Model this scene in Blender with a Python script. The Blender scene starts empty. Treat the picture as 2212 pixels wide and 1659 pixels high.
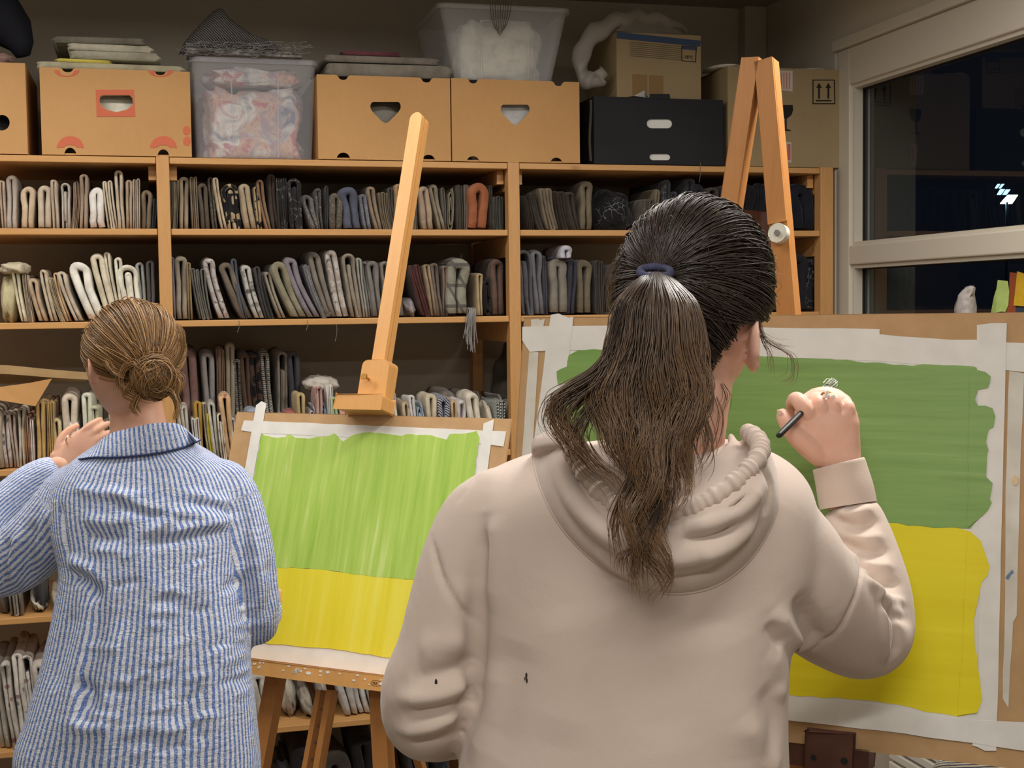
import bpy, bmesh, math, random
import numpy as np
from mathutils import Vector, Matrix
from mathutils.bvhtree import BVHTree

random.seed(7)
RNG = np.random.default_rng(7)
SC = bpy.context.scene
COL = SC.collection

# ------------------------------------------------------------------ camera
W, H, F = 2212.0, 1659.0, 2900.0          # the photograph's frame and focal length in pixels
CAM = np.array([0.0, 0.0, 1.57])
PPX, PPY = W / 2, H / 2


def _n(v):
    v = np.asarray(v, float)
    return v / np.linalg.norm(v)


VPY = (330.0, 675.0)                      # vanishing point of the room's depth
SLOPE = -0.0125                           # slight roll of the camera
_u = 10898.0
VPX = (PPX + _u, VPY[1] + SLOPE * (PPX + _u - VPY[0]))
_vy = _n(((VPY[0] - PPX) / F, (VPY[1] - PPY) / F, 1.0))
_vx = np.array(((VPX[0] - PPX) / F, (VPX[1] - PPY) / F, 1.0))
_vx = _n(_vx - _vy * np.dot(_vx, _vy))
_vz = np.cross(_vx, _vy)
RWC = np.array([_vx, _vy, _vz])           # world = RWC @ camera (x right, y down, z forward)

cam_data = bpy.data.cameras.new('camera')
cam_data.sensor_width = 36.0
cam_data.lens = 36.0 * F / W
cam_data.clip_start = 0.05
cam_data.clip_end = 300
cam = bpy.data.objects.new('camera', cam_data)
COL.objects.link(cam)
_m = Matrix.Identity(4)
_right, _down, _fwd = RWC[:, 0], RWC[:, 1], RWC[:, 2]
for _i in range(3):
    _m[_i][0], _m[_i][1], _m[_i][2], _m[_i][3] = _right[_i], -_down[_i], -_fwd[_i], CAM[_i]
cam.matrix_world = _m
SC.camera = cam

# ------------------------------------------------------------------ world, light, exposure
SC.view_settings.view_transform = 'Standard'
SC.view_settings.look = 'None'
SC.view_settings.gamma = 1.0
SC.view_settings.exposure = 1.45
SC.view_settings.use_curve_mapping = False
SC.cycles.use_adaptive_sampling = True
SC.cycles.adaptive_threshold = 0.025
SC.cycles.max_bounces = 7
SC.cycles.diffuse_bounces = 3
SC.cycles.glossy_bounces = 3
SC.cycles.transmission_bounces = 4
SC.cycles.transparent_max_bounces = 10
world = bpy.data.worlds.new('night_sky')
SC.world = world
world.use_nodes = True
world.node_tree.nodes['Background'].inputs[0].default_value = (0.006, 0.008, 0.013, 1)
world.node_tree.nodes['Background'].inputs[1].default_value = 0.2

# ceiling luminaires of the studio: (x, y, length along x, power in watts)
CEIL = 2.64
LAMPS = [(-0.9, 3.1, 1.2, 6.8), (0.5, 3.1, 1.2, 3.4), (1.55, 2.0, 0.9, 13.5), (-0.15, 2.2, 0.9, 3.1), (-0.3, -0.7, 1.2, 13.5), (0.30, 0.60, 1.2, 5.2)]
LAMP_COL = (1.0, 0.955, 0.90)
LAMP_SPREAD = math.radians(180)
LAMP_Z = 2.57


# ------------------------------------------------------------------ pixel helpers
def ray(px, py):
    return RWC @ np.array([(px - PPX) / F, (py - PPY) / F, 1.0])


def at(px, py, depth):
    return CAM + ray(px, py) * depth


def on_plane(px, py, p0, n):
    r = ray(px, py)
    t = np.dot(np.asarray(p0) - CAM, n) / np.dot(r, n)
    return CAM + r * t


def on_y(px, py, y):
    return on_plane(px, py, (0, y, 0), np.array([0, 1.0, 0]))


def on_x(px, py, x):
    return on_plane(px, py, (x, 0, 0), np.array([1.0, 0, 0]))


def on_z(px, py, z):
    return on_plane(px, py, (0, 0, z), np.array([0, 0, 1.0]))


# ------------------------------------------------------------------ object helpers
def tag(o, label=None, cat=None, group=None, kind=None):
    if label:
        o['label'] = label
    if cat:
        o['category'] = cat
    if group:
        o['group'] = group
    if kind:
        o['kind'] = kind
    return o


def empty(name, loc=(0, 0, 0), rz=0.0, mat=None):
    o = bpy.data.objects.new(name, None)
    o.empty_display_size = 0.1
    COL.objects.link(o)
    if mat is not None:
        o.matrix_world = mat
    else:
        o.location = loc
        o.rotation_euler = (0, 0, rz)
    bpy.context.view_layer.update()
    return o


def link(name, me, mat=None, parent=None, smooth=False, world=True):
    """one mesh object; world=True: coordinates are in world space and stay there under the parent"""
    o = bpy.data.objects.new(name, me)
    COL.objects.link(o)
    if mat is not None:
        me.materials.clear()
        me.materials.append(mat)
    if smooth:
        me.polygons.foreach_set('use_smooth', np.ones(len(me.polygons), bool))
    if parent is not None:
        o.parent = parent
        if world:
            o.matrix_parent_inverse = WORLDM(parent).inverted()
    return o


def WORLDM(o):
    m = o.matrix_local.copy() if o.parent is None else None
    if m is not None:
        return m
    return WORLDM(o.parent) @ o.matrix_parent_inverse @ o.matrix_basis


def mesh(name, verts, faces, mat=None, parent=None, smooth=False, world=True):
    me = bpy.data.meshes.new(name)
    me.from_pydata([tuple(v) for v in verts], [], [tuple(f) for f in faces])
    me.update()
    return link(name, me, mat, parent, smooth, world)


class MB:
    """collects shapes into one mesh"""

    def __init__(self):
        self.v, self.f = [], []

    def add(self, v, f):
        k = len(self.v)
        self.v += [tuple(map(float, p)) for p in v]
        self.f += [tuple(i + k for i in q) for q in f]
        return self

    def box(self, lo, hi, M=None):
        x0, y0, z0 = lo
        x1, y1, z1 = hi
        v = [(x0, y0, z0), (x1, y0, z0), (x1, y1, z0), (x0, y1, z0), (x0, y0, z1), (x1, y0, z1), (x1, y1, z1), (x0, y1, z1)]
        if M is not None:
            v = [tuple(M @ Vector(p)) for p in v]
        return self.add(v, [(0, 3, 2, 1), (4, 5, 6, 7), (0, 1, 5, 4), (1, 2, 6, 5), (2, 3, 7, 6), (3, 0, 4, 7)])

    def prism(self, poly, d0, d1, fn):
        """closed 2D outline extruded between d0 and d1; fn(a, b, d) -> world"""
        n = len(poly)
        v = [fn(a, b, d0) for a, b in poly] + [fn(a, b, d1) for a, b in poly]
        f = [tuple(range(n)), tuple(range(2 * n - 1, n - 1, -1))]
        f += [(i, n + i, n + (i + 1) % n, (i + 1) % n) for i in range(n)]
        return self.add(v, f)

    def tube(self, pts, rad, n=8, cap=True):
        pts = np.asarray(pts, float)
        rad = np.broadcast_to(np.asarray(rad, float), (len(pts),))
        rings = tube_rings(pts, rad, n)
        return self.loft(rings, cap)

    def loft(self, rings, cap=True):
        m, n = len(rings), len(rings[0])
        v = [p for r in rings for p in r]
        f = []
        for i in range(m - 1):
            for j in range(n):
                f.append((i * n + j, i * n + (j + 1) % n, (i + 1) * n + (j + 1) % n, (i + 1) * n + j))
        if cap:
            f.append(tuple(range(n - 1, -1, -1)))
            f.append(tuple((m - 1) * n + j for j in range(n)))
        return self.add(v, f)

    def build(self, name, mat=None, parent=None, smooth=False, world=True, bevel=0.0, seg=2):
        o = mesh(name, self.v, self.f, mat, parent, smooth, world)
        if bevel > 0:
            b = o.modifiers.new('bevel', 'BEVEL')
            b.width = bevel
            b.segments = seg
            b.limit_method = 'ANGLE'
            b.angle_limit = math.radians(40)
            b.harden_normals = False
        return o


def tube_rings(pts, rad, n=8, flat=1.0, ref=None):
    pts = np.asarray(pts, float)
    T = np.gradient(pts, axis=0)
    T /= np.linalg.norm(T, axis=1)[:, None] + 1e-12
    a = np.array([0, 0, 1.0]) if ref is None else np.asarray(ref, float)
    if abs(np.dot(a, T[0])) > 0.95:
        a = np.array([1.0, 0, 0])
    U = a - T[0] * np.dot(a, T[0])
    U /= np.linalg.norm(U)
    rings = []
    th = np.linspace(0, 2 * np.pi, n, endpoint=False)
    for p, t, r in zip(pts, T, rad):
        U = U - t * np.dot(U, t)
        U /= np.linalg.norm(U)
        V = np.cross(t, U)
        rings.append([p + (U * math.cos(q) * flat + V * math.sin(q)) * r for q in th])
    return rings


def catmull(pts, k=8):
    P = np.asarray(pts, float)
    P = np.vstack([2 * P[0] - P[1], P, 2 * P[-1] - P[-2]])
    out = []
    for i in range(1, len(P) - 2):
        p0, p1, p2, p3 = P[i - 1], P[i], P[i + 1], P[i + 2]
        for t in np.linspace(0, 1, k, endpoint=False):
            out.append(0.5 * ((2 * p1) + (-p0 + p2) * t + (2 * p0 - 5 * p1 + 4 * p2 - p3) * t * t + (-p0 + 3 * p1 - 3 * p2 + p3) * t ** 3))
    out.append(P[-2])
    return np.array(out)


def rounded_rect(a0, b0, a1, b1, r, k=5):
    out = []
    for (cx, cy, s) in ((a1 - r, b1 - r, 0), (a0 + r, b1 - r, 90), (a0 + r, b0 + r, 180), (a1 - r, b0 + r, 270)):
        for i in range(k):
            t = math.radians(s + 90 * i / (k - 1))
            out.append((cx + r * math.cos(t), cy + r * math.sin(t)))
    return out


def frame(origin, right, up):
    """local frame (right, up, normal towards the viewer) as a function and a matrix"""
    r, u = _n(right), _n(up)
    nrm = np.cross(r, u)
    o = np.asarray(origin, float)

    def fn(a, b, d=0.0):
        return o + r * a + u * b + nrm * d
    fn.o, fn.r, fn.u, fn.n = o, r, u, nrm

    def inv(px, py, d=0.0):
        p = on_plane(px, py, o + nrm * d, nrm) - o
        return float(np.dot(p, r)), float(np.dot(p, u))
    fn.px = inv
    return fn


def cap_fan(loop):
    return list(loop)


# ------------------------------------------------------------------ materials
def srgb(c):
    if isinstance(c, str):
        c = tuple(int(c[i:i + 2], 16) for i in (0, 2, 4))
    return tuple(((x / 255.0) / 12.92 if x / 255.0 <= 0.04045 else ((x / 255.0 + 0.055) / 1.055) ** 2.4) for x in c) + (1.0,)


class NT:
    def __init__(self, name, rough=0.6, spec=0.3):
        self.m = bpy.data.materials.new(name)
        self.m.use_nodes = True
        self.t = self.m.node_tree
        self.b = self.t.nodes['Principled BSDF']
        self.b.inputs['Roughness'].default_value = rough
        self.b.inputs['Specular IOR Level'].default_value = spec
        self.out = self.t.nodes['Material Output']

    def node(self, t, **kw):
        n = self.t.nodes.new(t)
        for k, v in kw.items():
            setattr(n, k, v)
        return n

    def put(self, socket, v):
        if hasattr(v, 'is_linked') or isinstance(v, bpy.types.NodeSocket):
            self.t.links.new(v, socket)
        else:
            socket.default_value = v

    def coord(self, which='Object', scale=(1, 1, 1), rot=(0, 0, 0), loc=(0, 0, 0)):
        c = self.node('ShaderNodeTexCoord')
        m = self.node('ShaderNodeMapping')
        m.inputs['Scale'].default_value = scale
        m.inputs['Rotation'].default_value = rot
        m.inputs['Location'].default_value = loc
        self.put(m.inputs['Vector'], c.outputs[which])
        return m.outputs[0]

    def noise(self, vec, scale=5, detail=3, rough=0.5, dist=0.0):
        n = self.node('ShaderNodeTexNoise')
        self.put(n.inputs['Vector'], vec)
        n.inputs['Scale'].default_value = scale
        n.inputs['Detail'].default_value = detail
        n.inputs['Roughness'].default_value = rough
        n.inputs['Distortion'].default_value = dist
        return n.outputs['Fac']

    def voronoi(self, vec, scale=5, feature='F1', out='Distance', rnd=1.0):
        n = self.node('ShaderNodeTexVoronoi', feature=feature)
        self.put(n.inputs['Vector'], vec)
        n.inputs['Scale'].default_value = scale
        n.inputs['Randomness'].default_value = rnd
        return n.outputs[out]

    def wave(self, vec, scale=5, dist=0.0, direction='X', detail=2, dscale=1.0):
        n = self.node('ShaderNodeTexWave', bands_direction=direction)
        self.put(n.inputs['Vector'], vec)
        n.inputs['Scale'].default_value = scale
        n.inputs['Distortion'].default_value = dist
        n.inputs['Detail'].default_value = detail
        n.inputs['Detail Scale'].default_value = dscale
        return n.outputs['Fac']

    def ramp(self, fac, stops, interp='LINEAR'):
        n = self.node('ShaderNodeValToRGB')
        n.color_ramp.interpolation = interp
        el = n.color_ramp.elements
        while len(el) < len(stops):
            el.new(0.5)
        for e, (p, c) in zip(el, stops):
            e.position = p
            e.color = c if len(c) == 4 else tuple(c) + (1,)
        self.put(n.inputs['Fac'], fac)
        return n.outputs['Color']

    def mix(self, fac, a, b, blend='MIX'):
        n = self.node('ShaderNodeMix', data_type='RGBA', blend_type=blend)
        self.put(n.inputs[0], fac)
        self.put(n.inputs[6], a)
        self.put(n.inputs[7], b)
        return n.outputs[2]

    def math(self, op, a, b=0.0, c=None):
        n = self.node('ShaderNodeMath', operation=op)
        self.put(n.inputs[0], a)
        self.put(n.inputs[1], b)
        if c is not None:
            self.put(n.inputs[2], c)
        return n.outputs[0]

    def bump(self, h, strength=0.3, dist=0.002, chain=None):
        n = self.node('ShaderNodeBump')
        n.inputs['Strength'].default_value = strength
        n.inputs['Distance'].default_value = dist
        self.put(n.inputs['Height'], h)
        if chain is not None:
            self.put(n.inputs['Normal'], chain)
        self.put(self.b.inputs['Normal'], n.outputs[0])
        return n.outputs[0]

    def base(self, v):
        self.put(self.b.inputs['Base Color'], v)
        return self

    def attr(self, name, out='Fac'):
        n = self.node('ShaderNodeAttribute', attribute_name=name)
        return n.outputs[out]

    def objcolor(self):
        return self.node('ShaderNodeObjectInfo').outputs['Color']

    def objrandom(self):
        return self.node('ShaderNodeObjectInfo').outputs['Random']


def plain(name, c, rough=0.6, spec=0.3, metal=0.0):
    t = NT(name, rough, spec)
    t.base(srgb(c))
    t.b.inputs['Metallic'].default_value = metal
    return t.m


def mottled(name, c1, c2, scale=8, rough=0.6, spec=0.3, detail=4, bump=0.0, stretch=(1, 1, 1), lo=0.35, hi=0.65):
    t = NT(name, rough, spec)
    v = t.coord('Object', stretch)
    n = t.noise(v, scale, detail)
    t.base(t.ramp(n, [(lo, srgb(c1)), (hi, srgb(c2))]))
    if bump:
        t.bump(t.noise(v, scale * 12, 3), bump, 0.001)
    return t.m


def wood(name, c1, c2, knot, axis='X', rough=0.45, ring=9.0):
    """pine or beech: long stretched grain along one axis with a few knots"""
    t = NT(name, rough, 0.35)
    st = {'X': (0.6, 9, 9), 'Y': (9, 0.6, 9), 'Z': (9, 9, 0.6)}[axis]
    v = t.coord('Object', st)
    g = t.noise(v, ring * 0.5, 5, 0.6, 0.6)
    col = t.ramp(g, [(0.25, srgb(c1)), (0.5, srgb(c2)), (0.75, srgb(c1))])
    fine = t.noise(t.coord('Object', tuple(s * 6 for s in st)), ring, 3)
    col = t.mix(t.math('MULTIPLY', fine, 0.25), col, srgb(knot))
    k = t.voronoi(t.coord('Object', tuple(1.0 if s < 1 else 2.2 for s in st)), 3.2)
    kn = t.ramp(k, [(0.0, (1, 1, 1)), (0.05, (0.8, 0.8, 0.8)), (0.085, (0, 0, 0))])
    col = t.mix(t.math('MULTIPLY', kn, 0.6), col, srgb(knot))
    t.base(col)
    t.bump(g, 0.12, 0.0006)
    return t.m


M = {}
M['pine'] = wood('pine_shelf', (206, 152, 92), (214, 164, 104), (132, 82, 42), 'X')
M['pine_post'] = wood('pine_post', (200, 148, 90), (212, 162, 104), (126, 78, 40), 'Z')
M['beech'] = wood('easel_beech', (214, 158, 92), (222, 168, 102), (170, 112, 58), 'Y', 0.38)
M['oak_easel'] = wood('easel_stained', (182, 122, 64), (194, 134, 74), (116, 70, 34), 'Y', 0.42)
M['brown_wood'] = mottled('dark_brown_wood', (74, 44, 34), (92, 58, 44), 14, 0.5)
M['wall'] = mottled('painted_wall', (196, 188, 172), (202, 194, 178), 3, 0.8, 0.2, bump=0.05)
M['ceiling'] = mottled('painted_ceiling', (172, 164, 150), (178, 170, 156), 2, 0.85, 0.15)
M['floor'] = mottled('linoleum_floor', (120, 112, 102), (136, 128, 116), 5, 0.5)
M['white_frame'] = plain('white_window_frame', (206, 198, 182), 0.45, 0.4)
M['gasket'] = plain('dark_gasket', (34, 34, 36), 0.6)
M['mdf'] = mottled('hardboard', (184, 148, 106), (192, 156, 114), 30, 0.7, 0.2)
M['tape'] = mottled('masking_tape', (222, 220, 214), (230, 228, 222), 25, 0.75, 0.2)
M['oldtape'] = mottled('old_masking_tape', (205, 200, 188), (222, 218, 208), 18, 0.75, 0.2)
M['paper'] = mottled('drawing_paper', (226, 224, 218), (232, 230, 225), 10, 0.85, 0.1)
M['brass'] = plain('brass', (196, 152, 84), 0.3, 0.5, 1.0)
M['steel'] = plain('steel', (170, 168, 164), 0.35, 0.5, 1.0)
M['black_plastic'] = plain('black_plastic', (30, 29, 30), 0.45)
M['white_plastic'] = plain('white_plastic', (224, 222, 206), 0.5)
M['radiator'] = plain('radiator_enamel', (222, 218, 206), 0.4, 0.4)
M['black_ink'] = plain('printed_black', (36, 32, 28), 0.8)
M['red_ink'] = plain('printed_red', (206, 110, 82), 0.8)
M['blue_ink'] = plain('printed_blue', (58, 74, 104), 0.6)
M['pink_ink'] = plain('printed_pink_text', (196, 120, 112), 0.8)
M['label_paper'] = plain('label_paper', (205, 190, 178), 0.8)


def cardboard(name, c1, c2, rough=0.85):
    t = NT(name, rough, 0.15)
    v = t.coord('Object', (1, 1, 1))
    n = t.noise(v, 60, 4, 0.6)
    n2 = t.noise(v, 4, 3)
    col = t.ramp(n2, [(0.3, srgb(c1)), (0.7, srgb(c2))])
    col = t.mix(t.math('MULTIPLY', n, 0.18), col, srgb(tuple(int(x * 0.78) for x in c1)))
    t.base(col)
    w = t.wave(t.coord('Object', (1, 1, 1)), 75, 0.2, 'X')
    t.bump(w, 0.08, 0.0006)
    return t.m


M['card'] = cardboard('cardboard_tan', (196, 150, 98), (204, 158, 106))
M['card_dark'] = cardboard('cardboard_brown', (158, 138, 104), (166, 146, 112))
M['card_black'] = cardboard('cardboard_black', (36, 37, 40), (42, 43, 46), 0.6)
M['card_edge'] = plain('cardboard_cut_edge', (150, 108, 66), 0.9)


def fabric(name, pattern=None):
    """woven cloth whose colour is the object's own colour"""
    t = NT(name, 0.88, 0.12)
    v = t.coord('Object')
    c = t.objcolor()
    rnd = t.objrandom()
    n = t.noise(v, 22, 4)
    dark = t.mix(1.0, c, (0.72, 0.70, 0.68, 1), 'MULTIPLY')
    col = t.mix(t.ramp(n, [(0.4, (0, 0, 0)), (0.7, (1, 1, 1))]), c, dark)
    off = t.node('ShaderNodeVectorMath', operation='ADD')
    t.put(off.inputs[0], v)
    cmb = t.node('ShaderNodeCombineXYZ')
    t.put(cmb.inputs[0], t.math('MULTIPLY', rnd, 9.0))
    t.put(cmb.inputs[2], t.math('MULTIPLY', rnd, 5.0))
    t.put(off.inputs[1], cmb.outputs[0])
    pv = off.outputs[0]
    if pattern == 'blotch':
        f = t.ramp(t.noise(pv, 26, 3, 0.6, 1.5), [(0.47, (0, 0, 0)), (0.53, (1, 1, 1))])
        col = t.mix(f, col, t.mix(0.6, c, (0.62, 0.60, 0.57, 1)))
        f2 = t.ramp(t.noise(pv, 17, 2, 0.5, 2.0), [(0.60, (0, 0, 0)), (0.64, (1, 1, 1))])
        col = t.mix(f2, col, t.mix(0.7, c, (0.05, 0.045, 0.045, 1)))
    elif pattern == 'leaf':
        f = t.ramp(t.noise(pv, 30, 1, 0.4, 1.2), [(0.50, (0, 0, 0)), (0.52, (1, 1, 1))])
        col = t.mix(f, col, (0.018, 0.017, 0.02, 1))
    elif pattern == 'floral':
        d = t.voronoi(pv, 34)
        f = t.ramp(d, [(0.0, (1, 1, 1)), (0.22, (1, 1, 1)), (0.27, (0, 0, 0))])
        cc = t.voronoi(pv, 34, out='Color')
        hue = t.mix(cc, (0.36, 0.035, 0.03, 1), (0.10, 0.14, 0.20, 1))
        col = t.mix(t.math('MULTIPLY', f, 0.75), col, hue)
    elif pattern == 'lines':
        dv = t.node('ShaderNodeVectorMath', operation='ADD')
        t.put(dv.inputs[0], pv)
        nz = t.node('ShaderNodeTexNoise')
        t.put(nz.inputs['Vector'], pv)
        nz.inputs['Scale'].default_value = 40
        sc2 = t.node('ShaderNodeVectorMath', operation='SCALE')
        t.put(sc2.inputs[0], nz.outputs['Color'])
        sc2.inputs['Scale'].default_value = .03
        t.put(dv.inputs[1], sc2.outputs[0])
        w = t.voronoi(dv.outputs[0], 38, 'DISTANCE_TO_EDGE')
        n3 = t.noise(pv, 12, 2)
        f = t.ramp(w, [(0.0, (1, 1, 1)), (0.022, (0.5, 0.5, 0.5)), (0.035, (0, 0, 0))])
        f = t.math('MULTIPLY', f, t.ramp(n3, [(0.45, (0, 0, 0)), (0.6, (1, 1, 1))]))
        col = t.mix(f, col, (0.30, 0.30, 0.31, 1))
    elif pattern == 'stripe':
        w = t.wave(pv, 70, 1.0, 'DIAGONAL', 2, 2.0)
        f = t.ramp(w, [(0.45, (0, 0, 0)), (0.55, (1, 1, 1))])
        col = t.mix(f, col, (0.035, 0.04, 0.055, 1))
    elif pattern == 'zebra':
        w = t.wave(pv, 52, 5.0, 'Z', 2, 3.0)
        f = t.ramp(w, [(0.62, (0, 0, 0)), (0.70, (1, 1, 1))])
        col = t.mix(f, col, (0.035, 0.033, 0.033, 1))
    elif pattern == 'plaid':
        a = t.ramp(t.wave(t.coord('Object', (1, 1, 1), (0, 0.5, 0)), 7.0, 0.0, 'X'), [(0.90, (0, 0, 0)), (0.93, (1, 1, 1))])
        b = t.ramp(t.wave(v, 5.0, 0.0, 'Z'), [(0.92, (0, 0, 0)), (0.95, (1, 1, 1))])
        f = t.math('MAXIMUM', a, b)
        col = t.mix(t.math('MULTIPLY', f, 0.7), col, (0.055, 0.055, 0.06, 1))
    elif pattern == 'speckle':
        f = t.ramp(t.noise(pv, 260, 2), [(0.58, (0, 0, 0)), (0.66, (1, 1, 1))])
        col = t.mix(f, col, (0.34, 0.32, 0.28, 1))
    t.base(col)
    b1 = t.bump(t.noise(v, 700, 2), 0.25, 0.0006)
    t.bump(t.noise(v, 38, 4, 0.6, 0.8), 0.55, 0.006, b1)
    t.b.inputs['Sheen Weight'].default_value = 0.15
    return t.m


for _p in (None, 'blotch', 'leaf', 'floral', 'lines', 'stripe', 'zebra', 'plaid', 'speckle'):
    M['fab_' + (_p or 'plain')] = fabric('woven_cloth_' + (_p or 'plain'), _p)
# ------------------------------------------------------------------ the room
XR, YB, XL, YF = 2.16, 4.54, -2.9, -2.6         # right wall, back wall, left wall, wall behind the camera


def struct(name, mb, mat, **kw):
    return tag(mb.build(name, mat, **kw), kind='structure')


struct('floor', MB().box((XL - .1, YF - .1, -0.1), (XR + .25, YB + .1, 0)), M['floor'])
struct('ceiling', MB().box((XL - .1, YF - .1, CEIL), (XR + .25, YB + .1, CEIL + .1)), M['ceiling'])
struct('wall_back', MB().box((XL - .1, YB, 0), (XR + .25, YB + .1, CEIL)), M['wall'])
struct('wall_left', MB().box((XL - .1, YF, 0), (XL, YB, CEIL)), M['wall'])
struct('wall_front', MB().box((XL - .1, YF - .1, 0), (XR + .25, YF, CEIL)), M['wall'])
# right wall with the window opening
WY0, WY1, WZ0, WZ1 = 0.6, 3.985, 0.92, 2.385
struct('wall_right', MB().box((XR, YF, 0), (XR + .24, YB, WZ0)).box((XR, YF, WZ1), (XR + .24, YB, CEIL))
       .box((XR, WY1, WZ0), (XR + .24, YB, WZ1)).box((XR, YF, WZ0), (XR + .24, WY0, WZ1)), M['wall'])
# boxed-in pipe in the corner and the coved strip over the window
struct('trim_1', MB().box((XR - 0.085, YB - 0.055, 0), (XR, YB, CEIL)), M['wall'], bevel=0.004)
struct('trim_2', MB().box((XR - 0.014, WY0 - .1, WZ1), (XR, WY1 + .0, WZ1 + 0.035)), M['white_frame'], bevel=0.004)

# window: frame members, two glazed lights one above the other, dark gaskets
win = tag(empty('window_1', (XR, (WY0 + WY1) / 2, WZ0)), kind='structure')
FX0, FX1 = XR + 0.005, XR + 0.075               # frame depth
GX = XR + 0.05
GY1, GY0 = 3.889, 0.70
Z_UP = (1.768, 2.256)
Z_LO = (1.02, 1.683)
fr = MB()
fr.box((FX0, GY1 + 0.012, WZ0), (FX1, WY1, WZ1))                # jamb near the shelf
fr.box((FX0, WY0, WZ0), (FX1, GY0, WZ1))
fr.box((FX0, GY0, Z_UP[1] + .012), (FX1, GY1 + .012, WZ1))      # head
fr.box((FX0, GY0, Z_LO[1] + .012), (FX1, GY1 + .012, Z_UP[0] - .012))   # transom
fr.box((FX0, GY0, WZ0), (FX1, GY1 + .012, Z_LO[0] - .012))      # bottom rail
fr.build('frame', M['white_frame'], win, bevel=0.004)
for (z0, z1) in (Z_UP, Z_LO):
    s = MB()
    e = 0.012
    s.box((FX0 + 0.012, GY1, z0 - e), (FX1 - .004, GY1 + e, z1 + e))
    s.box((FX0 + 0.012, GY0 - e, z0 - e), (FX1 - .004, GY0, z1 + e))
    s.box((FX0 + 0.012, GY0, z1), (FX1 - .004, GY1, z1 + e))
    s.box((FX0 + 0.012, GY0, z0 - e), (FX1 - .004, GY1, z0))
    sash = s.build('sash_bead', M['white_frame'], win)
    g = MB()
    q = 0.004
    g.box((GX - .004, GY1 - q, z0), (GX + .012, GY1, z1)).box((GX - .004, GY0, z0), (GX + .012, GY0 + q, z1))
    g.box((GX - .004, GY0, z1 - q), (GX + .012, GY1, z1)).box((GX - .004, GY0, z0), (GX + .012, GY1, z0 + q))
    g.build('gasket', M['gasket'], sash)
_t = NT('window_glass', 0.02)
_fr = _t.node('ShaderNodeFresnel')
_fr.inputs[0].default_value = 1.5
_tr = _t.node('ShaderNodeBsdfTransparent')
_tr.inputs[0].default_value = (0.86, 0.89, 0.90, 1)
_gl = _t.node('ShaderNodeBsdfGlossy')
_gl.inputs['Roughness'].default_value = 0.012
_mx = _t.node('ShaderNodeMixShader')
_geo = _t.node('ShaderNodeNewGeometry')
_t.put(_mx.inputs[0], _t.math('MULTIPLY', _fr.outputs[0], _t.math('SUBTRACT', 1.0, _geo.outputs['Backfacing'])))
_t.put(_mx.inputs[1], _tr.outputs[0])
_t.put(_mx.inputs[2], _gl.outputs[0])
_t.put(_t.out.inputs['Surface'], _mx.outputs[0])
M['glass'] = _t.m
for (z0, z1) in (Z_UP, Z_LO):
    MB().box((GX, GY0 + .001, z0 + .001), (GX + .004, GY1 - .001, z1 - .001)).build('pane', M['glass'], win)
# the jamb grooves seen through the glass (outer reveal of the wall)
struct('trim_3', MB().box((XR + .075, GY1 + .006, WZ0), (XR + .24, WY1, WZ1)), plain('outer_reveal', (92, 90, 86), .8))
struct('window_sill', MB().box((XR - .16, WY0 - .05, WZ0 - .035), (XR + .02, WY1 - .02, WZ0)), M['white_frame'], bevel=0.006)

# ceiling luminaires: housing, louvre and the lamp under it
for i, (lx, ly, ll, pw) in enumerate(LAMPS):
    where = ['over the left end of shelves', 'over the middle of shelves', 'beside the window', 'between the two painters', 'behind the painters', 'above the hooded painter'][i]
    t = tag(empty('ceiling_lamp', (lx, ly, CEIL)), 'long white ceiling lamp %s' % where, 'lamp', 'ceiling lamps')
    MB().box((lx - ll / 2 - .02, ly - .10, LAMP_Z + .02), (lx + ll / 2 + .02, ly + .10, LAMP_Z + .055)).build('housing', M['white_frame'], t, bevel=.005)
    for s in (-1, 1):
        MB().tube([(lx + s * ll * .35, ly, LAMP_Z + .055), (lx + s * ll * .35, ly, CEIL)], .006).build('rod', M['steel'], t)
        MB().box((lx - ll / 2 - .02, ly + s * .10 - .004, LAMP_Z + .004), (lx + ll / 2 + .02, ly + s * .10 + .004, LAMP_Z + .02)).build('side_reflector', M['white_frame'], t)
    ld = bpy.data.lights.new('lamp_tube', 'AREA')
    ld.shape = 'RECTANGLE'
    ld.size, ld.size_y = ll, 0.16
    ld.energy = pw
    ld.color = LAMP_COL
    ld.spread = LAMP_SPREAD
    lo = bpy.data.objects.new('lamp_tube', ld)
    COL.objects.link(lo)
    lo.parent = t
    lo.matrix_parent_inverse = WORLDM(t).inverted()
    lo.location = (lx, ly, LAMP_Z + .012)

# ------------------------------------------------------------------ outside: a floodlight mast in the dark
_t = NT('floodlight_glow')
_em = _t.node('ShaderNodeEmission')
_em.inputs[0].default_value = (0.62, 0.86, 1.0, 1)
_em.inputs[1].default_value = 14.0
_t.put(_t.out.inputs['Surface'], _em.outputs[0])
M['flood'] = _t.m
_t = NT('floodlight_dim')
_em = _t.node('ShaderNodeEmission')
_em.inputs[0].default_value = (0.25, 0.6, 1.0, 1)
_em.inputs[1].default_value = 1.6
_t.put(_t.out.inputs['Surface'], _em.outputs[0])
M['flood_dim'] = _t.m
FD = 30.0
_base = at(2172, 700, FD)
mast = tag(empty('floodlight_mast', (_base[0], _base[1], 0)), 'bright bluish floodlights on a thin mast outside the dark window', 'floodlight')
MB().tube([(_base[0], _base[1], -3.0), at(2175, 436, FD)], .03).build('pole', plain('galvanised_pole', (120, 150, 150), .6), mast)


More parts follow.
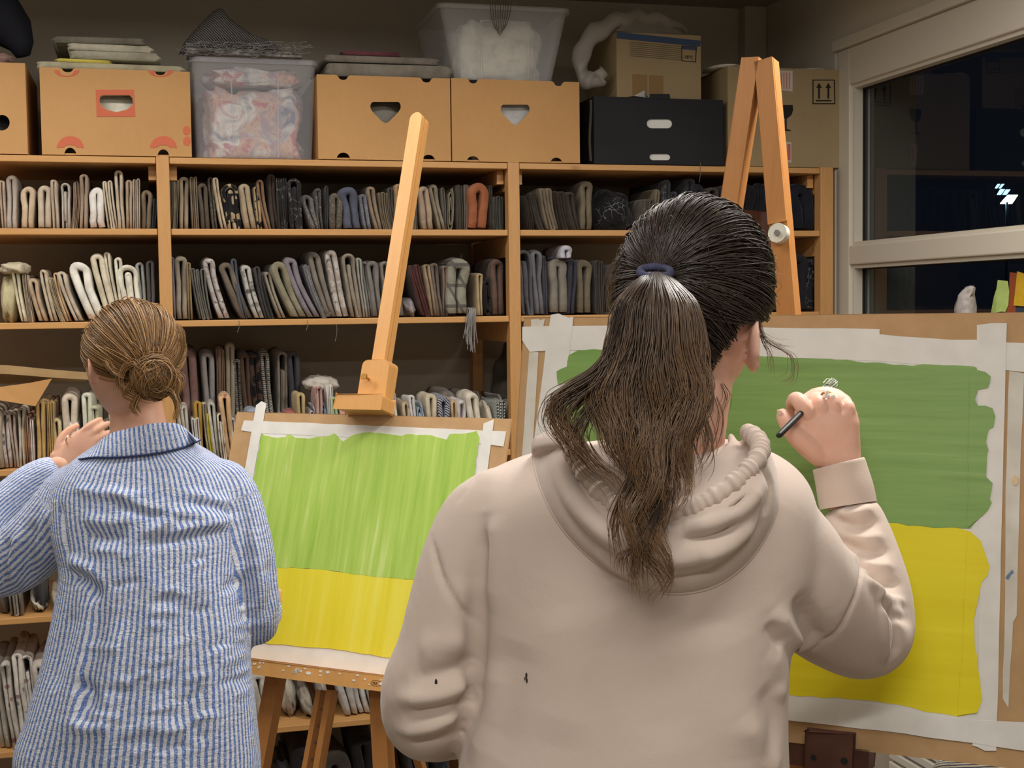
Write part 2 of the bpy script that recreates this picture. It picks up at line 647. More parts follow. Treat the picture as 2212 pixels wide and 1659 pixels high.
def flood(pxq, m, name):
    pts = [at(x, y, FD) for x, y in pxq]
    back = [p + np.array([.12, .12, .05]) for p in pts]
    mesh(name, pts + back, [(0, 1, 2, 3), (7, 6, 5, 4), (0, 4, 5, 1), (1, 5, 6, 2), (2, 6, 7, 3), (3, 7, 4, 0)], m, mast)


flood([(2160, 440), (2186, 440), (2196, 425), (2174, 425)], M['flood'], 'lamp_head')
for q in ([(2153, 421), (2162, 421), (2168, 412), (2158, 412)], [(2165, 421), (2174, 421), (2180, 413), (2170, 413)],
          [(2149, 407), (2154, 407), (2158, 401), (2152, 401)], [(2157, 407), (2162, 407), (2167, 401), (2161, 401)]):
    flood(q, M['flood_dim'], 'lamp_head')
tag(MB().box((XR + 1.0, -40, -3.3), (90, 90, -3.2)).build('ground', plain('dark_ground', (20, 22, 24), .9)), kind='structure')
# ------------------------------------------------------------------ shelf unit
D0, D1 = 3.95, 4.49                              # front and back of the shelving
PX = [-2.06, -1.03, 0.0, 1.03, 2.06]             # bay pitch
POSTX = [-1.005, 0.020, 1.048, 2.090]            # left face of each post
PW = 0.036
SZ = [2.008, 1.807, 1.546, 1.138, 0.720, 0.342, 0.05]
ST = 0.018
shelf = tag(empty('shelf_unit', (0.5, (D0 + D1) / 2, 0)), 'long pine shelf unit of open bays holding folded cloth', 'shelf')
for i, x in enumerate(POSTX):
    w = PW if i < 3 else 0.045
    MB().box((x, D0 - .001, 0), (x + w, D0 + .043, SZ[0] + .002)).build('post', M['pine_post'], shelf, bevel=.002)
    MB().box((x, D1 - .045, 0), (x + w, D1, SZ[0] + .0)).build('post', M['pine_post'], shelf, bevel=.002)
    for kz, z in enumerate(SZ):
        MB().box((x + .006, D0 + .043, z - ST - .062), (x + w - .006, D1 - .045, z - ST - .001)).build('side_rail', M['pine'], shelf)
        # cleats under the boards beside each post
        for sgn in () if kz else ((-1, 1) if 0 < i < 3 else ((1,) if i == 0 else (-1,))):
            x0 = x - .022 if sgn < 0 else x + w
            MB().box((x0 + .0005, D0 + .05, z - ST - .042), (x0 + .0215, D1 - .06, z - ST - .001)).build('cleat', M['pine'], shelf)
BAYS = [(-1.98, -1.006), (POSTX[0] + PW, POSTX[1]), (POSTX[1] + PW, POSTX[2]), (POSTX[2] + PW, POSTX[3])]
for bi, (x0, x1) in enumerate(BAYS[1:], 1):
    for k, z in enumerate(SZ):
        fz = .004 if k == 0 else 0.0
        b = MB().box((x0 + .001, D0 + (.004 if k else .002), z - ST), (x1 - .001, D1 - .002, z))
        b.build('shelf_board', M['pine'], shelf, bevel=.002)

# ------------------------------------------------------------------ folded cloths
FABN = [0]


def colname(c):
    r, g, b = c
    v = (r + g + b) / 3
    mx, mn = max(c), min(c)
    s = (mx - mn) / max(mx, 1)
    if s < 0.09 or (v < 60 and s < 0.25):
        return 'black' if v < 48 else 'charcoal' if v < 82 else 'dark grey' if v < 110 else 'grey' if v < 150 else 'pale grey' if v < 200 else 'white'
    if b >= r and b >= g:
        return 'slate blue' if v < 120 else 'grey lilac' if r > g + 2 else 'pale blue'
    if g >= r and g > b:
        return 'grey green' if s < .3 else 'green'
    h = (g - b) / max(mx - mn, 1)
    if s > .6:
        return 'yellow' if h > .8 else 'rust'
    if s > .38:
        return 'maroon' if (h < .25 and v < 90) else 'mustard' if h > .6 else 'rust brown' if v < 130 else 'tan'
    if h < .25:
        return 'dusty pink' if v > 110 else 'dark brown'
    if v < 72:
        return 'dark brown'
    if v < 105:
        return 'brown'
    if v < 135:
        return 'taupe'
    if v < 165:
        return 'beige'
    if s > .22:
        return 'tan' if v < 185 else 'pale yellow'
    return 'pale beige' if v < 188 else 'cream' if v < 212 else 'off white'


def strip_path(kind, w, h, rng):
    """centre line of the folded strip and its half thickness"""
    if kind == 'multi':
        n = int(rng.integers(4, 7))
        n += n % 2
        t = w / n
        pts = []
        for i in range(n):
            x = -w / 2 + t * (i + .5)
            top = h - t * .5 - (0.02 * h * rng.random()) - (0 if i in (n // 2 - 1, n // 2) else .02 * h * rng.random())
            bot = t * .5
            seq = [bot + (top - bot) * q for q in (0, .25, .5, .75, 1)]
            if i % 2:
                seq = seq[::-1]
            pts += [(x + w * .03 * math.sin(3 * z / h + i), z) for z in seq]
            if i < n - 1:
                zc = seq[-1]
                s = 1 if i % 2 == 0 else -1
                pts += [(x + t * .5 - t * .5 * math.cos(a), zc + s * t * .45 * math.sin(a)) for a in (math.pi / 3, 2 * math.pi / 3)]
        return np.array(pts), t * .44
    if kind == 'roll':
        th = np.linspace(0, 2 * math.pi * 2.2, 34)
        a = np.linspace(.10, .42, 34)
        x = w * a * np.cos(th)
        z = h * .5 + (h - w) * .5 * np.sign(np.sin(th)) * np.abs(np.sin(th)) ** .7 * np.linspace(.55, 1, 34) + w * a * np.sin(th) * .9
        return np.stack([x, z - z.min() + w * .07], 1), w * .065
    # 'fold': one thick fold, two legs and a bulb at the top; sometimes a tongue inside
    t = w * (.243 if kind == 'fold' else .15)
    bulb = 1.05 + .35 * rng.random()
    r = (w / 2 - t) * bulb
    lx = w / 2 - t
    pts = []
    wob = rng.normal(0, .03 * w, 5)
    for k, q in enumerate((0, .2, .42, .64, .82)):
        pts.append((-lx + wob[k] * .5 + (0 if q < .7 else -(r - lx) * .6), t * .6 + (h - r - t - t * .6) * q))
    for a in np.linspace(math.pi, 0, 9):
        pts.append((r * math.cos(a), h - r - t + (r) * math.sin(a)))
    for k, q in enumerate((.82, .64, .42, .2, 0)):
        pts.append((lx + wob[4 - k] * .5 + (0 if q < .7 else (r - lx) * .6), t * .6 + (h - r - t - t * .6) * q))
    if kind == 'open':
        # a second layer nested inside
        x2 = lx - 2 * t * 1.02
        pts += [(lx - t, t * .15), (x2, t * .6)]
        pts += [(x2 + wob[k] * .2, t * .6 + (h * .80 - t) * q) for k, q in enumerate((.3, .6, .85))]
        pts += [(x2 * math.cos(a), h * .80 + x2 * math.sin(a) * .9) for a in np.linspace(0, math.pi, 5)]
        pts += [(-x2 + wob[k] * .2, t * .6 + (h * .80 - t) * q) for k, q in enumerate((.8, .5, .2))]
    return np.array(pts), t


def cloth_mesh(kind, w, h, d, lean, rng):
    """folded cloth standing on edge: x across, y into the shelf, z up, front at y = 0"""
    if kind == 'heap':
        return heap_mesh(w, h, d, lean, rng)
    P, t = strip_path(kind, w, h, rng)
    n = len(P)
    T = np.gradient(P, axis=0)
    T /= np.linalg.norm(T, axis=1)[:, None] + 1e-9
    Nn = np.stack([-T[:, 1], T[:, 0]], 1)
    ys = [0.0, 0.006, 0.02, d * .35, d * .7, d]
    sc = [.55, .86, 1.0, 1.0, 1.0, .9]
    ph = rng.random(6) * 6.28
    am = w * .05
    s = np.linspace(0, 1, n)
    verts = []
    for y, k in zip(ys, sc):
        wav = am * np.sin(s * 11 + ph[0] + y * 22) * .5 + am * np.sin(s * 23 + ph[1] - y * 30) * .35
        for off in (1, -1):
            Q = P + Nn * (off * t * k) + Nn * wav[:, None]
            z = np.maximum(Q[:, 1] * (1 + .02 * math.sin(y * 18 + ph[2])), 0.0)
            q_ = np.clip(z / h, 0, 1)
            x = Q[:, 0] + lean * (1 - (1 - q_) ** 1.45) + .1 * w * math.sin(y * 9 + ph[3]) * (z / h)
            yy = np.full(n, y) + .010 * np.sin(z * 40 + ph[4]) * rng.random() - .004 * np.cos(s * 9 + ph[5])
            verts.append(np.stack([x, yy, z], 1))
    m = len(ys)
    V = np.concatenate(verts)
    idx = lambda k, o, i: (k * 2 + o) * n + i
    F_ = []
    for k in range(m - 1):
        for i in range(n - 1):
            F_.append((idx(k, 0, i), idx(k, 0, i + 1), idx(k + 1, 0, i + 1), idx(k + 1, 0, i)))
            F_.append((idx(k, 1, i + 1), idx(k, 1, i), idx(k + 1, 1, i), idx(k + 1, 1, i + 1)))
        F_.append((idx(k, 1, 0), idx(k, 0, 0), idx(k + 1, 0, 0), idx(k + 1, 1, 0)))
        F_.append((idx(k, 0, n - 1), idx(k, 1, n - 1), idx(k + 1, 1, n - 1), idx(k + 1, 0, n - 1)))
    for i in range(n - 1):
        F_.append((idx(0, 0, i + 1), idx(0, 0, i), idx(0, 1, i), idx(0, 1, i + 1)))
        F_.append((idx(m - 1, 0, i), idx(m - 1, 0, i + 1), idx(m - 1, 1, i + 1), idx(m - 1, 1, i)))
    return V, F_


def heap_mesh(w, h, d, lean, rng, nu=30, nv=16, sq=.8):
    """a crumpled cloth lying in soft folds"""
    ph = rng.random((7, 3)) * 6.28
    V, F_ = [], []
    for j in range(nv):
        v = j / (nv - 1) * math.pi
        for i in range(nu):
            u = i / nu * 2 * math.pi
            p = np.array([math.sin(v) * math.cos(u), math.sin(v) * math.sin(u), math.cos(v)])
            p = np.sign(p) * np.abs(p) ** sq
            r = 1.0
            for k in range(7):
                q = p * (2.2 + k * 1.1) + ph[k]
                r += (.16 / (1 + .45 * k)) * abs(math.sin(q[0] * 1.3 + 1.7 * math.sin(q[1])) * math.cos(q[2] * 1.1 + q[0])) - .05 / (1 + .45 * k)
            p = p * r
            z = max(p[2] * .5 + .42, 0.0)
            V.append((p[0] * w * .5 + lean * z, d * .5 + p[1] * d * .5, z * h))
    zt = max(v[2] for v in V)
    A_ = np.array(V)
    A_[:, 0] = (A_[:, 0] - A_[:, 0].min()) / np.ptp(A_[:, 0]) * w - w / 2
    A_[:, 1] = (A_[:, 1] - A_[:, 1].min()) / np.ptp(A_[:, 1]) * d
    A_[:, 2] *= h / zt
    V = [tuple(p) for p in A_]
    for j in range(nv - 1):
        for i in range(nu):
            F_.append((j * nu + i, (j + 1) * nu + i, (j + 1) * nu + (i + 1) % nu, j * nu + (i + 1) % nu))
    return np.array(V), F_


ORD = ['first', 'second', 'third', 'fourth', 'fifth', 'sixth', 'seventh', 'eighth', 'ninth', 'tenth', 'eleventh', 'twelfth', 'thirteenth',
       'fourteenth', 'fifteenth', 'sixteenth', 'seventeenth', 'eighteenth', 'nineteenth', 'twentieth', 'twenty-first', 'twenty-second',
       'twenty-third', 'twenty-fourth', 'twenty-fifth', 'twenty-sixth', 'twenty-seventh', 'twenty-eighth', 'twenty-ninth', 'thirtieth',
       'thirty-first', 'thirty-second', 'thirty-third', 'thirty-fourth', 'thirty-fifth', 'thirty-sixth']
NOUN = {'fold': 'folded cloth', 'open': 'folded cloth', 'multi': 'layered cloth', 'roll': 'rolled cloth', 'heap': 'crumpled cloth'}
PATN = {'blotch': 'blotched', 'leaf': 'leaf-print', 'floral': 'flowered', 'lines': 'line-patterned', 'stripe': 'striped', 'zebra': 'zebra-striped',
        'plaid': 'checked', 'speckle': 'speckled'}


def cloth_row(z, items, phrase, group, depth=0.0, dd=0.30, zlift=0.0):
    """items: (x at base, x at top, y of top, width px, colour[, kind[, pattern]]) in photograph pixels"""
    items = sorted(items, key=lambda it: it[0])
    fit = [1.06] * len(items)
    for k in range(len(items) - 1):              # neighbours are squeezed, they do not run through each other
        a, b = items[k], items[k + 1]
        gap = min(b[0] - a[0], b[1] - a[1], (b[0] + b[1] - a[0] - a[1]) / 2)
        s = max(min(1.06, gap / ((a[3] + b[3]) / 2 * .96)), .72)
        fit[k], fit[k + 1] = min(fit[k], s), min(fit[k + 1], s)
    for k, it in enumerate(items):
        xb, xt, yt, wpx, c = it[:5]
        wpx *= fit[k]
        kind = it[5] if len(it) > 5 else None
        pat = it[6] if len(it) > 6 else None
        rng = np.random.default_rng(1000 + FABN[0])
        FABN[0] += 1
        if kind is None:
            kind = ['fold', 'fold', 'open', 'multi', 'roll'][int(rng.integers(0, 5))] if wpx > 17 else ['fold', 'multi'][int(rng.integers(0, 2))]
            if kind == 'roll' and wpx < 24:
                kind = 'fold'
        yf = D0 + (.045 if z > 1.4 else .012) + depth + .030 * rng.random()
        # base on the shelf, top from the photograph
        ptop = on_y(xt, yt, yf)
        pbase = on_y(xb, 690, yf)
        w = wpx * yf / D0 * np.linalg.norm(on_y(xb + 1, 690, yf) - on_y(xb, 690, yf))
        h = max(ptop[2] - z, 0.03)
        lean = ptop[0] - pbase[0]
        d = dd * (0.85 + .3 * rng.random())
        V, F_ = cloth_mesh(kind, w, h, d, lean, rng)
        nm = NOUN[kind].replace(' ', '_')
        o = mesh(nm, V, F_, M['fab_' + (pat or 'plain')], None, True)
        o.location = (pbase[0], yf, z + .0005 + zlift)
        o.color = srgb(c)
        lab = '%s%s %s, %s from left %s' % (colname(c), ' ' + PATN[pat] if pat else '', NOUN[kind], ORD[k], phrase)
        tag(o, lab, 'cloth', group)


# left bay
cloth_row(SZ[1], [
    (16, 2, 391, 15, (185, 165, 145)), (33, 24, 380, 28, (186, 176, 166), 'fold'), (66, 58, 401, 26, (208, 188, 162), 'fold'),
    (103, 93, 401, 34, (200, 186, 166), 'fold'), (127, 114, 386, 18, (196, 180, 158), 'fold'), (149, 139, 395, 24, (188, 178, 168), 'open'),
    (166, 165, 393, 20, (188, 163, 138), 'multi'), (186, 181, 374, 22, (165, 145, 125), 'fold'), (217, 205, 406, 40, (232, 228, 222), 'fold'),
    (250, 234, 390, 32, (202, 190, 168), 'multi'), (269, 256, 369, 22, (198, 184, 164), 'fold'), (285, 277, 388, 18, (176, 156, 132), 'fold'),
    (300, 293, 388, 22, (186, 170, 150), 'multi'), (320, 316, 410, 24, (150, 136, 114), 'fold'), (335, 335, 430, 9, (90, 90, 92), 'multi')],
    'on upper shelf of left bay', 'cloths on the upper shelf of the left bay', 0.0)
cloth_row(SZ[2], [
    (20, 22, 572, 70, (198, 190, 152), 'heap'), (52, 32, 585, 20, (215, 206, 178), 'fold'), (68, 55, 592, 15, (206, 190, 166), 'multi'),
    (94, 72, 600, 22, (192, 170, 142), 'fold'), (117, 92, 580, 20, (202, 188, 164), 'fold'), (138, 108, 597, 22, (196, 180, 148), 'multi'),
    (150, 119, 587, 15, (205, 176, 138), 'fold'), (172, 133, 587, 24, (202, 188, 168), 'fold'), (212, 166, 566, 48, (240, 238, 228), 'fold'),
    (245, 208, 545, 38, (222, 212, 188), 'fold'), (258, 232, 547, 20, (228, 220, 200), 'fold'), (270, 254, 553, 22, (230, 224, 206), 'fold'),
    (292, 278, 570, 56, (232, 228, 212), 'open'), (312, 300, 566, 22, (165, 170, 165), 'fold'), (328, 325, 560, 22, (100, 96, 96), 'fold')],
    'on second shelf of left bay', 'cloths on the second shelf of the left bay')
cloth_row(SZ[3], [
    (-16, -14, 880, 26, (175, 160, 140)), (8, 8, 893, 19, (186, 166, 152), 'fold', 'blotch'), (25, 24, 890, 18, (192, 172, 158), 'fold'), (38, 45, 880, 20, (216, 206, 188), 'fold'),
    (47, 53, 900, 11, (192, 152, 112), 'fold'), (55, 60, 898, 9, (182, 142, 118), 'fold'), (62, 68, 905, 9, (216, 202, 192), 'fold'),
    (80, 88, 866, 26, (204, 168, 108), 'fold'), (101, 107, 868, 26, (190, 158, 98), 'multi'), (122, 122, 905, 26, (212, 197, 155), 'fold'),
    (143, 148, 849, 44, (220, 205, 186), 'fold'), (165, 160, 905, 24, (220, 216, 214), 'fold'), (184, 188, 852, 32, (218, 218, 196), 'fold'),
    (206, 205, 880, 24, (212, 212, 180), 'fold'), (228, 226, 915, 20, (160, 155, 120), 'multi', 'blotch'), (255, 250, 890, 26, (190, 180, 150)),
    (285, 282, 895, 24, (176, 160, 130)), (315, 318, 885, 26, (200, 190, 170))],
    'on third shelf of left bay', 'cloths on the third shelf of the left bay')
cloth_row(SZ[4], [(-22, -20, 1105, 60, (120, 115, 105), 'heap'), (14, 16, 1085, 38, (150, 142, 128), 'multi'), (58, 50, 1120, 50, (60, 60, 64), 'heap'),
                  (58, 56, 1288, 56, (206, 198, 178), 'heap'), (105, 104, 1282, 40, (170, 160, 140), 'heap')],
          'on fourth shelf of left bay', 'cloths on the fourth shelf of the left bay')
cloth_row(SZ[5], [(-18, -16, 1432, 24, (190, 184, 172), 'fold'), (6, 8, 1436, 20, (206, 200, 190), 'fold', 'floral'), (28, 34, 1413, 28, (222, 216, 206), 'fold', 'floral'),
                  (54, 56, 1418, 28, (224, 220, 212), 'open', 'floral'), (86, 84, 1430, 28, (205, 196, 186), 'fold')],
          'on fifth shelf of left bay', 'cloths on the fifth shelf of the left bay')
# middle bay
cloth_row(SZ[1], [
    (371, 370, 392, 8, (112, 102, 88), 'multi'), (382, 380, 389, 14, (156, 144, 122), 'multi'), (402, 396, 380, 20, (176, 160, 136), 'fold'),
    (428, 418, 380, 16, (140, 126, 108), 'multi'), (450, 437, 397, 18, (98, 88, 76), 'fold'), (470, 456, 384, 16, (90, 80, 68), 'fold', 'speckle'),
    (490, 466, 381, 18, (192, 176, 150), 'fold'), (512, 497, 398, 36, (190, 172, 140), 'open', 'leaf'), (546, 530, 396, 26, (172, 156, 130), 'fold'),
    (566, 552, 400, 18, (176, 156, 120), 'fold', 'leaf'), (585, 562, 388, 20, (146, 116, 90), 'fold'), (600, 586, 378, 18, (78, 66, 58), 'fold'),
    (618, 608, 382, 24, (52, 48, 46), 'multi', 'lines'), (646, 638, 384, 30, (46, 44, 44), 'open', 'lines'), (688, 664, 418, 30, (104, 104, 102), 'fold', 'speckle'),
    (698, 687, 408, 18, (82, 80, 78), 'fold', 'speckle'), (709, 706, 402, 8, (76, 76, 76), 'fold'), (729, 725, 415, 28, (98, 92, 80), 'fold', 'speckle'),
    (767, 755, 402, 36, (92, 97, 114), 'fold'), (799, 783, 418, 20, (112, 116, 128), 'fold', 'speckle'), (822, 800, 400, 20, (148, 132, 112), 'fold'),
    (843, 826, 414, 26, (126, 115, 96), 'multi'), (858, 842, 405, 12, (84, 80, 76), 'fold'), (871, 862, 395, 22, (176, 146, 110), 'fold'),
    (895, 888, 400, 22, (120, 110, 98), 'multi'), (930, 915, 402, 24, (172, 152, 132), 'fold'), (958, 938, 398, 24, (146, 136, 116), 'fold'),
    (966, 957, 403, 10, (112, 107, 97), 'fold'), (976, 975, 396, 22, (148, 140, 118), 'roll'), (998, 993, 400, 16, (84, 80, 72), 'multi'),
    (1009, 1008, 398, 13, (122, 111, 100), 'multi'), (1034, 1038, 393, 46, (164, 102, 70), 'fold'), (1064, 1061, 398, 8, (84, 78, 72), 'fold'),
    (1081, 1076, 425, 22, (76, 78, 70), 'multi')],
    'on upper shelf of middle bay', 'cloths on the upper shelf of the middle bay')
cloth_row(SZ[2], [
    (374, 369, 553, 12, (130, 125, 130), 'fold'), (394, 388, 553, 24, (172, 162, 146), 'fold'), (412, 406, 568, 14, (156, 136, 100), 'fold'),
    (446, 424, 582, 42, (112, 110, 102), 'multi'), (486, 447, 555, 34, (182, 172, 168), 'fold', 'blotch'), (536, 488, 565, 36, (120, 109, 96), 'fold'),
    (530, 505, 561, 16, (88, 92, 103), 'fold'), (562, 532, 572, 26, (138, 136, 126), 'fold', 'blotch'), (578, 556, 575, 16, (72, 70, 70), 'fold'),
    (588, 562, 592, 20, (90, 89, 84), 'multi'), (612, 576, 585, 20, (158, 150, 132), 'fold'), (648, 600, 566, 38, (146, 140, 118), 'fold'),
    (680, 628, 556, 30, (136, 130, 138), 'fold'), (708, 700, 655, 58, (128, 122, 134), 'heap'), (702, 662, 570, 16, (158, 156, 158), 'multi'),
    (718, 678, 541, 34, (132, 125, 114), 'fold'), (742, 713, 537, 36, (172, 162, 152), 'fold', 'blotch'), (772, 753, 550, 36, (148, 138, 124), 'open'),
    (790, 776, 558, 15, (156, 154, 146), 'fold'), (802, 788, 563, 18, (130, 128, 122), 'fold'), (818, 803, 561, 32, (128, 124, 120), 'fold'),
    (840, 829, 563, 20, (142, 134, 120), 'fold', 'speckle'), (862, 856, 572, 26, (120, 112, 108), 'fold'), (892, 886, 640, 44, (160, 152, 152), 'heap'), (926, 897, 573, 34, (94, 56, 52), 'multi'),
    (940, 922, 571, 20, (158, 138, 112), 'fold'), (951, 938, 570, 20, (116, 104, 94), 'fold'), (962, 962, 575, 16, (132, 116, 104), 'fold'),
    (988, 988, 556, 62, (150, 148, 134), 'fold', 'plaid'), (1038, 1036, 590, 12, (180, 160, 124), 'fold'), (1054, 1054, 588, 24, (50, 44, 42), 'roll'),
    (1078, 1076, 558, 30, (104, 84, 74), 'fold')],
    'on second shelf of middle bay', 'cloths on the second shelf of the middle bay')
cloth_row(SZ[3], [
    (385, 378, 865, 22, (206, 200, 174), 'fold'), (402, 398, 876, 18, (210, 205, 192), 'fold'), (424, 420, 905, 24, (206, 201, 196), 'multi', 'floral'),
    (424, 426, 868, 24, (180, 144, 64), 'fold'), (448, 441, 872, 14, (202, 187, 154), 'fold'), (453, 450, 892, 9, (198, 184, 44), 'fold'),
    (463, 456, 868, 20, (196, 192, 182), 'fold'), (470, 464, 900, 12, (142, 148, 132), 'fold'), (478, 474, 895, 18, (216, 206, 188), 'open', 'floral'),
    (494, 486, 852, 32, (208, 172, 128), 'fold', 'floral'), (504, 502, 905, 14, (216, 211, 202), 'fold'), (525, 522, 900, 24, (200, 194, 184), 'fold'),
    (552, 548, 884, 30, (150, 160, 176), 'fold'), (585, 580, 893, 26, (214, 206, 198), 'roll'), (610, 606, 884, 26, (216, 208, 200), 'roll', 'floral'),
    (634, 632, 888, 24, (176, 96, 90), 'fold')],
    'in front row, third shelf of middle bay', 'front cloths on the third shelf of the middle bay', 0.0, .14)
cloth_row(SZ[3], [
    (412, 405, 752, 32, (160, 128, 122), 'fold'), (452, 446, 757, 34, (184, 181, 181), 'fold'), (471, 477, 748, 22, (172, 147, 127), 'multi'),
    (489, 497, 743, 28, (190, 180, 160), 'fold'), (519, 511, 775, 22, (158, 152, 142), 'fold', 'zebra'), (538, 527, 760, 26, (112, 90, 74), 'fold'),
    (563, 549, 765, 26, (96, 76, 66), 'fold', 'leaf'), (588, 572, 759, 24, (200, 195, 185), 'fold', 'zebra'), (606, 608, 756, 30, (164, 156, 142), 'open'),
    (638, 632, 762, 24, (92, 92, 100), 'fold')],
    'in back row, third shelf of middle bay', 'back cloths on the third shelf of the middle bay', 0.17, .28)
cloth_row(SZ[3], [
    (650, 648, 848, 16, (186, 166, 116), 'fold'), (672, 672, 865, 30, (205, 200, 206), 'roll', 'floral'), (690, 690, 836, 20, (206, 170, 160), 'fold', 'floral'),
    (712, 711, 832, 22, (218, 212, 204), 'multi'), (702, 698, 862, 22, (150, 176, 192), 'roll'), (728, 722, 858, 22, (172, 196, 142), 'fold'),
    (752, 748, 862, 26, (206, 160, 150), 'fold'), (785, 782, 868, 30, (214, 206, 190), 'fold', 'floral'), (815, 812, 866, 26, (190, 180, 166), 'fold'),
    (840, 838, 862, 16, (196, 198, 204), 'fold', 'stripe'), (866, 848, 845, 22, (212, 205, 190), 'fold'), (882, 878, 866, 22, (196, 178, 148), 'fold', 'floral'),
    (904, 890, 855, 18, (222, 220, 218), 'fold'), (914, 908, 858, 24, (172, 186, 198), 'roll'), (932, 930, 850, 32, (210, 198, 172), 'fold'),
    (960, 958, 855, 26, (186, 190, 202), 'fold', 'stripe'), (981, 980, 862, 14, (200, 176, 142), 'fold'), (998, 996, 862, 17, (216, 212, 210), 'fold'),
    (1038, 1021, 848, 30, (222, 214, 196), 'fold'), (1060, 1056, 868, 22, (216, 206, 186), 'heap'), (1080, 1079, 866, 22, (206, 212, 200), 'multi', 'stripe')],
    'in low pile, third shelf of middle bay', 'low pile on the third shelf of the middle bay', 0.0, .16)
cloth_row(SZ[3], [(970, 968, 842, 28, (176, 170, 162), 'fold'), (1010, 1008, 846, 24, (160, 150, 140), 'fold'), (1032, 1030, 836, 26, (182, 176, 168), 'roll'),
                  (1072, 1071, 840, 28, (206, 202, 198), 'roll')],
          'behind low pile, third shelf of middle bay', 'cloths behind the low pile', 0.19, .22)
cloth_row(SZ[5], [(560, 556, 1455, 36, (196, 190, 180), 'fold'), (606, 602, 1452, 60, (186, 178, 164), 'heap'), (650, 650, 1500, 50, (160, 152, 138), 'heap'),
                  (686, 684, 1462, 40, (180, 172, 160), 'heap'), (745, 742, 1450, 34, (205, 202, 198), 'fold'), (774, 770, 1452, 30, (214, 212, 210), 'fold'),
                  (805, 800, 1455, 28, (196, 192, 186), 'fold'), (840, 838, 1460, 34, (180, 172, 162), 'fold')],
          'on fifth shelf of middle bay', 'cloths on the fifth shelf of the middle bay', 0.02)
cloth_row(SZ[6], [(600, 598, 1640, 60, (70, 70, 76), 'heap'), (655, 652, 1612, 60, (50, 48, 52), 'fold'), (725, 715, 1625, 60, (82, 76, 70), 'fold'),
                  (785, 782, 1590, 44, (44, 42, 44), 'fold'), (905, 903, 1622, 40, (62, 64, 70), 'open'), (950, 950, 1630, 44, (50, 52, 58), 'heap')],
          'on bottom shelf of middle bay', 'cloths on the bottom shelf of the middle bay', 0.03)
# right bay
cloth_row(SZ[1], [
    (1150, 1138, 425, 22, (66, 58, 50), 'multi'), (1172, 1151, 415, 18, (92, 84, 74), 'multi'), (1197, 1178, 408, 28, (128, 116, 98), 'multi'),
    (1225, 1205, 412, 28, (66, 58, 50), 'multi'), (1248, 1233, 412, 16, (70, 62, 54), 'fold'), (1268, 1266, 392, 26, (120, 110, 92), 'fold'),
    (1336, 1332, 398, 108, (34, 34, 38), 'heap', 'lines'), (1396, 1402, 430, 26, (92, 86, 76), 'multi', 'lines'), (1412, 1420, 408, 12, (130, 120, 98), 'fold'),
    (1426, 1442, 388, 20, (60, 60, 64), 'fold', 'lines'), (1444, 1456, 412, 16, (82, 82, 86), 'fold'), (1476, 1490, 385, 20, (54, 54, 60), 'fold'),
    (1508, 1512, 395, 30, (42, 42, 48), 'fold'), (1536, 1540, 405, 22, (76, 72, 60), 'open'), (1575, 1577, 400, 32, (40, 40, 44), 'fold'),
    (1612, 1612, 395, 36, (32, 32, 36), 'fold'), (1652, 1652, 398, 36, (34, 36, 44), 'multi'), (1694, 1692, 394, 40, (30, 32, 40), 'fold'), (1738, 1736, 392, 42, (32, 35, 46), 'fold')],
    'on upper shelf of right bay', 'cloths on the upper shelf of the right bay')
cloth_row(SZ[2], [
    (1142, 1136, 537, 26, (106, 106, 112), 'open'), (1166, 1160, 540, 26, (120, 121, 127), 'fold'), (1180, 1176, 552, 12, (80, 80, 88), 'fold'),
    (1206, 1206, 560, 42, (140, 134, 124), 'fold'), (1233, 1240, 562, 20, (64, 64, 76), 'fold'), (1264, 1262, 562, 36, (122, 113, 94), 'fold'),
    (1296, 1294, 565, 22, (76, 70, 66), 'multi'), (1330, 1328, 570, 30, (70, 64, 60)), (1400, 1398, 572, 40, (60, 58, 56)), (1690, 1690, 560, 34, (70, 66, 62)),
    (1728, 1727, 545, 32, (38, 38, 44), 'fold'), (1758, 1758, 558, 26, (34, 34, 42), 'fold', 'lines')],
    'on second shelf of right bay', 'cloths on the second shelf of the right bay')
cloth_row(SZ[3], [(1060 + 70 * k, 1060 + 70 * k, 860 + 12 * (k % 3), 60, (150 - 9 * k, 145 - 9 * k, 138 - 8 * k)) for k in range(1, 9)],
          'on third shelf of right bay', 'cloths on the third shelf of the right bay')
# the pale roll lying on the grey cloths of the right bay, the flat cloth on the low pile
def lay(kind, px, py, yf, zbase, w, h, d, c, label, rz=0.0, pat=None, lean=0.0):
    rng = np.random.default_rng(int(px * 7 + py))
    V, F_ = cloth_mesh(kind, w, h, d, lean, rng)
    o = mesh(NOUN[kind].replace(' ', '_'), V, F_, M['fab_' + (pat or 'plain')], None, True)
    p = on_y(px, py, yf)
    o.location = (p[0], yf, zbase)
    o.rotation_euler = (0, 0, rz)
    o.color = srgb(c)
    return tag(o, label, 'cloth')


lay('fold', 1222, 560, D0 + .03, on_y(1222, 561, D0 + .03)[2], .036, .046, .2, (196, 196, 206), 'silvery white folded cloth lying on grey cloths right of middle post')
lay('heap', 700, 838, D0 + .07, on_y(700, 846, D0 + .07)[2], .118, .046, .2, (206, 200, 190), 'crumpled off-white cloth lying on top of the low cloth pile')
lay('heap', 28, 590, D0 + .02, on_y(34, 590, D0 + .02)[2], .085, .034, .16, (206, 196, 168), 'flat cream cloth end poking out over second shelf of left bay')
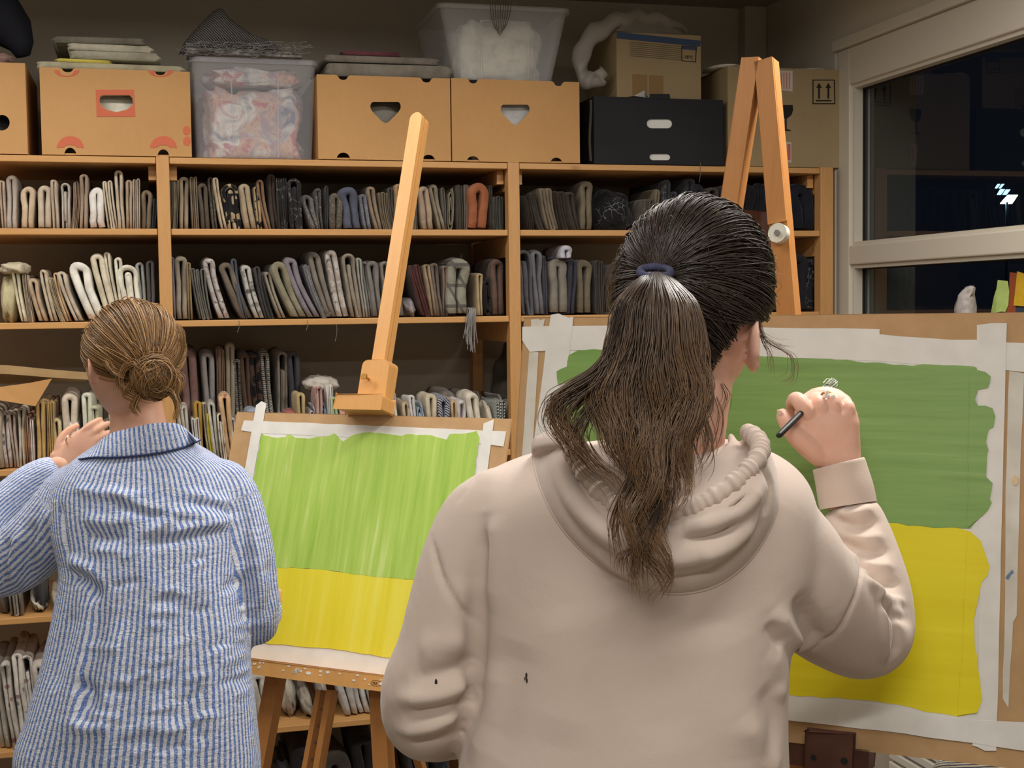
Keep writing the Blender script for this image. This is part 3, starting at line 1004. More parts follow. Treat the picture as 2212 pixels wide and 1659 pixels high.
# threads and the fringe that hang over the shelf edges
fr_ = MB()
for k in range(26):
    x = 1020 + RNG.normal(0, 6)
    y1 = 716 + RNG.random() * 48
    a = on_y(x, 672, D0 - .004)
    b = on_y(x + RNG.normal(-2, 6), y1, D0 - .006 - .01 * RNG.random())
    mid = (a + b) / 2 + RNG.normal(0, .004, 3)
    fr_.tube(catmull([a + np.array([0, .03, 0.01]), a, mid, b], 4), .0011, 4)
tag(fr_.build('cloth_fringe', plain('fringe_yarn', (150, 148, 146), .9)), 'grey yarn fringe hanging over second shelf edge of middle bay', 'fringe')
for (x, y0, y1) in ((516, 692, 718), (664, 692, 714), (1513, 352, 395), (727, 700, 737)):
    a, b = on_y(x, y0, D0 - .003), on_y(x - 3, y1, D0 - .005)
    tag(MB().tube(catmull([a, (a + b) / 2 + np.array([.003, 0, 0]), b], 5), .0009, 4).build('loose_thread', plain('thread', (120, 110, 96), .9)),
        {516: 'loose thread below the second shelf near left post', 664: 'short loose thread below second shelf mid bay', 1513: 'long pale thread hanging from top shelf below black box',
         727: 'loose dark thread hanging in the third shelf gap'}[x], 'thread', 'loose threads')
# ------------------------------------------------------------------ boxes and bins on top of the shelves
from mathutils.geometry import tessellate_polygon
TOPZ = SZ[0] + .003


def plate(mb, outer, holes, d0, d1, fn):
    """flat plate with cut-outs; outlines in (a, b), extruded from d0 to d1"""
    loops = [outer] + list(holes)
    tri = tessellate_polygon([[Vector((a, b, 0)) for a, b in lp] for lp in loops])
    flat = [p for lp in loops for p in lp]
    n = len(flat)
    v = [fn(a, b, d0) for a, b in flat] + [fn(a, b, d1) for a, b in flat]
    f = [tuple(t) for t in tri] + [tuple(n + i for i in reversed(t)) for t in tri]
    k = 0
    for lp in loops:
        m = len(lp)
        f += [(k + i, k + (i + 1) % m, n + k + (i + 1) % m, n + k + i) for i in range(m)]
        k += m
    return mb.add(v, f)


def arc(cx, cy, rx, ry, a0, a1, n=9):
    return [(cx + rx * math.cos(math.radians(a0 + (a1 - a0) * i / (n - 1))), cy + ry * math.sin(math.radians(a0 + (a1 - a0) * i / (n - 1)))) for i in range(n)]


class Carton:
    """open-topped carton; front face fitted to photograph pixels on the plane y = yf"""

    def __init__(self, name, label, xl, xr, yt, yb, yf, depth, mat, z0=None, hole=None, top=(), bottom=(), closed=False, sides_mat=None):
        self.yf = yf
        ym = (yt + yb) / 2
        self.x0, self.x1 = on_y(xl, ym, yf)[0], on_y(xr, ym, yf)[0]
        self.z0 = TOPZ if z0 is None else z0
        self.z1 = on_y((xl + xr) / 2, yt, yf)[2]
        x0, x1, z0, z1 = self.x0, self.x1, self.z0, self.z1
        self.t = tag(empty(name, ((x0 + x1) / 2, yf + depth / 2, z0)), label, 'box')
        fn = lambda a, b, d: np.array([a, yf + d, b])
        self.fn = fn
        out = [(x0, z0)]
        for (px, r, hgt) in sorted(bottom):
            cx = on_y(px, yb, yf)[0]
            out += arc(cx, z0, r, hgt, 180, 0)
        out += [(x1, z0), (x1, z1)]
        for (px, r, hgt) in sorted(top, reverse=True):
            cx = on_y(px, yt, yf)[0]
            out += [(cx + r, z1), (cx + r * .72, z1 - hgt * .25)] + arc(cx, z1 - hgt * .45, r * .62, hgt * .55, 0, -180, 7) + [(cx - r * .72, z1 - hgt * .25), (cx - r, z1)]
        out += [(x0, z1)]
        holes = []
        if hole is not None:
            holes = [[(on_y(px, py, yf)[0], on_y(px, py, yf)[2]) for px, py in h] for h in hole]
        th = .005
        self.front = plate(MB(), out, holes, 0, th, fn).build('front_panel', mat, self.t)
        MB().box((x0, yf + depth - th, z0), (x1, yf + depth, z1)).build('back_panel', mat, self.t)
        for a in (x0, x1 - th):
            MB().box((a, yf + th, z0), (a + th, yf + depth - th, z1)).build('side_panel', mat, self.t)
        MB().box((x0 + th, yf + th, z0), (x1 - th, yf + depth - th, z0 + th)).build('bottom_panel', mat, self.t)
        if closed:
            xm = (x0 + x1) / 2
            MB().box((x0, yf, z1), (x1, yf + depth / 2 - .001, z1 + .004)).build('top_flap', mat, self.t)
            MB().box((x0, yf + depth / 2 + .001, z1), (x1, yf + depth, z1 + .004)).build('top_flap', mat, self.t)

    def print_(self, name, polys, mat, holes=()):
        """flat print on the front panel, photograph pixels"""
        mb = MB()
        for i, p in enumerate(polys):
            q = [(on_y(x, y, self.yf)[0], on_y(x, y, self.yf)[2]) for x, y in p]
            hs = [[(on_y(x, y, self.yf)[0], on_y(x, y, self.yf)[2]) for x, y in h] for h in (holes if i == 0 else ())]
            plate(mb, q, hs, -.0012, -.0002, self.fn)
        return mb.build(name, mat, self.front)


def heart(cx, cy, w, h):
    """handle cut-out: flat top, rounded shoulders, pointed bottom"""
    return [(cx - w * .40, cy - h * .5), (cx + w * .40, cy - h * .5)] + [(cx + w * .40 + w * .10 * math.sin(math.radians(a)), cy - h * .28 - h * .22 * math.cos(math.radians(a))) for a in (30, 60, 90, 120)] + \
        [(cx + w * .42, cy - h * .02), (cx + w * .12, cy + h * .42), (cx, cy + h * .5), (cx - w * .12, cy + h * .42), (cx - w * .42, cy - h * .02)] + \
        [(cx - w * .40 - w * .10 * math.sin(math.radians(a)), cy - h * .28 - h * .22 * math.cos(math.radians(a))) for a in (120, 90, 60, 30)]


def ellipse(cx, cy, rx, ry, n=20):
    return [(cx + rx * math.cos(2 * math.pi * i / n), cy + ry * math.sin(2 * math.pi * i / n)) for i in range(n)]


def slot(cx, cy, w, h, n=7):
    r = h / 2
    return [(cx + w / 2 - r + r * math.cos(math.radians(a)), cy + r * math.sin(math.radians(a))) for a in np.linspace(-90, 90, n)] + \
        [(cx - w / 2 + r + r * math.cos(math.radians(a)), cy + r * math.sin(math.radians(a))) for a in np.linspace(90, 270, n)]


def stuffing(c, px, py, col, label, w=None, h=None, pat=None, dy=.03):
    """cloth packed into a carton, seen through its handle hole"""
    w = w or (c.x1 - c.x0) * .94
    h = h or (c.z1 - c.z0) * .92
    V, F_ = heap_mesh(w, h, .28, 0, np.random.default_rng(int(px)), 36, 20, .5)
    o = mesh('crumpled_cloth', V, F_, M['fab_' + (pat or 'plain')], None, True)
    o.location = ((c.x0 + c.x1) / 2, c.yf + .0075 + dy - V[:, 1].min(), c.z0 + .007)
    o.color = srgb(col)
    return tag(o, label, 'cloth')


YF = D0 + .006
bA = Carton('cardboard_box', 'tan cardboard box at far left edge with dark round hand hole', -225, 57, 132, 332, YF, .40, M['card'],
            hole=[ellipse(4, 265, 17, 17)])
stuffing(bA, 5, 265, (96, 98, 104), 'grey cloth inside the leftmost cardboard box on top shelf')
bB = Carton('cardboard_box', 'tan cardboard box with red printed arcs and red square around its hand hole', 88, 412, 150, 336, YF, .42, M['card'],
            hole=[[(216, 210), (222, 206), (280, 206), (286, 212), (287, 224), (275, 236), (252, 242), (235, 238), (220, 230), (215, 220)]],
            bottom=[(152, .016, .020), (353, .016, .020)], top=[(146, .021, .012), (346, .021, .012)])
bB.print_('red_square', [[(207, 194), (289, 194), (292, 252), (209, 252)]], M['red_ink'],
          holes=[[(215, 209), (222, 205), (280, 205), (287, 211), (288, 225), (276, 237), (252, 243), (234, 239), (219, 231), (214, 220)]])
for cx in (152, 353):
    bB.print_('red_arc', [arc(cx, 320, 29, 26, 180, 360, 13) + arc(cx, 318, 13, 5, 360, 180, 9)], M['red_ink'])
for cx in (144, 347):
    bB.print_('red_arc', [arc(cx, 152, 27, 14, 180, 0, 11) + [(cx + 16, 152)] + arc(cx, 158, 14, 6, 0, 180, 5) + [(cx - 16, 152)]], M['red_ink'])
bB.print_('red_dots', [ellipse(403, 282, 8, 10, 12), ellipse(404, 305, 8, 10, 12)], M['red_ink'])
stuffing(bB, 250, 225, (226, 222, 206), 'white cloth bulging in the red-bordered hand hole of a box', dy=.0)
bD = Carton('cardboard_box', 'plain tan cardboard box beside the plastic bin with dark pointed hand hole', 686, 973, 165, 344, YF, .42, M['card'],
            hole=[heart(833, 243, 66, 46)], top=[(741, .021, .014), (921, .021, .014)], bottom=[(742, .020, .020), (926, .020, .018)])
stuffing(bD, 833, 243, (140, 136, 126), 'grey cloth inside the plain box beside the plastic bin')
bE = Carton('cardboard_box', 'plain tan cardboard box under the frosted bin with pale pointed hand hole', 976, 1252, 173, 349, YF, .42, M['card'],
            hole=[heart(1113, 248, 63, 44)], top=[(1022, .020, .014), (1206, .020, .014)], bottom=[(1022, .019, .016), (1202, .019, .016)])
bE.z_top = bE.z1
stuffing(bE, 1113, 248, (196, 196, 196), 'pale grey cloth inside the box under the frosted bin', dy=.0)
bG = Carton('cardboard_box', 'black cardboard box with white slot beside the right easel', 1283, 1562, 212, 351, YF + .004, .40, M['card_black'],
            hole=[slot(1425, 267, 56, 20), slot(1426, 339, 46, 14)])
bG.print_('tab', [[(1404, 203), (1446, 203), (1448, 214), (1402, 214)]], M['card_black'])
MB().box((bG.x0 + .006, bG.yf + .006, bG.z0 + .006), (bG.x1 - .006, bG.yf + .012, bG.z1 - .02)).build('inner_sheet', M['paper'], bG.t)
for (px, py) in ((1272, 222), (1272, 285)):
    pass
MB().tube([on_y(1278, y, bG.yf - .002) + np.array([-.004 + .002 * math.sin(y), 0, 0]) for y in range(216, 350, 12)], .004, 6).build('torn_edge', plain('torn_card_edge', (70, 64, 58), .9), bG.t)
# the white paper scraps on the black box
mesh('paper_scrap', [on_y(1335, 213, YF), on_y(1370, 207, YF), on_y(1392, 195, YF + .02), on_y(1402, 212, YF + .01), on_y(1400, 212, YF + .045), on_y(1340, 212, YF + .04)],
     [(0, 1, 5), (1, 2, 4, 5), (2, 3, 4)], M['paper'])
tag(bpy.data.objects['paper_scrap'], 'torn white paper scrap on the black cardboard box', 'paper')

bH = Carton('cardboard_box', 'taped brown freezer carton with blue band standing on the black box', 1332, 1514, 76, 212, YF + .05, .30, M['card_dark'], z0=bG.z1 + .001, closed=True)
pH = lambda pts: pts
bH.print_('blue_band', [[(1332, 69), (1514, 88), (1512, 101), (1332, 83)]], M['blue_ink'])
bH.print_('text_block', [[(1358 + 2, y), (1472, y + 10), (1472, y + 11.6), (1358 + 2, y + 1.6)] for y in np.arange(90, 120, 4.2)], plain('grey_print', (112, 100, 80), .8))
bH.print_('picture_print', [[(1366, 160), (1398, 162), (1398, 206), (1366, 206)], [(1402, 162), (1433, 164), (1432, 208), (1402, 206)]], plain('faint_brown_print', (140, 112, 74), .8))
bH.print_('temperature_frame', [[(1472, 98), (1505, 101), (1503, 135), (1472, 132)]], M['black_ink'], holes=[[(1473.5, 99.5), (1503.5, 102.5), (1501.5, 133.5), (1473.5, 130.5)]])
bH.print_('blue_header', [[(1474, 100), (1503, 103), (1503, 109), (1474, 106)]], M['blue_ink'])


def lettering(text, size, p, xdir, mat, parent, name='lettering', updir=(0, 0, 1), off=.0016):
    cu = bpy.data.curves.new('lettering', 'FONT')
    cu.body = text
    cu.size = size
    cu.extrude = .0003
    ob = bpy.data.objects.new('lettering_tmp', cu)
    COL.objects.link(ob)
    bpy.context.view_layer.update()
    me = bpy.data.meshes.new_from_object(ob.evaluated_get(bpy.context.evaluated_depsgraph_get()))
    bpy.data.objects.remove(ob)
    x = Vector(_n(xdir))
    z = Vector(_n(updir))
    nrm = x.cross(z)
    Mx = Matrix(((x.x, z.x, nrm.x, 0), (x.y, z.y, nrm.y, 0), (x.z, z.z, nrm.z, 0), (0, 0, 0, 1)))
    Mx.translation = Vector(p) + nrm * off
    me.transform(Mx)
    return link(name, me, mat, parent)


lettering('-18°C', .0145, on_y(1475, 126, bH.yf), (1, 0, -.04), M['black_ink'], bH.front)
bI = Carton('cardboard_box', 'large brown carton with arrow and glass symbols beside the window', 1572, 1817, 150, 349, YF + .01, .42, M['card_dark'], closed=True)
# upright arrows in a frame
bI.print_('arrow_frame', [[(1755, 172), (1803, 172), (1804, 225), (1755, 225)]], M['black_ink'], holes=[[(1757, 174), (1801, 174), (1802, 223), (1757, 223)]])
for cx in (1769, 1789):
    bI.print_('up_arrow', [[(cx - 1.8, 213), (cx - 1.8, 190), (cx - 6, 190), (cx, 179), (cx + 6, 190), (cx + 1.8, 190), (cx + 1.8, 213)]], M['black_ink'])
bI.print_('arrow_bar', [[(1762, 216), (1796, 216), (1796, 219), (1762, 219)]], M['black_ink'])
bI.print_('glass_symbol', [[(1686, 227), (1712, 227), (1713, 238), (1709, 249), (1701, 255), (1699, 257), (1699, 279), (1708, 281), (1708, 283), (1690, 283), (1690, 281), (1696, 279), (1696, 257), (1694, 255), (1688, 248), (1686, 238)]], M['black_ink'])
for (x0, y0, x1, y1) in ((1680, 152, 1712, 198), (1694, 306, 1709, 352)):
    st = bI.print_('sticker', [[(x0, y0), (x1, y0 + 1), (x1, y1), (x0 + 2, y1 - 4)]], M['label_paper'])
    mb = MB()
    for k in range(4):
        xx = x0 + 6 + k * (x1 - x0 - 8) / 4
        q = [(on_y(x, y, bI.yf)[0], on_y(x, y, bI.yf)[2]) for x, y in ((xx, y0 + 5), (xx + 2, y0 + 5), (xx + 2, y1 - 6), (xx, y1 - 6))]
        plate(mb, q, [], -.0016, -.0013, bI.fn)
    mb.build('sticker_text', M['pink_ink'], bI.front)
# side of the big carton that faces the camera, as in the photo its left face is lit: it is the same box (side panel)


# plastic bins -------------------------------------------------------
def clear_plastic(name, tint, alpha, rough=.18):
    t = NT(name, rough, .5)
    tr = t.node('ShaderNodeBsdfTransparent')
    tr.inputs[0].default_value = tint
    t.b.inputs['Base Color'].default_value = (tint[0] * .75, tint[1] * .75, tint[2] * .78, 1)
    mx = t.node('ShaderNodeMixShader')
    mx.inputs[0].default_value = alpha
    t.put(mx.inputs[1], tr.outputs[0])
    t.put(mx.inputs[2], t.b.outputs[0])
    t.put(t.out.inputs['Surface'], mx.outputs[0])
    return t.m


M['bin_clear'] = clear_plastic('clear_plastic', (.96, .96, .98, 1), .22, .12)
M['bin_frost'] = clear_plastic('frosted_plastic', (.95, .95, .93, 1), .30, .3)


def plastic_bin(name, label, xl, xr, xlb, xrb, yt, yb, yf, depth, z0, mat):
    ym = (yt + yb) / 2
    X0, X1 = on_y(xl, yt, yf)[0], on_y(xr, yt, yf)[0]
    B0, B1 = on_y(xlb, yb, yf)[0], on_y(xrb, yb, yf)[0]
    z1 = on_y((xl + xr) / 2, yt, yf)[2]
    t = tag(empty(name, ((X0 + X1) / 2, yf + depth / 2, z0)), label, 'storage bin')
    n = 8

    def ring(z, s):
        a0, a1 = B0 + (X0 - B0) * s, B1 + (X1 - B1) * s
        y0, y1 = yf + .012 * (1 - s), yf + depth - .012 * (1 - s)
        return [np.array([a, b, z]) for a, b in rounded_rect(a0, y0, a1, y1, .02, 5)]
    hs = [0, .02, .35, .7, 1]
    rings = [ring(z0 + (z1 - z0) * s, s) for s in hs]
    MB().loft(rings, False).add(ring(z0 + .001, 0), [tuple(range(20))]).build('tub', mat, t, smooth=False)
    rim = []
    for (o, z) in ((0, z1 - .012), (.007, z1 - .012), (.007, z1 + .002), (0, z1 + .004)):
        rim.append([np.array([a, b, z]) for a, b in rounded_rect(X0 - o, yf - o, X1 + o, yf + depth + o, .022 + o, 5)])
    MB().loft(rim, False).build('rim', mat, t)
    # moulded panel ridge on the front
    w = X1 - X0
    xm0, xm1 = X0 + w * .31, X0 + w * .69
    r = MB()
    zt = z0 + (z1 - z0) * .80
    for a in (xm0, xm1):
        r.tube([(a, yf + .004, zt), (a + (0.004 if a == xm0 else -.004), yf + .010, z0 + .004)], .0028, 6)
    r.tube([(xm0, yf + .004, zt), (xm1, yf + .004, zt)], .0022, 6)
    r.build('panel_ridge', mat, t)
    return t, (X0, X1, B0, B1, z1)


t_, (X0, X1, B0, B1, Z1) = plastic_bin('plastic_bin', 'clear plastic bin of flowered fabric between two cardboard boxes', 414, 682, 424, 676, 128, 345, YF + .002, .40, TOPZ, M['bin_clear'])
_f = NT('flowered_bin_fabric', .85, .15)
_v = _f.coord('Object', (1, 1, 1))
_big = _f.voronoi(_v, 9, 'F1', 'Color')
_n1 = _f.noise(_v, 11, 4, .55, 1.2)
_c = _f.ramp(_n1, [(.34, srgb((120, 124, 138))), (.46, srgb((196, 192, 186))), (.54, srgb((226, 222, 210))), (.62, srgb((186, 128, 128))), (.72, srgb((150, 96, 104)))])
_n2 = _f.noise(_f.coord('Object', (1, 1, 1), (0, 0, 0), (3, 1, 2)), 9, 3, .5, .8)
_c = _f.mix(_f.ramp(_n2, [(.50, (0, 0, 0)), (.56, (1, 1, 1))]), _c, _f.ramp(_f.noise(_v, 14, 3, .6, 1.5), [(.4, srgb((170, 150, 158))), (.5, srgb((206, 176, 150))), (.6, srgb((182, 116, 118)))]))
_f.base(_c)
M['bin_fabric'] = _f.m
V, F_ = heap_mesh((B1 - B0) * .95, .222, .34, 0, np.random.default_rng(4), 56, 30, .42)
o = mesh('flowered_fabric', V, F_, M['bin_fabric'], None, True)
o.location = ((B0 + B1) / 2 - (V[:, 0].max() + V[:, 0].min()) / 2, YF + .020 - V[:, 1].min(), TOPZ + .004)
tag(o, 'flowered pink and grey fabric filling the clear plastic bin', 'cloth')
V, F_ = heap_mesh((B1 - B0) * .90, .062, .30, 0, np.random.default_rng(11), 44, 20, .5)
o = mesh('folded_cloth', V, F_, M['bin_fabric'], None, True)
o.location = ((B0 + B1) / 2 + .002, YF + .04, TOPZ + .214)
tag(o, 'reddish flowered cloth on top inside the clear plastic bin', 'cloth')

zE = bE.z1 + .001
t_, (X0, X1, B0, B1, Z1) = plastic_bin('plastic_bin', 'frosted plastic bin of white cloth stacked on a cardboard box', 950, 1228, 985, 1196, 14, 176, YF + .012, .38, zE, M['bin_frost'])
V, F_ = heap_mesh((B1 - B0) * .96, .20, .32, 0, np.random.default_rng(9), 40, 22, .45)
o = mesh('crumpled_cloth', V, F_, M['fab_plain'], None, True)
o.location = ((B0 + B1) / 2 - (V[:, 0].max() + V[:, 0].min()) / 2, YF + .03 - V[:, 1].min(), zE + .004)
o.color = srgb((226, 220, 204))
tag(o, 'white cloth filling the frosted plastic bin', 'cloth')
# netting with a striped edge hung over the frosted bin
nt = MB()
for k in range(9):
    nt.tube(catmull([on_y(1058 + k * 6, 2, YF + .004), on_y(1062 + k * 4.6, 40, YF + .006), on_y(1070 + k * 2.4, 78 - abs(k - 4) * 4, YF + .008)], 4), .0011, 4)
tag(nt.build('string_tassel', plain('dark_string', (96, 90, 78), .9)), 'dark string tassel hanging inside the frosted bin front', 'string')


# soft things on the boxes -------------------------------------------
def soft(name, label, cat, px0, px1, py0, py1, yf, depth, z0, c, seed, pat=None, lean=0.0, mat=None, sq=.8):
    x0, x1 = on_y(px0, (py0 + py1) / 2, yf)[0], on_y(px1, (py0 + py1) / 2, yf)[0]
    z1 = on_y((px0 + px1) / 2, py0, yf)[2]
    zb = on_y((px0 + px1) / 2, py1, yf)[2] if z0 is None else z0
    V, F_ = heap_mesh(x1 - x0, max(z1 - zb, .012), depth, lean, np.random.default_rng(seed), 36, 18)
    o = mesh(name, V, F_, mat or M['fab_' + (pat or 'plain')], None, True)
    o.location = ((x0 + x1) / 2, yf, zb)
    o.color = srgb(c)
    return tag(o, label, cat)


def flat_stack(specs, yf, z0, depth=.36):
    """folded lengths of cloth lying flat one on another: (px0, px1, y top, colour, label)"""
    z = z0
    for k, (px0, px1, yt, c, label) in enumerate(specs):
        x0, x1 = on_y(px0, yt, yf)[0], on_y(px1, yt, yf)[0]
        z1 = max(on_y((px0 + px1) / 2, yt, yf)[2], z + .006)
        w, h = x1 - x0, z1 - z
        rng = np.random.default_rng(int(px0 * 3 + yt))
        # lying fold: profile in x-z, folded edge at both ends
        prof = rounded_rect(-w / 2, 0, w / 2, h, min(h * .48, w * .3), 5)
        ph = rng.random(4) * 6.28
        rings = []
        for q, (y, s) in enumerate(((0, .94), (.008, 1.0), (depth * .5, 1.0), (depth - .01, 1.0), (depth, .95))):
            rings.append([np.array([a * s + .004 * math.sin(9 * b / max(h, .01) + ph[0]), y + .006 * math.sin(a * 14 + ph[1]), max(b * (1 - (1 - s) * .6), 0) + (0 if b < h * .3 else .05 * h * math.sin(a * 22 + ph[2] + y * 9))]) for a, b in prof])
        mb = MB().loft(rings)
        o = mb.build('folded_cloth', M['fab_plain'], None, True)
        o.location = ((x0 + x1) / 2, yf, z + .0005)
        o.color = srgb(c)
        tag(o, label, 'cloth')
        z = z1 + .001
    return z


zB = bB.z1 + .002
flat_stack([(80, 398, 138, (186, 178, 150), 'cream folded cloth lying directly on the red-printed box'),
            (120, 240, 128, (214, 200, 96), 'yellow folded cloth lying on the red-printed box'),
            (150, 345, 112, (176, 172, 152), 'grey folded cloth in the stack on the red-printed box'),
            (146, 330, 96, (196, 190, 170), 'pale folded cloth near top of stack on red-printed box'),
            (112, 312, 80, (128, 124, 110), 'dark grey folded cloth topping the stack on the red-printed box')], YF + .03, zB)
zD = bD.z1 + .002
flat_stack([(704, 978, 138, (142, 136, 124), 'grey folded cloth lying on the plain box beside the bin'),
            (700, 948, 122, (136, 128, 118), 'taupe folded cloth in the stack on the plain box'),
            (738, 866, 111, (112, 66, 72), 'maroon folded cloth topping the stack on the plain box')], YF + .03, zD)
# striped cushion and the wire-net mat over the clear bin
bin_top = on_y(548, 122, YF)[2]
_t = NT('striped_cushion_cloth', .85, .15)
_w = _t.wave(_t.coord('Object', (1, 1, 1), (0, .75, 0)), 55, 2.5, 'X', 2, 2.0)
_t.base(_t.ramp(_w, [(.80, srgb((64, 62, 64))), (.93, srgb((150, 146, 140)))]))
M['cushion'] = _t.m
_yc = YF + .12
_pts = [(386, 118), (398, 92), (436, 48), (474, 18), (500, 44), (548, 78), (592, 96), (584, 118)]
_o = [(on_y(x, y, _yc)[0], on_y(x, y, _yc)[2]) for x, y in _pts]
_o = [(a, max(b, bin_top + .002)) for a, b in _o]
_c0 = np.mean(_o, axis=0)
rings = []
_P = catmull(np.array(_o + _o[:1]), 5)[:-1]
for y, s in ((-.06, .30), (-.052, .66), (-.03, .90), (0, 1.0), (.03, .92), (.055, .68), (.065, .3)):
    rings.append([np.array([_c0[0] + (a - _c0[0]) * s, _yc + y, max(bin_top + .002, _c0[1] + (b - _c0[1]) * s)]) for a, b in _P])
tag(MB().loft(rings).build('cushion', M['cushion'], None, True), 'dark striped pointed cushion lying on the clear plastic bin', 'cushion')
nm = MB()
_r = np.random.default_rng(3)
for k in range(120):
    x = 400 + _r.random() * 252
    y = 92 + _r.random() * 26
    a = on_y(x, y, YF - .008 - .01 * _r.random())
    b = on_y(x + _r.normal(0, 26), min(max(y + _r.normal(0, 9), 90), 120), YF - .008 - .01 * _r.random())
    nm.tube(catmull([a, (a + b) / 2 + _r.normal(0, .004, 3), b], 3), .0009, 3)
for k in range(7):
    z = 92 + k * 4.2
    nm.tube([on_y(x, z + 2 * math.sin(x * .05 + k), YF - .006) for x in range(402, 656, 14)], .0008, 3)
    nm.tube([on_y(402 + k * 41, z2, YF - .007) for z2 in (90, 104, 120)], .0008, 3)
nm.box((on_y(404, 100, YF)[0], YF - .004, bin_top + .001), (on_y(652, 100, YF)[0], YF + .10, bin_top + .018))
tag(nm.build('wire_mat', mottled('silver_netting', (92, 90, 86), (150, 148, 142), 60, .5)), 'silvery wire net mat folded over the clear plastic bin', 'mat')
# dark jacket piled on the leftmost box, its sleeve poking out
zA = bA.z1 + .002
jk = []
for (x, y, r) in ((-150, 60, .12), (-60, 30, .13), (0, 40, .095), (28, 70, .062), (44, 100, .034), (52, 122, .018)):
    jk.append((on_y(x, y, YF + .12), r))
rings = tube_rings([p for p, _ in jk], [r for _, r in jk], 20, 1.0)
rings = [[np.array([p[0], p[1], max(p[2], zA)]) + .006 * np.sin(np.array([p[2], p[0], p[1]]) * 60) * np.array([1, 1, 0]) for p in r] for r in rings]
tag(MB().loft(rings).build('jacket', plain('black_jacket_cloth', (30, 31, 40), .85), None, True), 'black crumpled jacket on the leftmost cardboard box', 'jacket')
soft('crumpled_cloth', 'dusty pink cloth under the black jacket on leftmost box', 'cloth', -60, 30, 108, 130, YF + .01, .12, zA, (150, 120, 112), 21)
soft('crumpled_cloth', 'white cloth lying on the brown symbol carton', 'cloth', 1546, 1625, 136, 152, YF + .02, .16, bI.z1 + .006, (220, 212, 196), 22)
soft('crumpled_cloth', 'thin white wrapper on the brown symbol carton near window', 'cloth', 1732, 1800, 143, 151, YF + .03, .14, bI.z1 + .006, (206, 200, 190), 23)
# translucent bag hanging over the freezer carton
_t = clear_plastic('translucent_bag', (.9, .86, .78, 1), .34, .4)
M['bag'] = _t
bagp = [(1480, 62, .16, .010), (1420, 44, .14, .024), (1360, 42, .12, .028), (1300, 62, .10, .026), (1262, 100, .10, .026), (1252, 135, .10, .026), (1262, 168, .09, .026), (1288, 178, .07, .022), (1302, 152, .06, .014)]
P_ = catmull([on_y(x, y, YF + d) for x, y, d, r in bagp], 5)
R_ = catmull([[r, 0, 0] for *_, r in bagp], 5)[:, 0]
rings = tube_rings(P_, R_, 14)
_r = np.random.default_rng(5)
rings = [[p + .008 * np.array([math.sin(p[2] * 90 + i), math.cos(p[0] * 70 + i * .7), math.sin(p[0] * 80)]) for p in r] for i, r in enumerate(rings)]
tag(MB().loft(rings).build('plastic_bag', M['bag'], None, True), 'translucent plastic bag drooping over the side of freezer carton', 'bag')
mesh('plastic_sheet', [on_y(1330, 66, YF + .06), on_y(1370, 40, YF + .12), on_y(1418, 30, YF + .16), on_y(1421, 66, YF + .10), on_y(1478, 74, YF + .14), on_y(1440, 78, YF + .07)],
     [(0, 1, 3), (1, 2, 3), (3, 2, 4), (0, 3, 5), (3, 4, 5)], M['bag'])
tag(bpy.data.objects['plastic_sheet'], 'peaked sheet of translucent plastic on the freezer carton top', 'bag')
# kraft paper on the third shelf of the left bay
kz = on_y(60, 866, D0 + .03)[2]


def sheet(name, label, pxs, mat, th=.0015, cat='paper'):
    """bent paper: rows of points (px, py, y) from one edge to the other"""
    rows = [[on_y(x, y, D0 + d) for x, y, d in r] for r in pxs]
    v, f = [], []
    for r in rows:
        v += r
    n = len(rows[0])
    for i in range(len(rows) - 1):
        for j in range(n - 1):
            f.append((i * n + j, i * n + j + 1, (i + 1) * n + j + 1, (i + 1) * n + j))
    o = mesh(name, v, f, mat)
    s = o.modifiers.new('thickness', 'SOLIDIFY')
    s.thickness = th
    return tag(o, label, cat)


M['kraft'] = mottled('kraft_paper', (186, 138, 84), (196, 148, 92), 14, .7)
M['kraft_dark'] = mottled('kraft_paper_old', (150, 122, 84), (164, 136, 96), 14, .75)
sheet('kraft_paper', 'folded orange-brown kraft paper on cloths at left', [[(-60, 838, .0), (0, 836, .0), (60, 828, .0), (112, 818, .02)], [(-60, 868, -.012), (0, 864, -.012), (50, 872, -.012), (76, 877, -.01)], [(-60, 864, .02), (0, 861, .02), (40, 868, .02), (70, 862, .03)]], M['kraft'])
sheet('kraft_paper', 'long dull brown kraft paper lying above the orange kraft paper', [[(-60, 788, .04), (20, 790, .04), (120, 800, .05), (200, 806, .09)], [(-60, 806, .0), (20, 808, .0), (120, 816, .02), (190, 820, .06)], [(-60, 826, .06), (20, 828, .06), (110, 822, .08), (180, 826, .12)]], M['kraft_dark'])
# dark cushion seen through to the right bay behind the middle post
soft('cushion', 'dark grey square cushion behind the middle post', 'cushion', 1068, 1170, 735, 836, D0 + .37, .11, SZ[3] + .001, (88, 84, 76), 31)
# ------------------------------------------------------------------ easels, boards and paintings
def board_frame(px, py, depth, back_deg, lean_deg):
    """plane through a pixel at a depth; back_deg: heading of its back, measured from the room's depth axis towards the window"""
    b = math.radians(back_deg)
    l = math.radians(lean_deg)
    back = np.array([math.sin(b), math.cos(b), 0])
    right = np.array([math.cos(b), -math.sin(b), 0])
    up = np.array([0, 0, math.cos(l)]) + back * math.sin(l)
    return frame(at(px, py, depth), right, up)


def fmat(fr):
    m = Matrix.Identity(4)
    for i in range(3):
        m[i][0], m[i][1], m[i][2], m[i][3] = fr.r[i], fr.u[i], fr.n[i], fr.o[i]
    return m


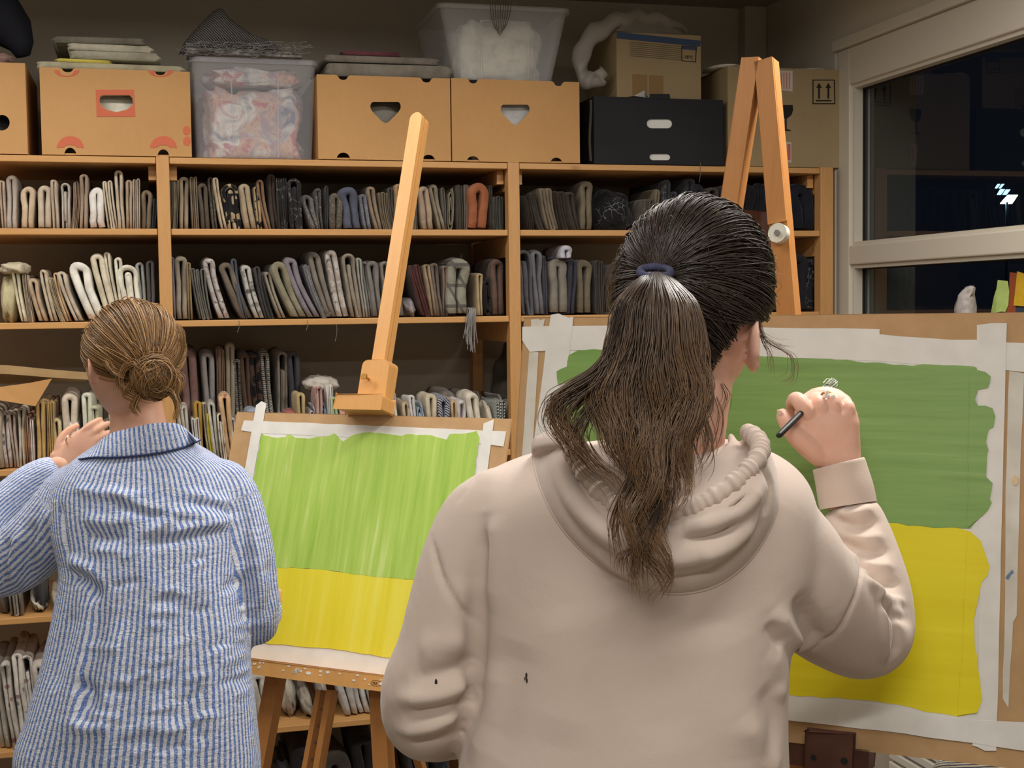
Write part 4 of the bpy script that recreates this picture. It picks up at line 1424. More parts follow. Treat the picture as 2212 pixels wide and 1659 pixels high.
class Easel:
    """things built in the frame of a leaning board"""

    def __init__(self, fr):
        self.fr = fr
        self.M = fmat(fr)

    def ab(self, pts, d=0.0):
        return [self.fr.px(x, y, d) for x, y in pts]

    def sheet(self, name, outer, d0, d1, mat, parent, holes=(), bevel=0):
        """plate whose outline is given in board coordinates"""
        o = plate(MB(), outer, holes, d0, d1, lambda a, b, d: np.array([a, b, d])).build(name, mat, None, world=False)
        o.matrix_world = self.M
        if parent is not None:
            o.parent = parent
            o.matrix_parent_inverse = WORLDM(parent).inverted()
        if bevel:
            m = o.modifiers.new('bevel', 'BEVEL')
            m.width = bevel
            m.segments = 2
            m.limit_method = 'ANGLE'
        return o

    def boxab(self, name, a0, b0, a1, b1, d0, d1, mat, parent, bevel=.0015):
        return self.sheet(name, [(a0, b0), (a1, b0), (a1, b1), (a0, b1)], d0, d1, mat, parent, bevel=bevel)


def ragged(p, amp, step, rng, closed=True):
    """outline with the torn, brushed edge of paint"""
    out = []
    n = len(p)
    for i in range(n):
        a, b = np.array(p[i]), np.array(p[(i + 1) % n])
        L = np.linalg.norm(b - a)
        k = max(int(L / step), 1)
        nrm = np.array([-(b - a)[1], (b - a)[0]]) / (L + 1e-9)
        for j in range(k):
            q = a + (b - a) * j / k
            if j:
                q = q + nrm * rng.normal(0, amp)
            out.append(tuple(q))
    return out


def paint(name, cols, direction, scale=1.0, rough=.45, lo=.3, hi=.7):
    """gouache laid on with a wide brush: streaks along the stroke"""
    t = NT(name, rough, .35)
    st = (26, 1.4, 1) if direction == 'V' else (1.6, 34, 1)
    v = t.coord('Object', tuple(s * scale for s in st))
    n = t.noise(v, 2.2, 5, .62, .25)
    big = t.noise(t.coord('Object', (3.2, 2.4, 1)), 1.3, 2)
    f = t.math('ADD', t.math('MULTIPLY', n, .75), t.math('MULTIPLY', big, .25))
    k = len(cols)
    t.base(t.ramp(f, [(lo + (hi - lo) * i / (k - 1), srgb(c)) for i, c in enumerate(cols)]))
    t.bump(n, .25, .0006)
    return t.m


M['green_a'] = paint('leaf_green_paint', [(112, 148, 78), (124, 160, 86), (132, 167, 94), (150, 182, 112)], 'H')
M['yellow_a'] = paint('lemon_yellow_paint', [(224, 206, 20), (230, 214, 28), (236, 222, 44)], 'H', .6)
M['green_b'] = paint('light_green_paint', [(146, 184, 72), (163, 197, 84), (178, 207, 99), (206, 223, 142)], 'V')
M['yellow_b'] = paint('yellow_wash_paint', [(222, 206, 40), (230, 216, 58), (236, 226, 92)], 'V', .5)
rngp = np.random.default_rng(21)

# ---- right-hand easel (nearest the window)
FA = board_frame(1790, 900, 2.02, 38.0, 11.0)
EA = Easel(FA)
a0, b1 = FA.px(1132, 686)
a1 = a0 + 1.02
b0 = FA.px(2036, 1641)[1]
bd = EA.sheet('drawing_board', [(a0, b0), (a1, b0), (a1, b1), (a0, b1)], -.008, 0, M['mdf'], None, bevel=.001)
tag(bd, 'large brown hardboard on the easel beside the window', 'drawing board')
pa = tag(empty('painting', mat=EA.M), 'painting in dark green above yellow, worked on by the hooded painter', 'painting')
pw = EA.ab([(1215, 730), (2150, 742), (2140, 1560), (1180, 1440)], .0004)
pal, par = min(p[0] for p in pw), max(p[0] for p in pw)
pab, pat_ = min(p[1] for p in pw), max(p[1] for p in pw)
EA.boxab('paper_sheet', pal, FA.px(2000, 1560)[1], FA.px(2150, 1000)[0], FA.px(1700, 735)[1], .0005, .0009, M['paper'], pa, 0)
g = EA.ab([(1222, 826), (1205, 830), (1202, 800), (1224, 790), (1228, 768), (1248, 757), (1300, 756), (1420, 762), (1600, 769), (1650, 770), (1750, 774), (1850, 781), (1950, 788), (2060, 789), (2105, 792), (2128, 802), (2140, 812),
           (2134, 838), (2112, 842), (2106, 862), (2112, 876), (2144, 882), (2150, 900), (2146, 922), (2136, 928), (2130, 955), (2135, 972), (2132, 985), (2130, 1030), (2144, 1044), (2138, 1078), (2142, 1086), (2134, 1102), (2112, 1122), (2096, 1142),
           (2000, 1138), (1900, 1128), (1700, 1112), (1400, 1092), (1190, 1078), (1196, 960), (1214, 935), (1190, 880), (1218, 872), (1232, 850)], .001)
EA.sheet('green_paint', ragged(g, .0012, .012, rngp), .0008, .0016, M['green_a'], pa)
y_ = EA.ab([(1188, 1074), (1400, 1088), (1700, 1108), (1900, 1124), (2060, 1138), (2096, 1148), (2118, 1168), (2128, 1196), (2136, 1222), (2134, 1240), (2120, 1256), (2112, 1300), (2104, 1340), (2106, 1400), (2112, 1420), (2116, 1470), (2120, 1510), (2110, 1540), (2070, 1548),
            (2000, 1538), (1940, 1522), (1860, 1512), (1780, 1508), (1700, 1500), (1400, 1462), (1170, 1432)], .001)
EA.sheet('yellow_paint', ragged(y_, .0009, .015, rngp), .0008, .0013, M['yellow_a'], pa)
TP = [('masking_tape', [(1128, 706), (1192, 704), (1400, 703), (1900, 711), (1900, 722), (2106, 738), (2212, 741), (2300, 746), (2300, 812), (2176, 800), (2110, 796), (1850, 778), (1500, 764), (1240, 756), (1144, 760), (1128, 735)], M['tape']),
      ('masking_tape', [(1190, 680), (1206, 677), (1228, 686), (1238, 684), (1236, 712), (1222, 820), (1196, 960), (1160, 1440), (1120, 1440), (1152, 960), (1178, 760)], M['tape']),
      ('masking_tape', [(2110, 702), (2142, 698), (2175, 698), (2172, 800), (2166, 1050), (2160, 1300), (2152, 1622), (2128, 1622), (2112, 1614), (2100, 1610), (2112, 1560), (2116, 1200), (2112, 900)], M['tape']),
      ('masking_tape', [(1120, 1410), (1400, 1452), (1700, 1503), (1860, 1520), (1980, 1542), (2100, 1556), (2212, 1560), (2300, 1572), (2300, 1642), (2212, 1622), (2060, 1600), (1900, 1578), (1700, 1556), (1400, 1515), (1120, 1480)], M['tape']),
      ('old_tape', [(1142, 758), (1162, 760), (1150, 960), (1120, 1440), (1096, 1440), (1128, 960)], M['oldtape']),
      ('old_tape', [(1146, 690), (1160, 688), (1166, 691), (1176, 688), (1172, 705), (1146, 705)], M['oldtape']),
      ('old_tape', [(2180, 800), (2212, 806), (2204, 1000), (2196, 1330), (2188, 1345), (2182, 1440), (2178, 1530), (2166, 1510), (2170, 1340), (2172, 1060)], M['oldtape'])]
for k, (nm, p, mt) in enumerate(TP):
    d = .0015 + .0004 * k
    q = EA.ab(p, d)
    EA.sheet(nm, ragged(q, .0004, .03, rngp), d - .0006 if nm == 'masking_tape' else .0005, d if nm == 'masking_tape' else .0008, mt, pa)
# paint runs over the tape, as ragged brush ends at the right
for k, (yy, x1) in enumerate(((812, 2142), (900, 2150), (1058, 2144), (1230, 2139))):
    pass
over = EA.ab([(2095, 800), (2128, 803), (2140, 813), (2134, 838), (2112, 842), (2106, 862), (2112, 876), (2144, 882), (2150, 900), (2146, 922), (2136, 928), (2130, 955), (2135, 972), (2132, 985), (2130, 1030), (2144, 1044), (2138, 1078), (2142, 1086), (2134, 1102), (2112, 1122), (2090, 1140)], .0042)
EA.sheet('paint_overlap', ragged(over, .0008, .008, rngp), .0030, .0034, M['green_a'], pa)
over = EA.ab([(2090, 1146), (2118, 1168), (2128, 1196), (2137, 1222), (2134, 1242), (2120, 1258), (2112, 1300), (2104, 1340), (2106, 1400), (2112, 1420), (2117, 1470), (2121, 1510), (2110, 1540), (2068, 1546), (2080, 1400)], .0042)
EA.sheet('paint_overlap', ragged(over, .0006, .01, rngp), .0030, .0034, M['yellow_a'], pa)
over = EA.ab([(1228, 768), (1248, 757), (1300, 756), (1302, 790), (1250, 850), (1232, 850), (1218, 872), (1192, 880), (1190, 866), (1205, 856), (1222, 826), (1205, 832), (1202, 802), (1224, 792)], .0042)
EA.sheet('paint_overlap', ragged(over, .0007, .008, rngp), .0030, .0034, M['green_a'], pa)

# the easel itself: two stained legs joined at the top, cross bar, clamp disc, tray block; it leans behind the board
_FX = board_frame(1790, 900, 2.02, 50.0, 11.0)          # the easel stands turned a little more to the window
FE = frame(FA.o - FA.n * .075, _FX.r, _FX.u)
EE = Easel(FE)
foot = FE.o + FE.u * (-(FE.o[2]) / FE.u[2])
ea = tag(empty('easel', foot), 'tall stained wooden easel with two converging legs before the window', 'easel')


def leg2(E, top, bot, w, d0, d1, mat, parent, name='leg', px=True, to_floor=True, w2=None):
    """straight bar in the easel plane from one pixel to another, run on to the floor"""
    A = np.array(E.fr.px(*top, d1)) if px else np.array(top)
    B = np.array(E.fr.px(*bot, d1)) if px else np.array(bot)
    if to_floor:
        u = (B - A)
        za, zb = E.fr(*A, d1)[2], E.fr(*B, d1)[2]
        B = A + u * (za / (za - zb)) * .998
    d_ = (B - A) / np.linalg.norm(B - A)
    n_ = np.array([-d_[1], d_[0]]) * w / 2
    w2 = w if w2 is None else w2
    n2 = np.array([-d_[1], d_[0]]) * w2 / 2
    return E.sheet(name, [tuple(A - n_), tuple(B - n2), tuple(B + n2), tuple(A + n_)], d0, d1, mat, parent, bevel=.002)


leg2(EE, (1622, 124), (1570, 458), .031, -.026, .0, M['oak_easel'], ea)
leg2(EE, (1650, 128), (1698, 684), .031, -.026, .0, M['oak_easel'], ea)
# stepped overlay on the right leg above the disc and the brown cross bar
leg2(EE, (1648, 128), (1678, 480), .031, .0005, .006, M['oak_easel'], ea, 'leg_facing', to_floor=False)
leg2(EE, (1620, 124), (1571, 455), .031, .0005, .006, M['oak_easel'], ea, 'leg_facing', to_floor=False)
cb = EE.ab([(1560, 452), (1705, 462), (1712, 560), (1560, 548)], -.03)
EE.sheet('cross_bar', cb, -.040, -.027, M['brown_wood'], ea, bevel=.002)
dc = FE.px(1680, 503, .012)
dr = abs(FE.px(1700, 503, .012)[0] - dc[0])
disc = EE.sheet('clamp_disc', ellipse(dc[0], dc[1], dr, dr, 28), .0005, .014, M['white_plastic'], ea, bevel=.002)
EE.sheet('bolt_head', ellipse(dc[0] + .001, dc[1] - .001, dr * .32, dr * .32, 6), .0142, .019, M['steel'], disc)
# dark block that carries the board, and its rail
q = EA.ab([(1740, 1580), (1838, 1592)], .03)
blk = EA.boxab('tray_block', q[0][0], b0 - .13, q[1][0], q[0][1], .001, .03, M['brown_wood'], ea, .003)
EA.sheet('screw', ellipse(*FA.px(1823, 1644, .031), .005, .005, 10), .0301, .032, M['black_plastic'], blk)
EA.sheet('screw', ellipse(*FA.px(1757, 1636, .031), .004, .004, 10), .0301, .032, M['black_plastic'], blk)
EA.boxab('tray', q[0][0] - .03, b0 - .030, q[1][0] + .02, b0 - .0005, -.075, .0, M['brown_wood'], ea, .002)
m0, m1 = FE.px(1702, 1605)[0], FE.px(1742, 1605)[0]
lowb = FE.px(1700, 1600)[1]
bf = -FE.o[2] / FE.u[2]
EE.boxab('mast', m0, bf + .01, m1 + .02, FE.px(1700, 1300)[1], .0005, .012, M['oak_easel'], ea)
# back strut
_top = FE(FE.px(1636, 170)[0], FE.px(1636, 170)[1], -.035)
_ft = on_z(1828, 2232, 0.014)
_top = FE(*FE.px(1650, 150, -.045), -.045)
MB().tube([_top, _ft], .011, 6).build('back_strut', M['oak_easel'], ea)

# ---- left-hand easel (in front of the shelves)
FB = board_frame(800, 1100, 3.02, 41.0, 18.5)
EB = Easel(FB)
a0, b1 = FB.px(513, 889)
a1 = FB.px(1103, 905)[0]
b0 = FB.px(690, 1444)[1]
bd = EB.sheet('drawing_board', [(a0, b0), (a1, b0), (a1, b1), (a0, b1)], -.006, 0, M['mdf'], None, bevel=.001)
tag(bd, 'brown hardboard on the easel standing before the shelves', 'drawing board')
pb = tag(empty('painting', mat=EB.M), 'painting in light green above pale yellow on the easel before the shelves', 'painting')
EB.boxab('paper_sheet', FB.px(545, 1000)[0], b0 + .012, FB.px(1045, 940)[0], FB.px(800, 925)[1], .0003, .0008, M['paper'], pb, 0)
lft = FB.px(562, 950)[0]
rgt = FB.px(1036, 945)[0]
g = EB.ab([(566, 936), (572, 941), (600, 946), (618, 944), (622, 938), (640, 946), (668, 948), (686, 944), (712, 942), (724, 936), (733, 946), (742, 954), (760, 942), (780, 936), (800, 934), (830, 937), (868, 942), (880, 938), (900, 940), (930, 940), (946, 945), (966, 950), (972, 938), (1008, 936), (1030, 931), (1036, 945)], .001)
gb = [FB.px(940, 1258), FB.px(890, 1252), FB.px(820, 1247), FB.px(750, 1238), FB.px(700, 1231), FB.px(640, 1227), FB.px(590, 1226), FB.px(520, 1218)]
bl, br = FB.px(497, 1218)[1], FB.px(940, 1258)[1]
gpoly = g + [(rgt, br)] + [p for p in gb if lft < p[0] < rgt] + [(lft, bl)]
EB.sheet('green_paint', ragged(gpoly, .0009, .012, rngp), .0022, .0028, M['green_b'], pb)
yb = [FB.px(830, 1420), FB.px(760, 1408), FB.px(700, 1400), FB.px(640, 1396), FB.px(560, 1388)]
ypoly = [(lft, bl + .002)] + [p for p in reversed(gb) if lft < p[0] < rgt] + [(rgt, br + .002), (rgt, yb[0][1] + .004)] + [p for p in yb if lft < p[0] < rgt] + [(lft, yb[-1][1])]
EB.sheet('yellow_paint', ragged(ypoly, .0006, .015, rngp), .0021, .0026, M['yellow_b'], pb)
tw = .028
tb = lambda y: FB.px(800, y)[1]
aL, aR = FB.px(520, 935)[0], FB.px(1092, 948)[0]
EB.sheet('masking_tape', ragged([(aL, FB.px(520, 930)[1]), (aL + .004, FB.px(520, 908)[1]), (aR, FB.px(1092, 932)[1]), (aR - .002, FB.px(1090, 965)[1]), (rgt, FB.px(1036, 958)[1]), (lft, FB.px(566, 936)[1])], .0004, .03, rngp), .0008, .0014, M['tape'], pb)
tl0 = FB.px(554, 876)[0]
EB.sheet('masking_tape', ragged([(tl0 + .001, b0 + .005), (tl0 + tw, b0 + .005), (tl0 + tw + .001, FB.px(583, 872)[1]), (tl0 + tw * .5, FB.px(570, 867)[1]), (tl0, FB.px(556, 876)[1])], .0004, .05, rngp), .0014, .002, M['tape'], pb)
tr0 = FB.px(1040, 930)[0]
EB.sheet('masking_tape', ragged([(tr0, b0 + .005), (tr0 + tw, b0 + .005), (tr0 + tw, FB.px(1066, 906)[1]), (tr0 + .004, FB.px(1042, 915)[1])], .0004, .05, rngp), .0014, .002, M['tape'], pb)
EB.sheet('masking_tape', [(tl0, b0 + .004), (tr0 + tw, b0 + .004), (tr0 + tw, yb[0][1] + .012), (tl0, yb[-1][1] + .004)], .0008, .0013, M['tape'], pb)

FM = frame(FB.o - FB.n * .026, FB.r, FB.u)      # mast plane just behind the board
EM = Easel(FM)
fb = -FM.o[2] / FM.u[2]
eb = tag(empty('easel', FM(0, fb)), 'beech studio easel with round-topped mast before the shelves', 'easel')
mt = FM.px(909, 258)
mb_ = FM.px(822, 775)
ma = (mt[0] + mb_[0]) / 2
mw = .034
topb = FM.px(915, 248)[1]
top_arc = [(ma + mw / 2 * math.cos(math.radians(t)), topb - mw / 2 + mw / 2 * math.sin(math.radians(t))) for t in np.linspace(0, 180, 11)]
front = EM.sheet('mast_slat', [(ma - mw / 2, b0 - .02), (ma + mw / 2, b0 - .02)] + top_arc, .004, .0165, M['beech'], eb, bevel=.0015)
back_arc = [(a + .004, b - .006) for a, b in top_arc]
EM.sheet('mast_slat', [(ma - mw / 2 + .004, b0 - .02), (ma + mw / 2 + .004, b0 - .02)] + back_arc, -.012, .002, M['beech'], eb, bevel=.0015)
# sliding clamp with its ledge and brass screw
FC = FB
c0, c1 = FB.px(768, 880, .03)[0], FB.px(828, 880, .03)[0]
cb0, cb1 = b1 + .003, FB.px(806, 777, .03)[1]
rr = .014
ca = [(c1 - rr + rr * math.cos(math.radians(t)), cb1 - rr + rr * math.sin(math.radians(t))) for t in np.linspace(0, 90, 6)] + \
     [(c0 + rr + rr * math.cos(math.radians(t)), cb1 - rr + rr * math.sin(math.radians(t))) for t in np.linspace(90, 180, 6)]
EB.sheet('clamp_block', [(c0, cb0), (c1, cb0)] + ca, -.008, .030, M['beech'], eb, bevel=.0015)
l0, l1 = FB.px(724, 875, .06)[0], FB.px(822, 880, .06)[0]
led = EB.boxab('clamp_ledge', l0, cb0 - .002, l1, cb0 + .030, .004, .062, M['beech'], eb, .003)
sc_ = FB(*FB.px(795, 818, .034), .034)
MB().tube([sc_ - FB.n * .004, sc_ + FB.n * .016], .003, 10).build('screw', M['brass'], eb)
MB().tube([sc_ + FB.n * .016 - FB.u * .001, sc_ + FB.n * .017, sc_ + FB.n * .020], [.004, .0085, .0075], 14).build('thumb_screw', M['brass'], eb)
# lower tray with paint spatters
t0, t1 = FB.px(470, 1415, .05)[0], FB.px(960, 1480, .05)[0]
tray = EB.boxab('tray', t0, b0 - .030, t1, b0 - .0005, -.02, .050, M['beech'], eb, .003)
for k in range(26):
    aa = t0 + .10 + (t1 - t0 - .2) * rngp.random()
    rr_ = .0012 + .0022 * rngp.random()
    EB.sheet('paint_spatter', ellipse(aa, b0 - .004 - .018 * rngp.random() ** 2, rr_ * (1 + 1.5 * rngp.random()), rr_, 8), .0501, .0507, M['tape'], tray)
# maker's stamp burnt into the tray
st = FB.px(812, 1476, .0508)
EB.sheet('maker_stamp', ellipse(st[0], st[1], .013, .0062, 24), .0501, .0505, M['brown_wood'], tray, holes=[ellipse(st[0], st[1], .0122, .0055, 24)])
lettering('MA', .0085, FB(st[0] - .008, st[1] - .003, .0505), FB.r, M['brown_wood'], tray, 'stamp_letters', FB.u, .0002)
# legs: outer pair splayed, two inner slats with bolts between them, rear strut
leg2(EM, (588, 1462), (552, 1659), .036, -.030, .0, M['oak_easel'], eb)
leg2(EM, (812, 1490), (822, 1659), .036, -.030, .0, M['oak_easel'], eb)
leg2(EM, (688, 1490), (659, 1645), .012, -.022, .006, M['oak_easel'], eb, 'inner_slat')
leg2(EM, (711, 1490), (684, 1645), .014, -.022, .006, M['oak_easel'], eb, 'inner_slat')
for y in (1531, 1567, 1603, 1640):
    x = 700 - (y - 1490) * .185
    p, q2 = FM(*FM.px(x - 7, y, -.006), -.006), FM(*FM.px(x + 7, y, -.006), -.006)
    MB().tube([p, q2], .0022, 8).build('bolt', M['steel'], eb)
_p = FM(ma, FM.px(760, 1200)[1], -.02)
_ft = np.array([FM.o[0], FM.o[1], 0]) - np.array([FM.n[0], FM.n[1], 0]) * .42
_ft = np.array([_ft[0], min(_ft[1], D0 - .05), .014])
MB().tube([_p, _ft], .014, 6).build('back_strut', M['oak_easel'], eb)
# ------------------------------------------------------------------ people
AX = np.array([_fwd[0], _fwd[1], 0.0])
AX /= np.linalg.norm(AX)                          # camera heading on the floor
RT = np.array([AX[1], -AX[0], 0.0])               # to the right of it


def heading(deg):
    """floor direction deg to the right of the camera heading, and the right-hand side of it"""
    t = math.radians(deg)
    f = AX * math.cos(t) + RT * math.sin(t)
    return f, np.array([f[1], -f[0], 0.0])


def sup(c, right, fwd, a, b, n=40, p=2.4, up=(0, 0, 1), tilt=0.0, front=1.0):
    out = []
    for i in range(n):
        t = 2 * math.pi * i / n
        x = math.copysign(abs(math.cos(t)) ** (2 / p), math.cos(t))
        y = math.copysign(abs(math.sin(t)) ** (2 / p), math.sin(t))
        out.append(np.asarray(c) + np.asarray(right) * a * x + np.asarray(fwd) * b * y * (front if y > 0 else 1) + np.asarray(up) * tilt * x)
    return out


def loft_px(rows, right, fwd, n=44, p=2.4):
    """rows: (px left, px right, py, depth, half thickness)"""
    rings = []
    R = catmull([[a, b, c, d, e] for a, b, c, d, e in rows], 4)
    for xl, xr, y, dep, b in R:
        A, B = at(xl, y, dep), at(xr, y, dep)
        c = (A + B) / 2
        c[2] = (A[2] + B[2]) / 2
        rings.append(sup(c, right, fwd, np.linalg.norm(B - A) / 2, b, n, p))
    return rings


def limb(pts, n=24, k=6, flat=1.0):
    """pts: (px, py, depth, radius)"""
    P = catmull([list(at(x, y, d)) + [r] for x, y, d, r in pts], k)
    return tube_rings(P[:, :3], P[:, 3], n, flat)


def limb3(pts, n=20, k=5):
    P = catmull([list(p) + [r] for p, r in pts], k)
    return tube_rings(P[:, :3], P[:, 3], n)


def roundcap(rings):
    """close a tube with little domes"""
    out = list(rings)
    for end in (0, -1):
        r = np.array(out[end])
        c = r.mean(0)
        d = c - np.array(out[1 if end == 0 else -2]).mean(0)
        d /= np.linalg.norm(d) + 1e-9
        rad = np.linalg.norm(r - c, axis=1).mean()
        new = [list(c + (r - c) * s + d * rad * q) for s, q in ((.86, .45), (.5, .82), (.15, .97))]
        new = [[np.array(v) for v in q] for q in new]
        out = (new[::-1] + out) if end == 0 else (out + new)
    return out


def union(shells, voxel, smooth=6, factor=.5, subdiv=0):
    """shells: lofted ring lists; returns (verts, faces) of one continuous skin"""
    mb = MB()
    for s in shells:
        if isinstance(s, tuple):
            mb.add(*s)
        else:
            mb.loft(s)
    ob = mb.build('tmp_union')
    r = ob.modifiers.new('r', 'REMESH')
    r.mode = 'VOXEL'
    r.voxel_size = voxel
    r.adaptivity = 0
    if smooth:
        s = ob.modifiers.new('s', 'SMOOTH')
        s.factor = factor
        s.iterations = smooth
    if subdiv:
        s = ob.modifiers.new('d', 'SUBSURF')
        s.levels = s.render_levels = subdiv
    bpy.context.view_layer.update()
    ev = ob.evaluated_get(bpy.context.evaluated_depsgraph_get())
    me = bpy.data.meshes.new_from_object(ev)
    bpy.data.objects.remove(ob)
    return me


def verts_of(me):
    a = np.empty(len(me.vertices) * 3, np.float64)
    me.vertices.foreach_get('co', a)
    return a.reshape(-1, 3)


def normals_of(me):
    a = np.empty(len(me.vertices) * 3, np.float64)
    me.vertices.foreach_get('normal', a)
    return a.reshape(-1, 3)


def set_verts(me, v):
    me.vertices.foreach_set('co', np.asarray(v, np.float64).ravel())
    me.update()


def bvh_of(me):
    v = [tuple(p) for p in verts_of(me)]
    return BVHTree.FromPolygons(v, [tuple(p.vertices) for p in me.polygons])


def hit(bvh, px, py):
    d = ray(px, py)
    loc, nrm, idx, dist = bvh.ray_cast(Vector(CAM), Vector(_n(d)))
    return None if loc is None else np.array(loc)


def fold(me, specs, bvh=None):
    """soft folds pressed into cloth: (pixel polyline, half width in m, height in m)"""
    bvh = bvh or bvh_of(me)
    V, Nn = verts_of(me), normals_of(me)
    disp = np.zeros(len(V))
    for pts, w, h in specs:
        P = catmull(np.array(pts, float), 6) if len(pts) > 2 else np.array([np.array(pts[0]) * (1 - t) + np.array(pts[1]) * t for t in np.linspace(0, 1, 9)])
        Q = [hit(bvh, x, y) for x, y in P]
        Q = np.array([q for q in Q if q is not None])
        if len(Q) < 2:
            continue
        lo, hi = Q.min(0) - 3 * w, Q.max(0) + 3 * w
        sel = np.where(np.all((V > lo) & (V < hi), axis=1))[0]
        if not len(sel):
            continue
        X = V[sel]
        best = np.full(len(sel), 9.0)
        tt = np.zeros(len(sel))
        for i in range(len(Q) - 1):
            a, b = Q[i], Q[i + 1]
            ab = b - a
            L2 = np.dot(ab, ab) + 1e-12
            t = np.clip(((X - a) @ ab) / L2, 0, 1)
            d = np.linalg.norm(X - (a + t[:, None] * ab), axis=1)
            m = d < best
            best[m] = d[m]
            tt[m] = (i + t[m]) / (len(Q) - 1)
        ends = np.clip(np.minimum(tt, 1 - tt) * 5, 0.12, 1)
        disp[sel] += h * np.exp(-(best / w) ** 2) * ends
    set_verts(me, V + Nn * disp[:, None])


def wobble(me, amp, freq, seed):
    """gentle unevenness of cloth"""
    V, Nn = verts_of(me), normals_of(me)
    r = np.random.default_rng(seed)
    d = np.zeros(len(V))
    for k in range(6):
        q = r.normal(0, 1, 3) * freq * (1 + .5 * k)
        d += np.sin(V @ q + r.random() * 6.28 + 1.4 * np.sin(V @ (r.normal(0, 1, 3) * freq))) / (1 + .6 * k)
    set_verts(me, V + Nn * (amp * d)[:, None])


def head_shell(c, fwd, right, up, s=1.0, nu=44, nv=34):
    """head with brow, nose, lips and chin; local x right, y forward, z up"""
    V, F_ = [], []
    for j in range(nv + 1):
        ph = math.pi * j / nv
        for i in range(nu):
            th = 2 * math.pi * i / nu
            d = np.array([math.sin(ph) * math.cos(th), math.sin(ph) * math.sin(th), math.cos(ph)])
            p = d * np.array([.074, .094, .114])
            z = p[2]
            if z < 0:
                k = min(-z / .114, 1)
                p[0] *= 1 - .30 * k ** 1.4
                if p[1] < 0:
                    p[1] *= 1 - .45 * k
                else:
                    p[1] *= 1 + .02 * k
            if p[1] > 0:
                g = lambda x, zz, sx, sz: math.exp(-((p[0] - x) / sx) ** 2 - ((p[2] - zz) / sz) ** 2)
                p[1] += .020 * g(0, -.018, .011, .016) + .010 * g(0, .004, .009, .02) + .004 * g(0, .03, .05, .012) + .006 * g(0, -.058, .022, .012) + .006 * g(0, -.098, .02, .014)
                for sx in (-1, 1):
                    p[1] -= .008 * g(sx * .030, .010, .016, .011)
            V.append(np.asarray(c) + (right * p[0] + fwd * p[1] + up * p[2]) * s)
    for j in range(nv):
        for i in range(nu):
            F_.append((j * nu + i, (j + 1) * nu + i, (j + 1) * nu + (i + 1) % nu, j * nu + (i + 1) % nu))
    return V, F_


def ear_shell(c, out, fwd, up, s=1.0):
    """outer ear: a thin leaning oval with a hollow"""
    rings = []
    for k, (q, t) in enumerate(((-.010, .30), (-.004, .75), (.002, 1.0), (.008, 1.0), (.012, .93), (.010, .72), (.004, .5))):
        ring = []
        for i in range(22):
            a = 2 * math.pi * i / 22
            sy, sz = .0175 * math.cos(a), .031 * math.sin(a)
            sy *= 1 - .25 * (1 if math.sin(a) < -.3 else 0) * abs(math.sin(a))
            ring.append(np.asarray(c) + (out * (q + .010 * math.cos(a) * -1) + fwd * (sy * t - .004) + up * sz * t) * s)
        rings.append(ring)
    return rings


def finger(pts, radii, n=12):
    return roundcap(tube_rings(catmull(np.array(pts), 5), catmull([[r, 0, 0] for r in radii], 5)[:, 0], n))


def generic_hand(wrist, d, back, side, s=1.0, curl=.5, spread=.12):
    """wrist point, direction of the fingers, back-of-hand normal, thumb side"""
    d, back = _n(d), _n(back)
    side = _n(side - d * np.dot(side, d))
    sh = []
    palm = []
    for t, w, th in ((0, .026, .019), (.03, .033, .017), (.06, .040, .015), (.088, .040, .0125)):
        c = wrist + d * t * s
        palm.append([c + (side * w * math.copysign(abs(math.cos(q)) ** .75, math.cos(q)) + back * th * math.sin(q)) * s for q in np.linspace(0, 2 * math.pi, 20, endpoint=False)])
    sh.append(roundcap(palm))
    for k, (o, L, r) in enumerate(((.028, .070, .0088), (.010, .078, .0092), (-.010, .072, .0088), (-.028, .056, .0078))):
        b = wrist + (d * .084 + side * o) * s
        dd = _n(d + side * o * spread * 30)
        c1 = b + dd * L * .45 * s
        d2 = _n(dd - back * curl)
        c2 = c1 + d2 * L * .32 * s
        d3 = _n(dd - back * curl * 2.2)
        c3 = c2 + d3 * L * .25 * s
        sh.append(finger([b - dd * .02 * s, b, c1, c2, c3], [r * 1.05 * s, r * 1.05 * s, r * s, r * .93 * s, r * .75 * s]))
    b = wrist + (d * .018 + side * .026) * s
    t1 = b + _n(d * .8 + side * .7 - back * .2) * .036 * s
    t2 = t1 + _n(d * 1.0 + side * .25 - back * .25) * .030 * s
    t3 = t2 + _n(d * 1.0 - side * .05 - back * .3) * .022 * s
    sh.append(finger([b - d * .01 * s, b, t1, t2, t3], [.013 * s, .0125 * s, .0108 * s, .0098 * s, .008 * s]))
    return sh


# ---- materials for people
def skin_mat(name, c1, c2):
    t = NT(name, .48, .35)
    v = t.coord('Object')
    n = t.noise(v, 34, 4)
    t.base(t.ramp(n, [(.35, srgb(c1)), (.65, srgb(c2))]))
    t.b.inputs['Subsurface Weight'].default_value = .12
    t.b.inputs['Subsurface Radius'].default_value = (.012, .005, .003)
    t.b.inputs['Subsurface Scale'].default_value = .6
    t.bump(t.noise(v, 420, 3), .18, .0006)
    return t.m


def hair_mat(name, root, tip, streak):
    t = NT(name, .36, .45)
    u = t.attr('along')
    rnd = t.node('ShaderNodeNewGeometry').outputs['Random Per Island']
    c = t.mix(u, srgb(root), srgb(tip))
    c = t.mix(t.math('MULTIPLY', t.math('POWER', rnd, 2.2), .75), c, srgb(streak))
    t.base(c)
    t.b.inputs['Anisotropic'].default_value = .4
    return t.m


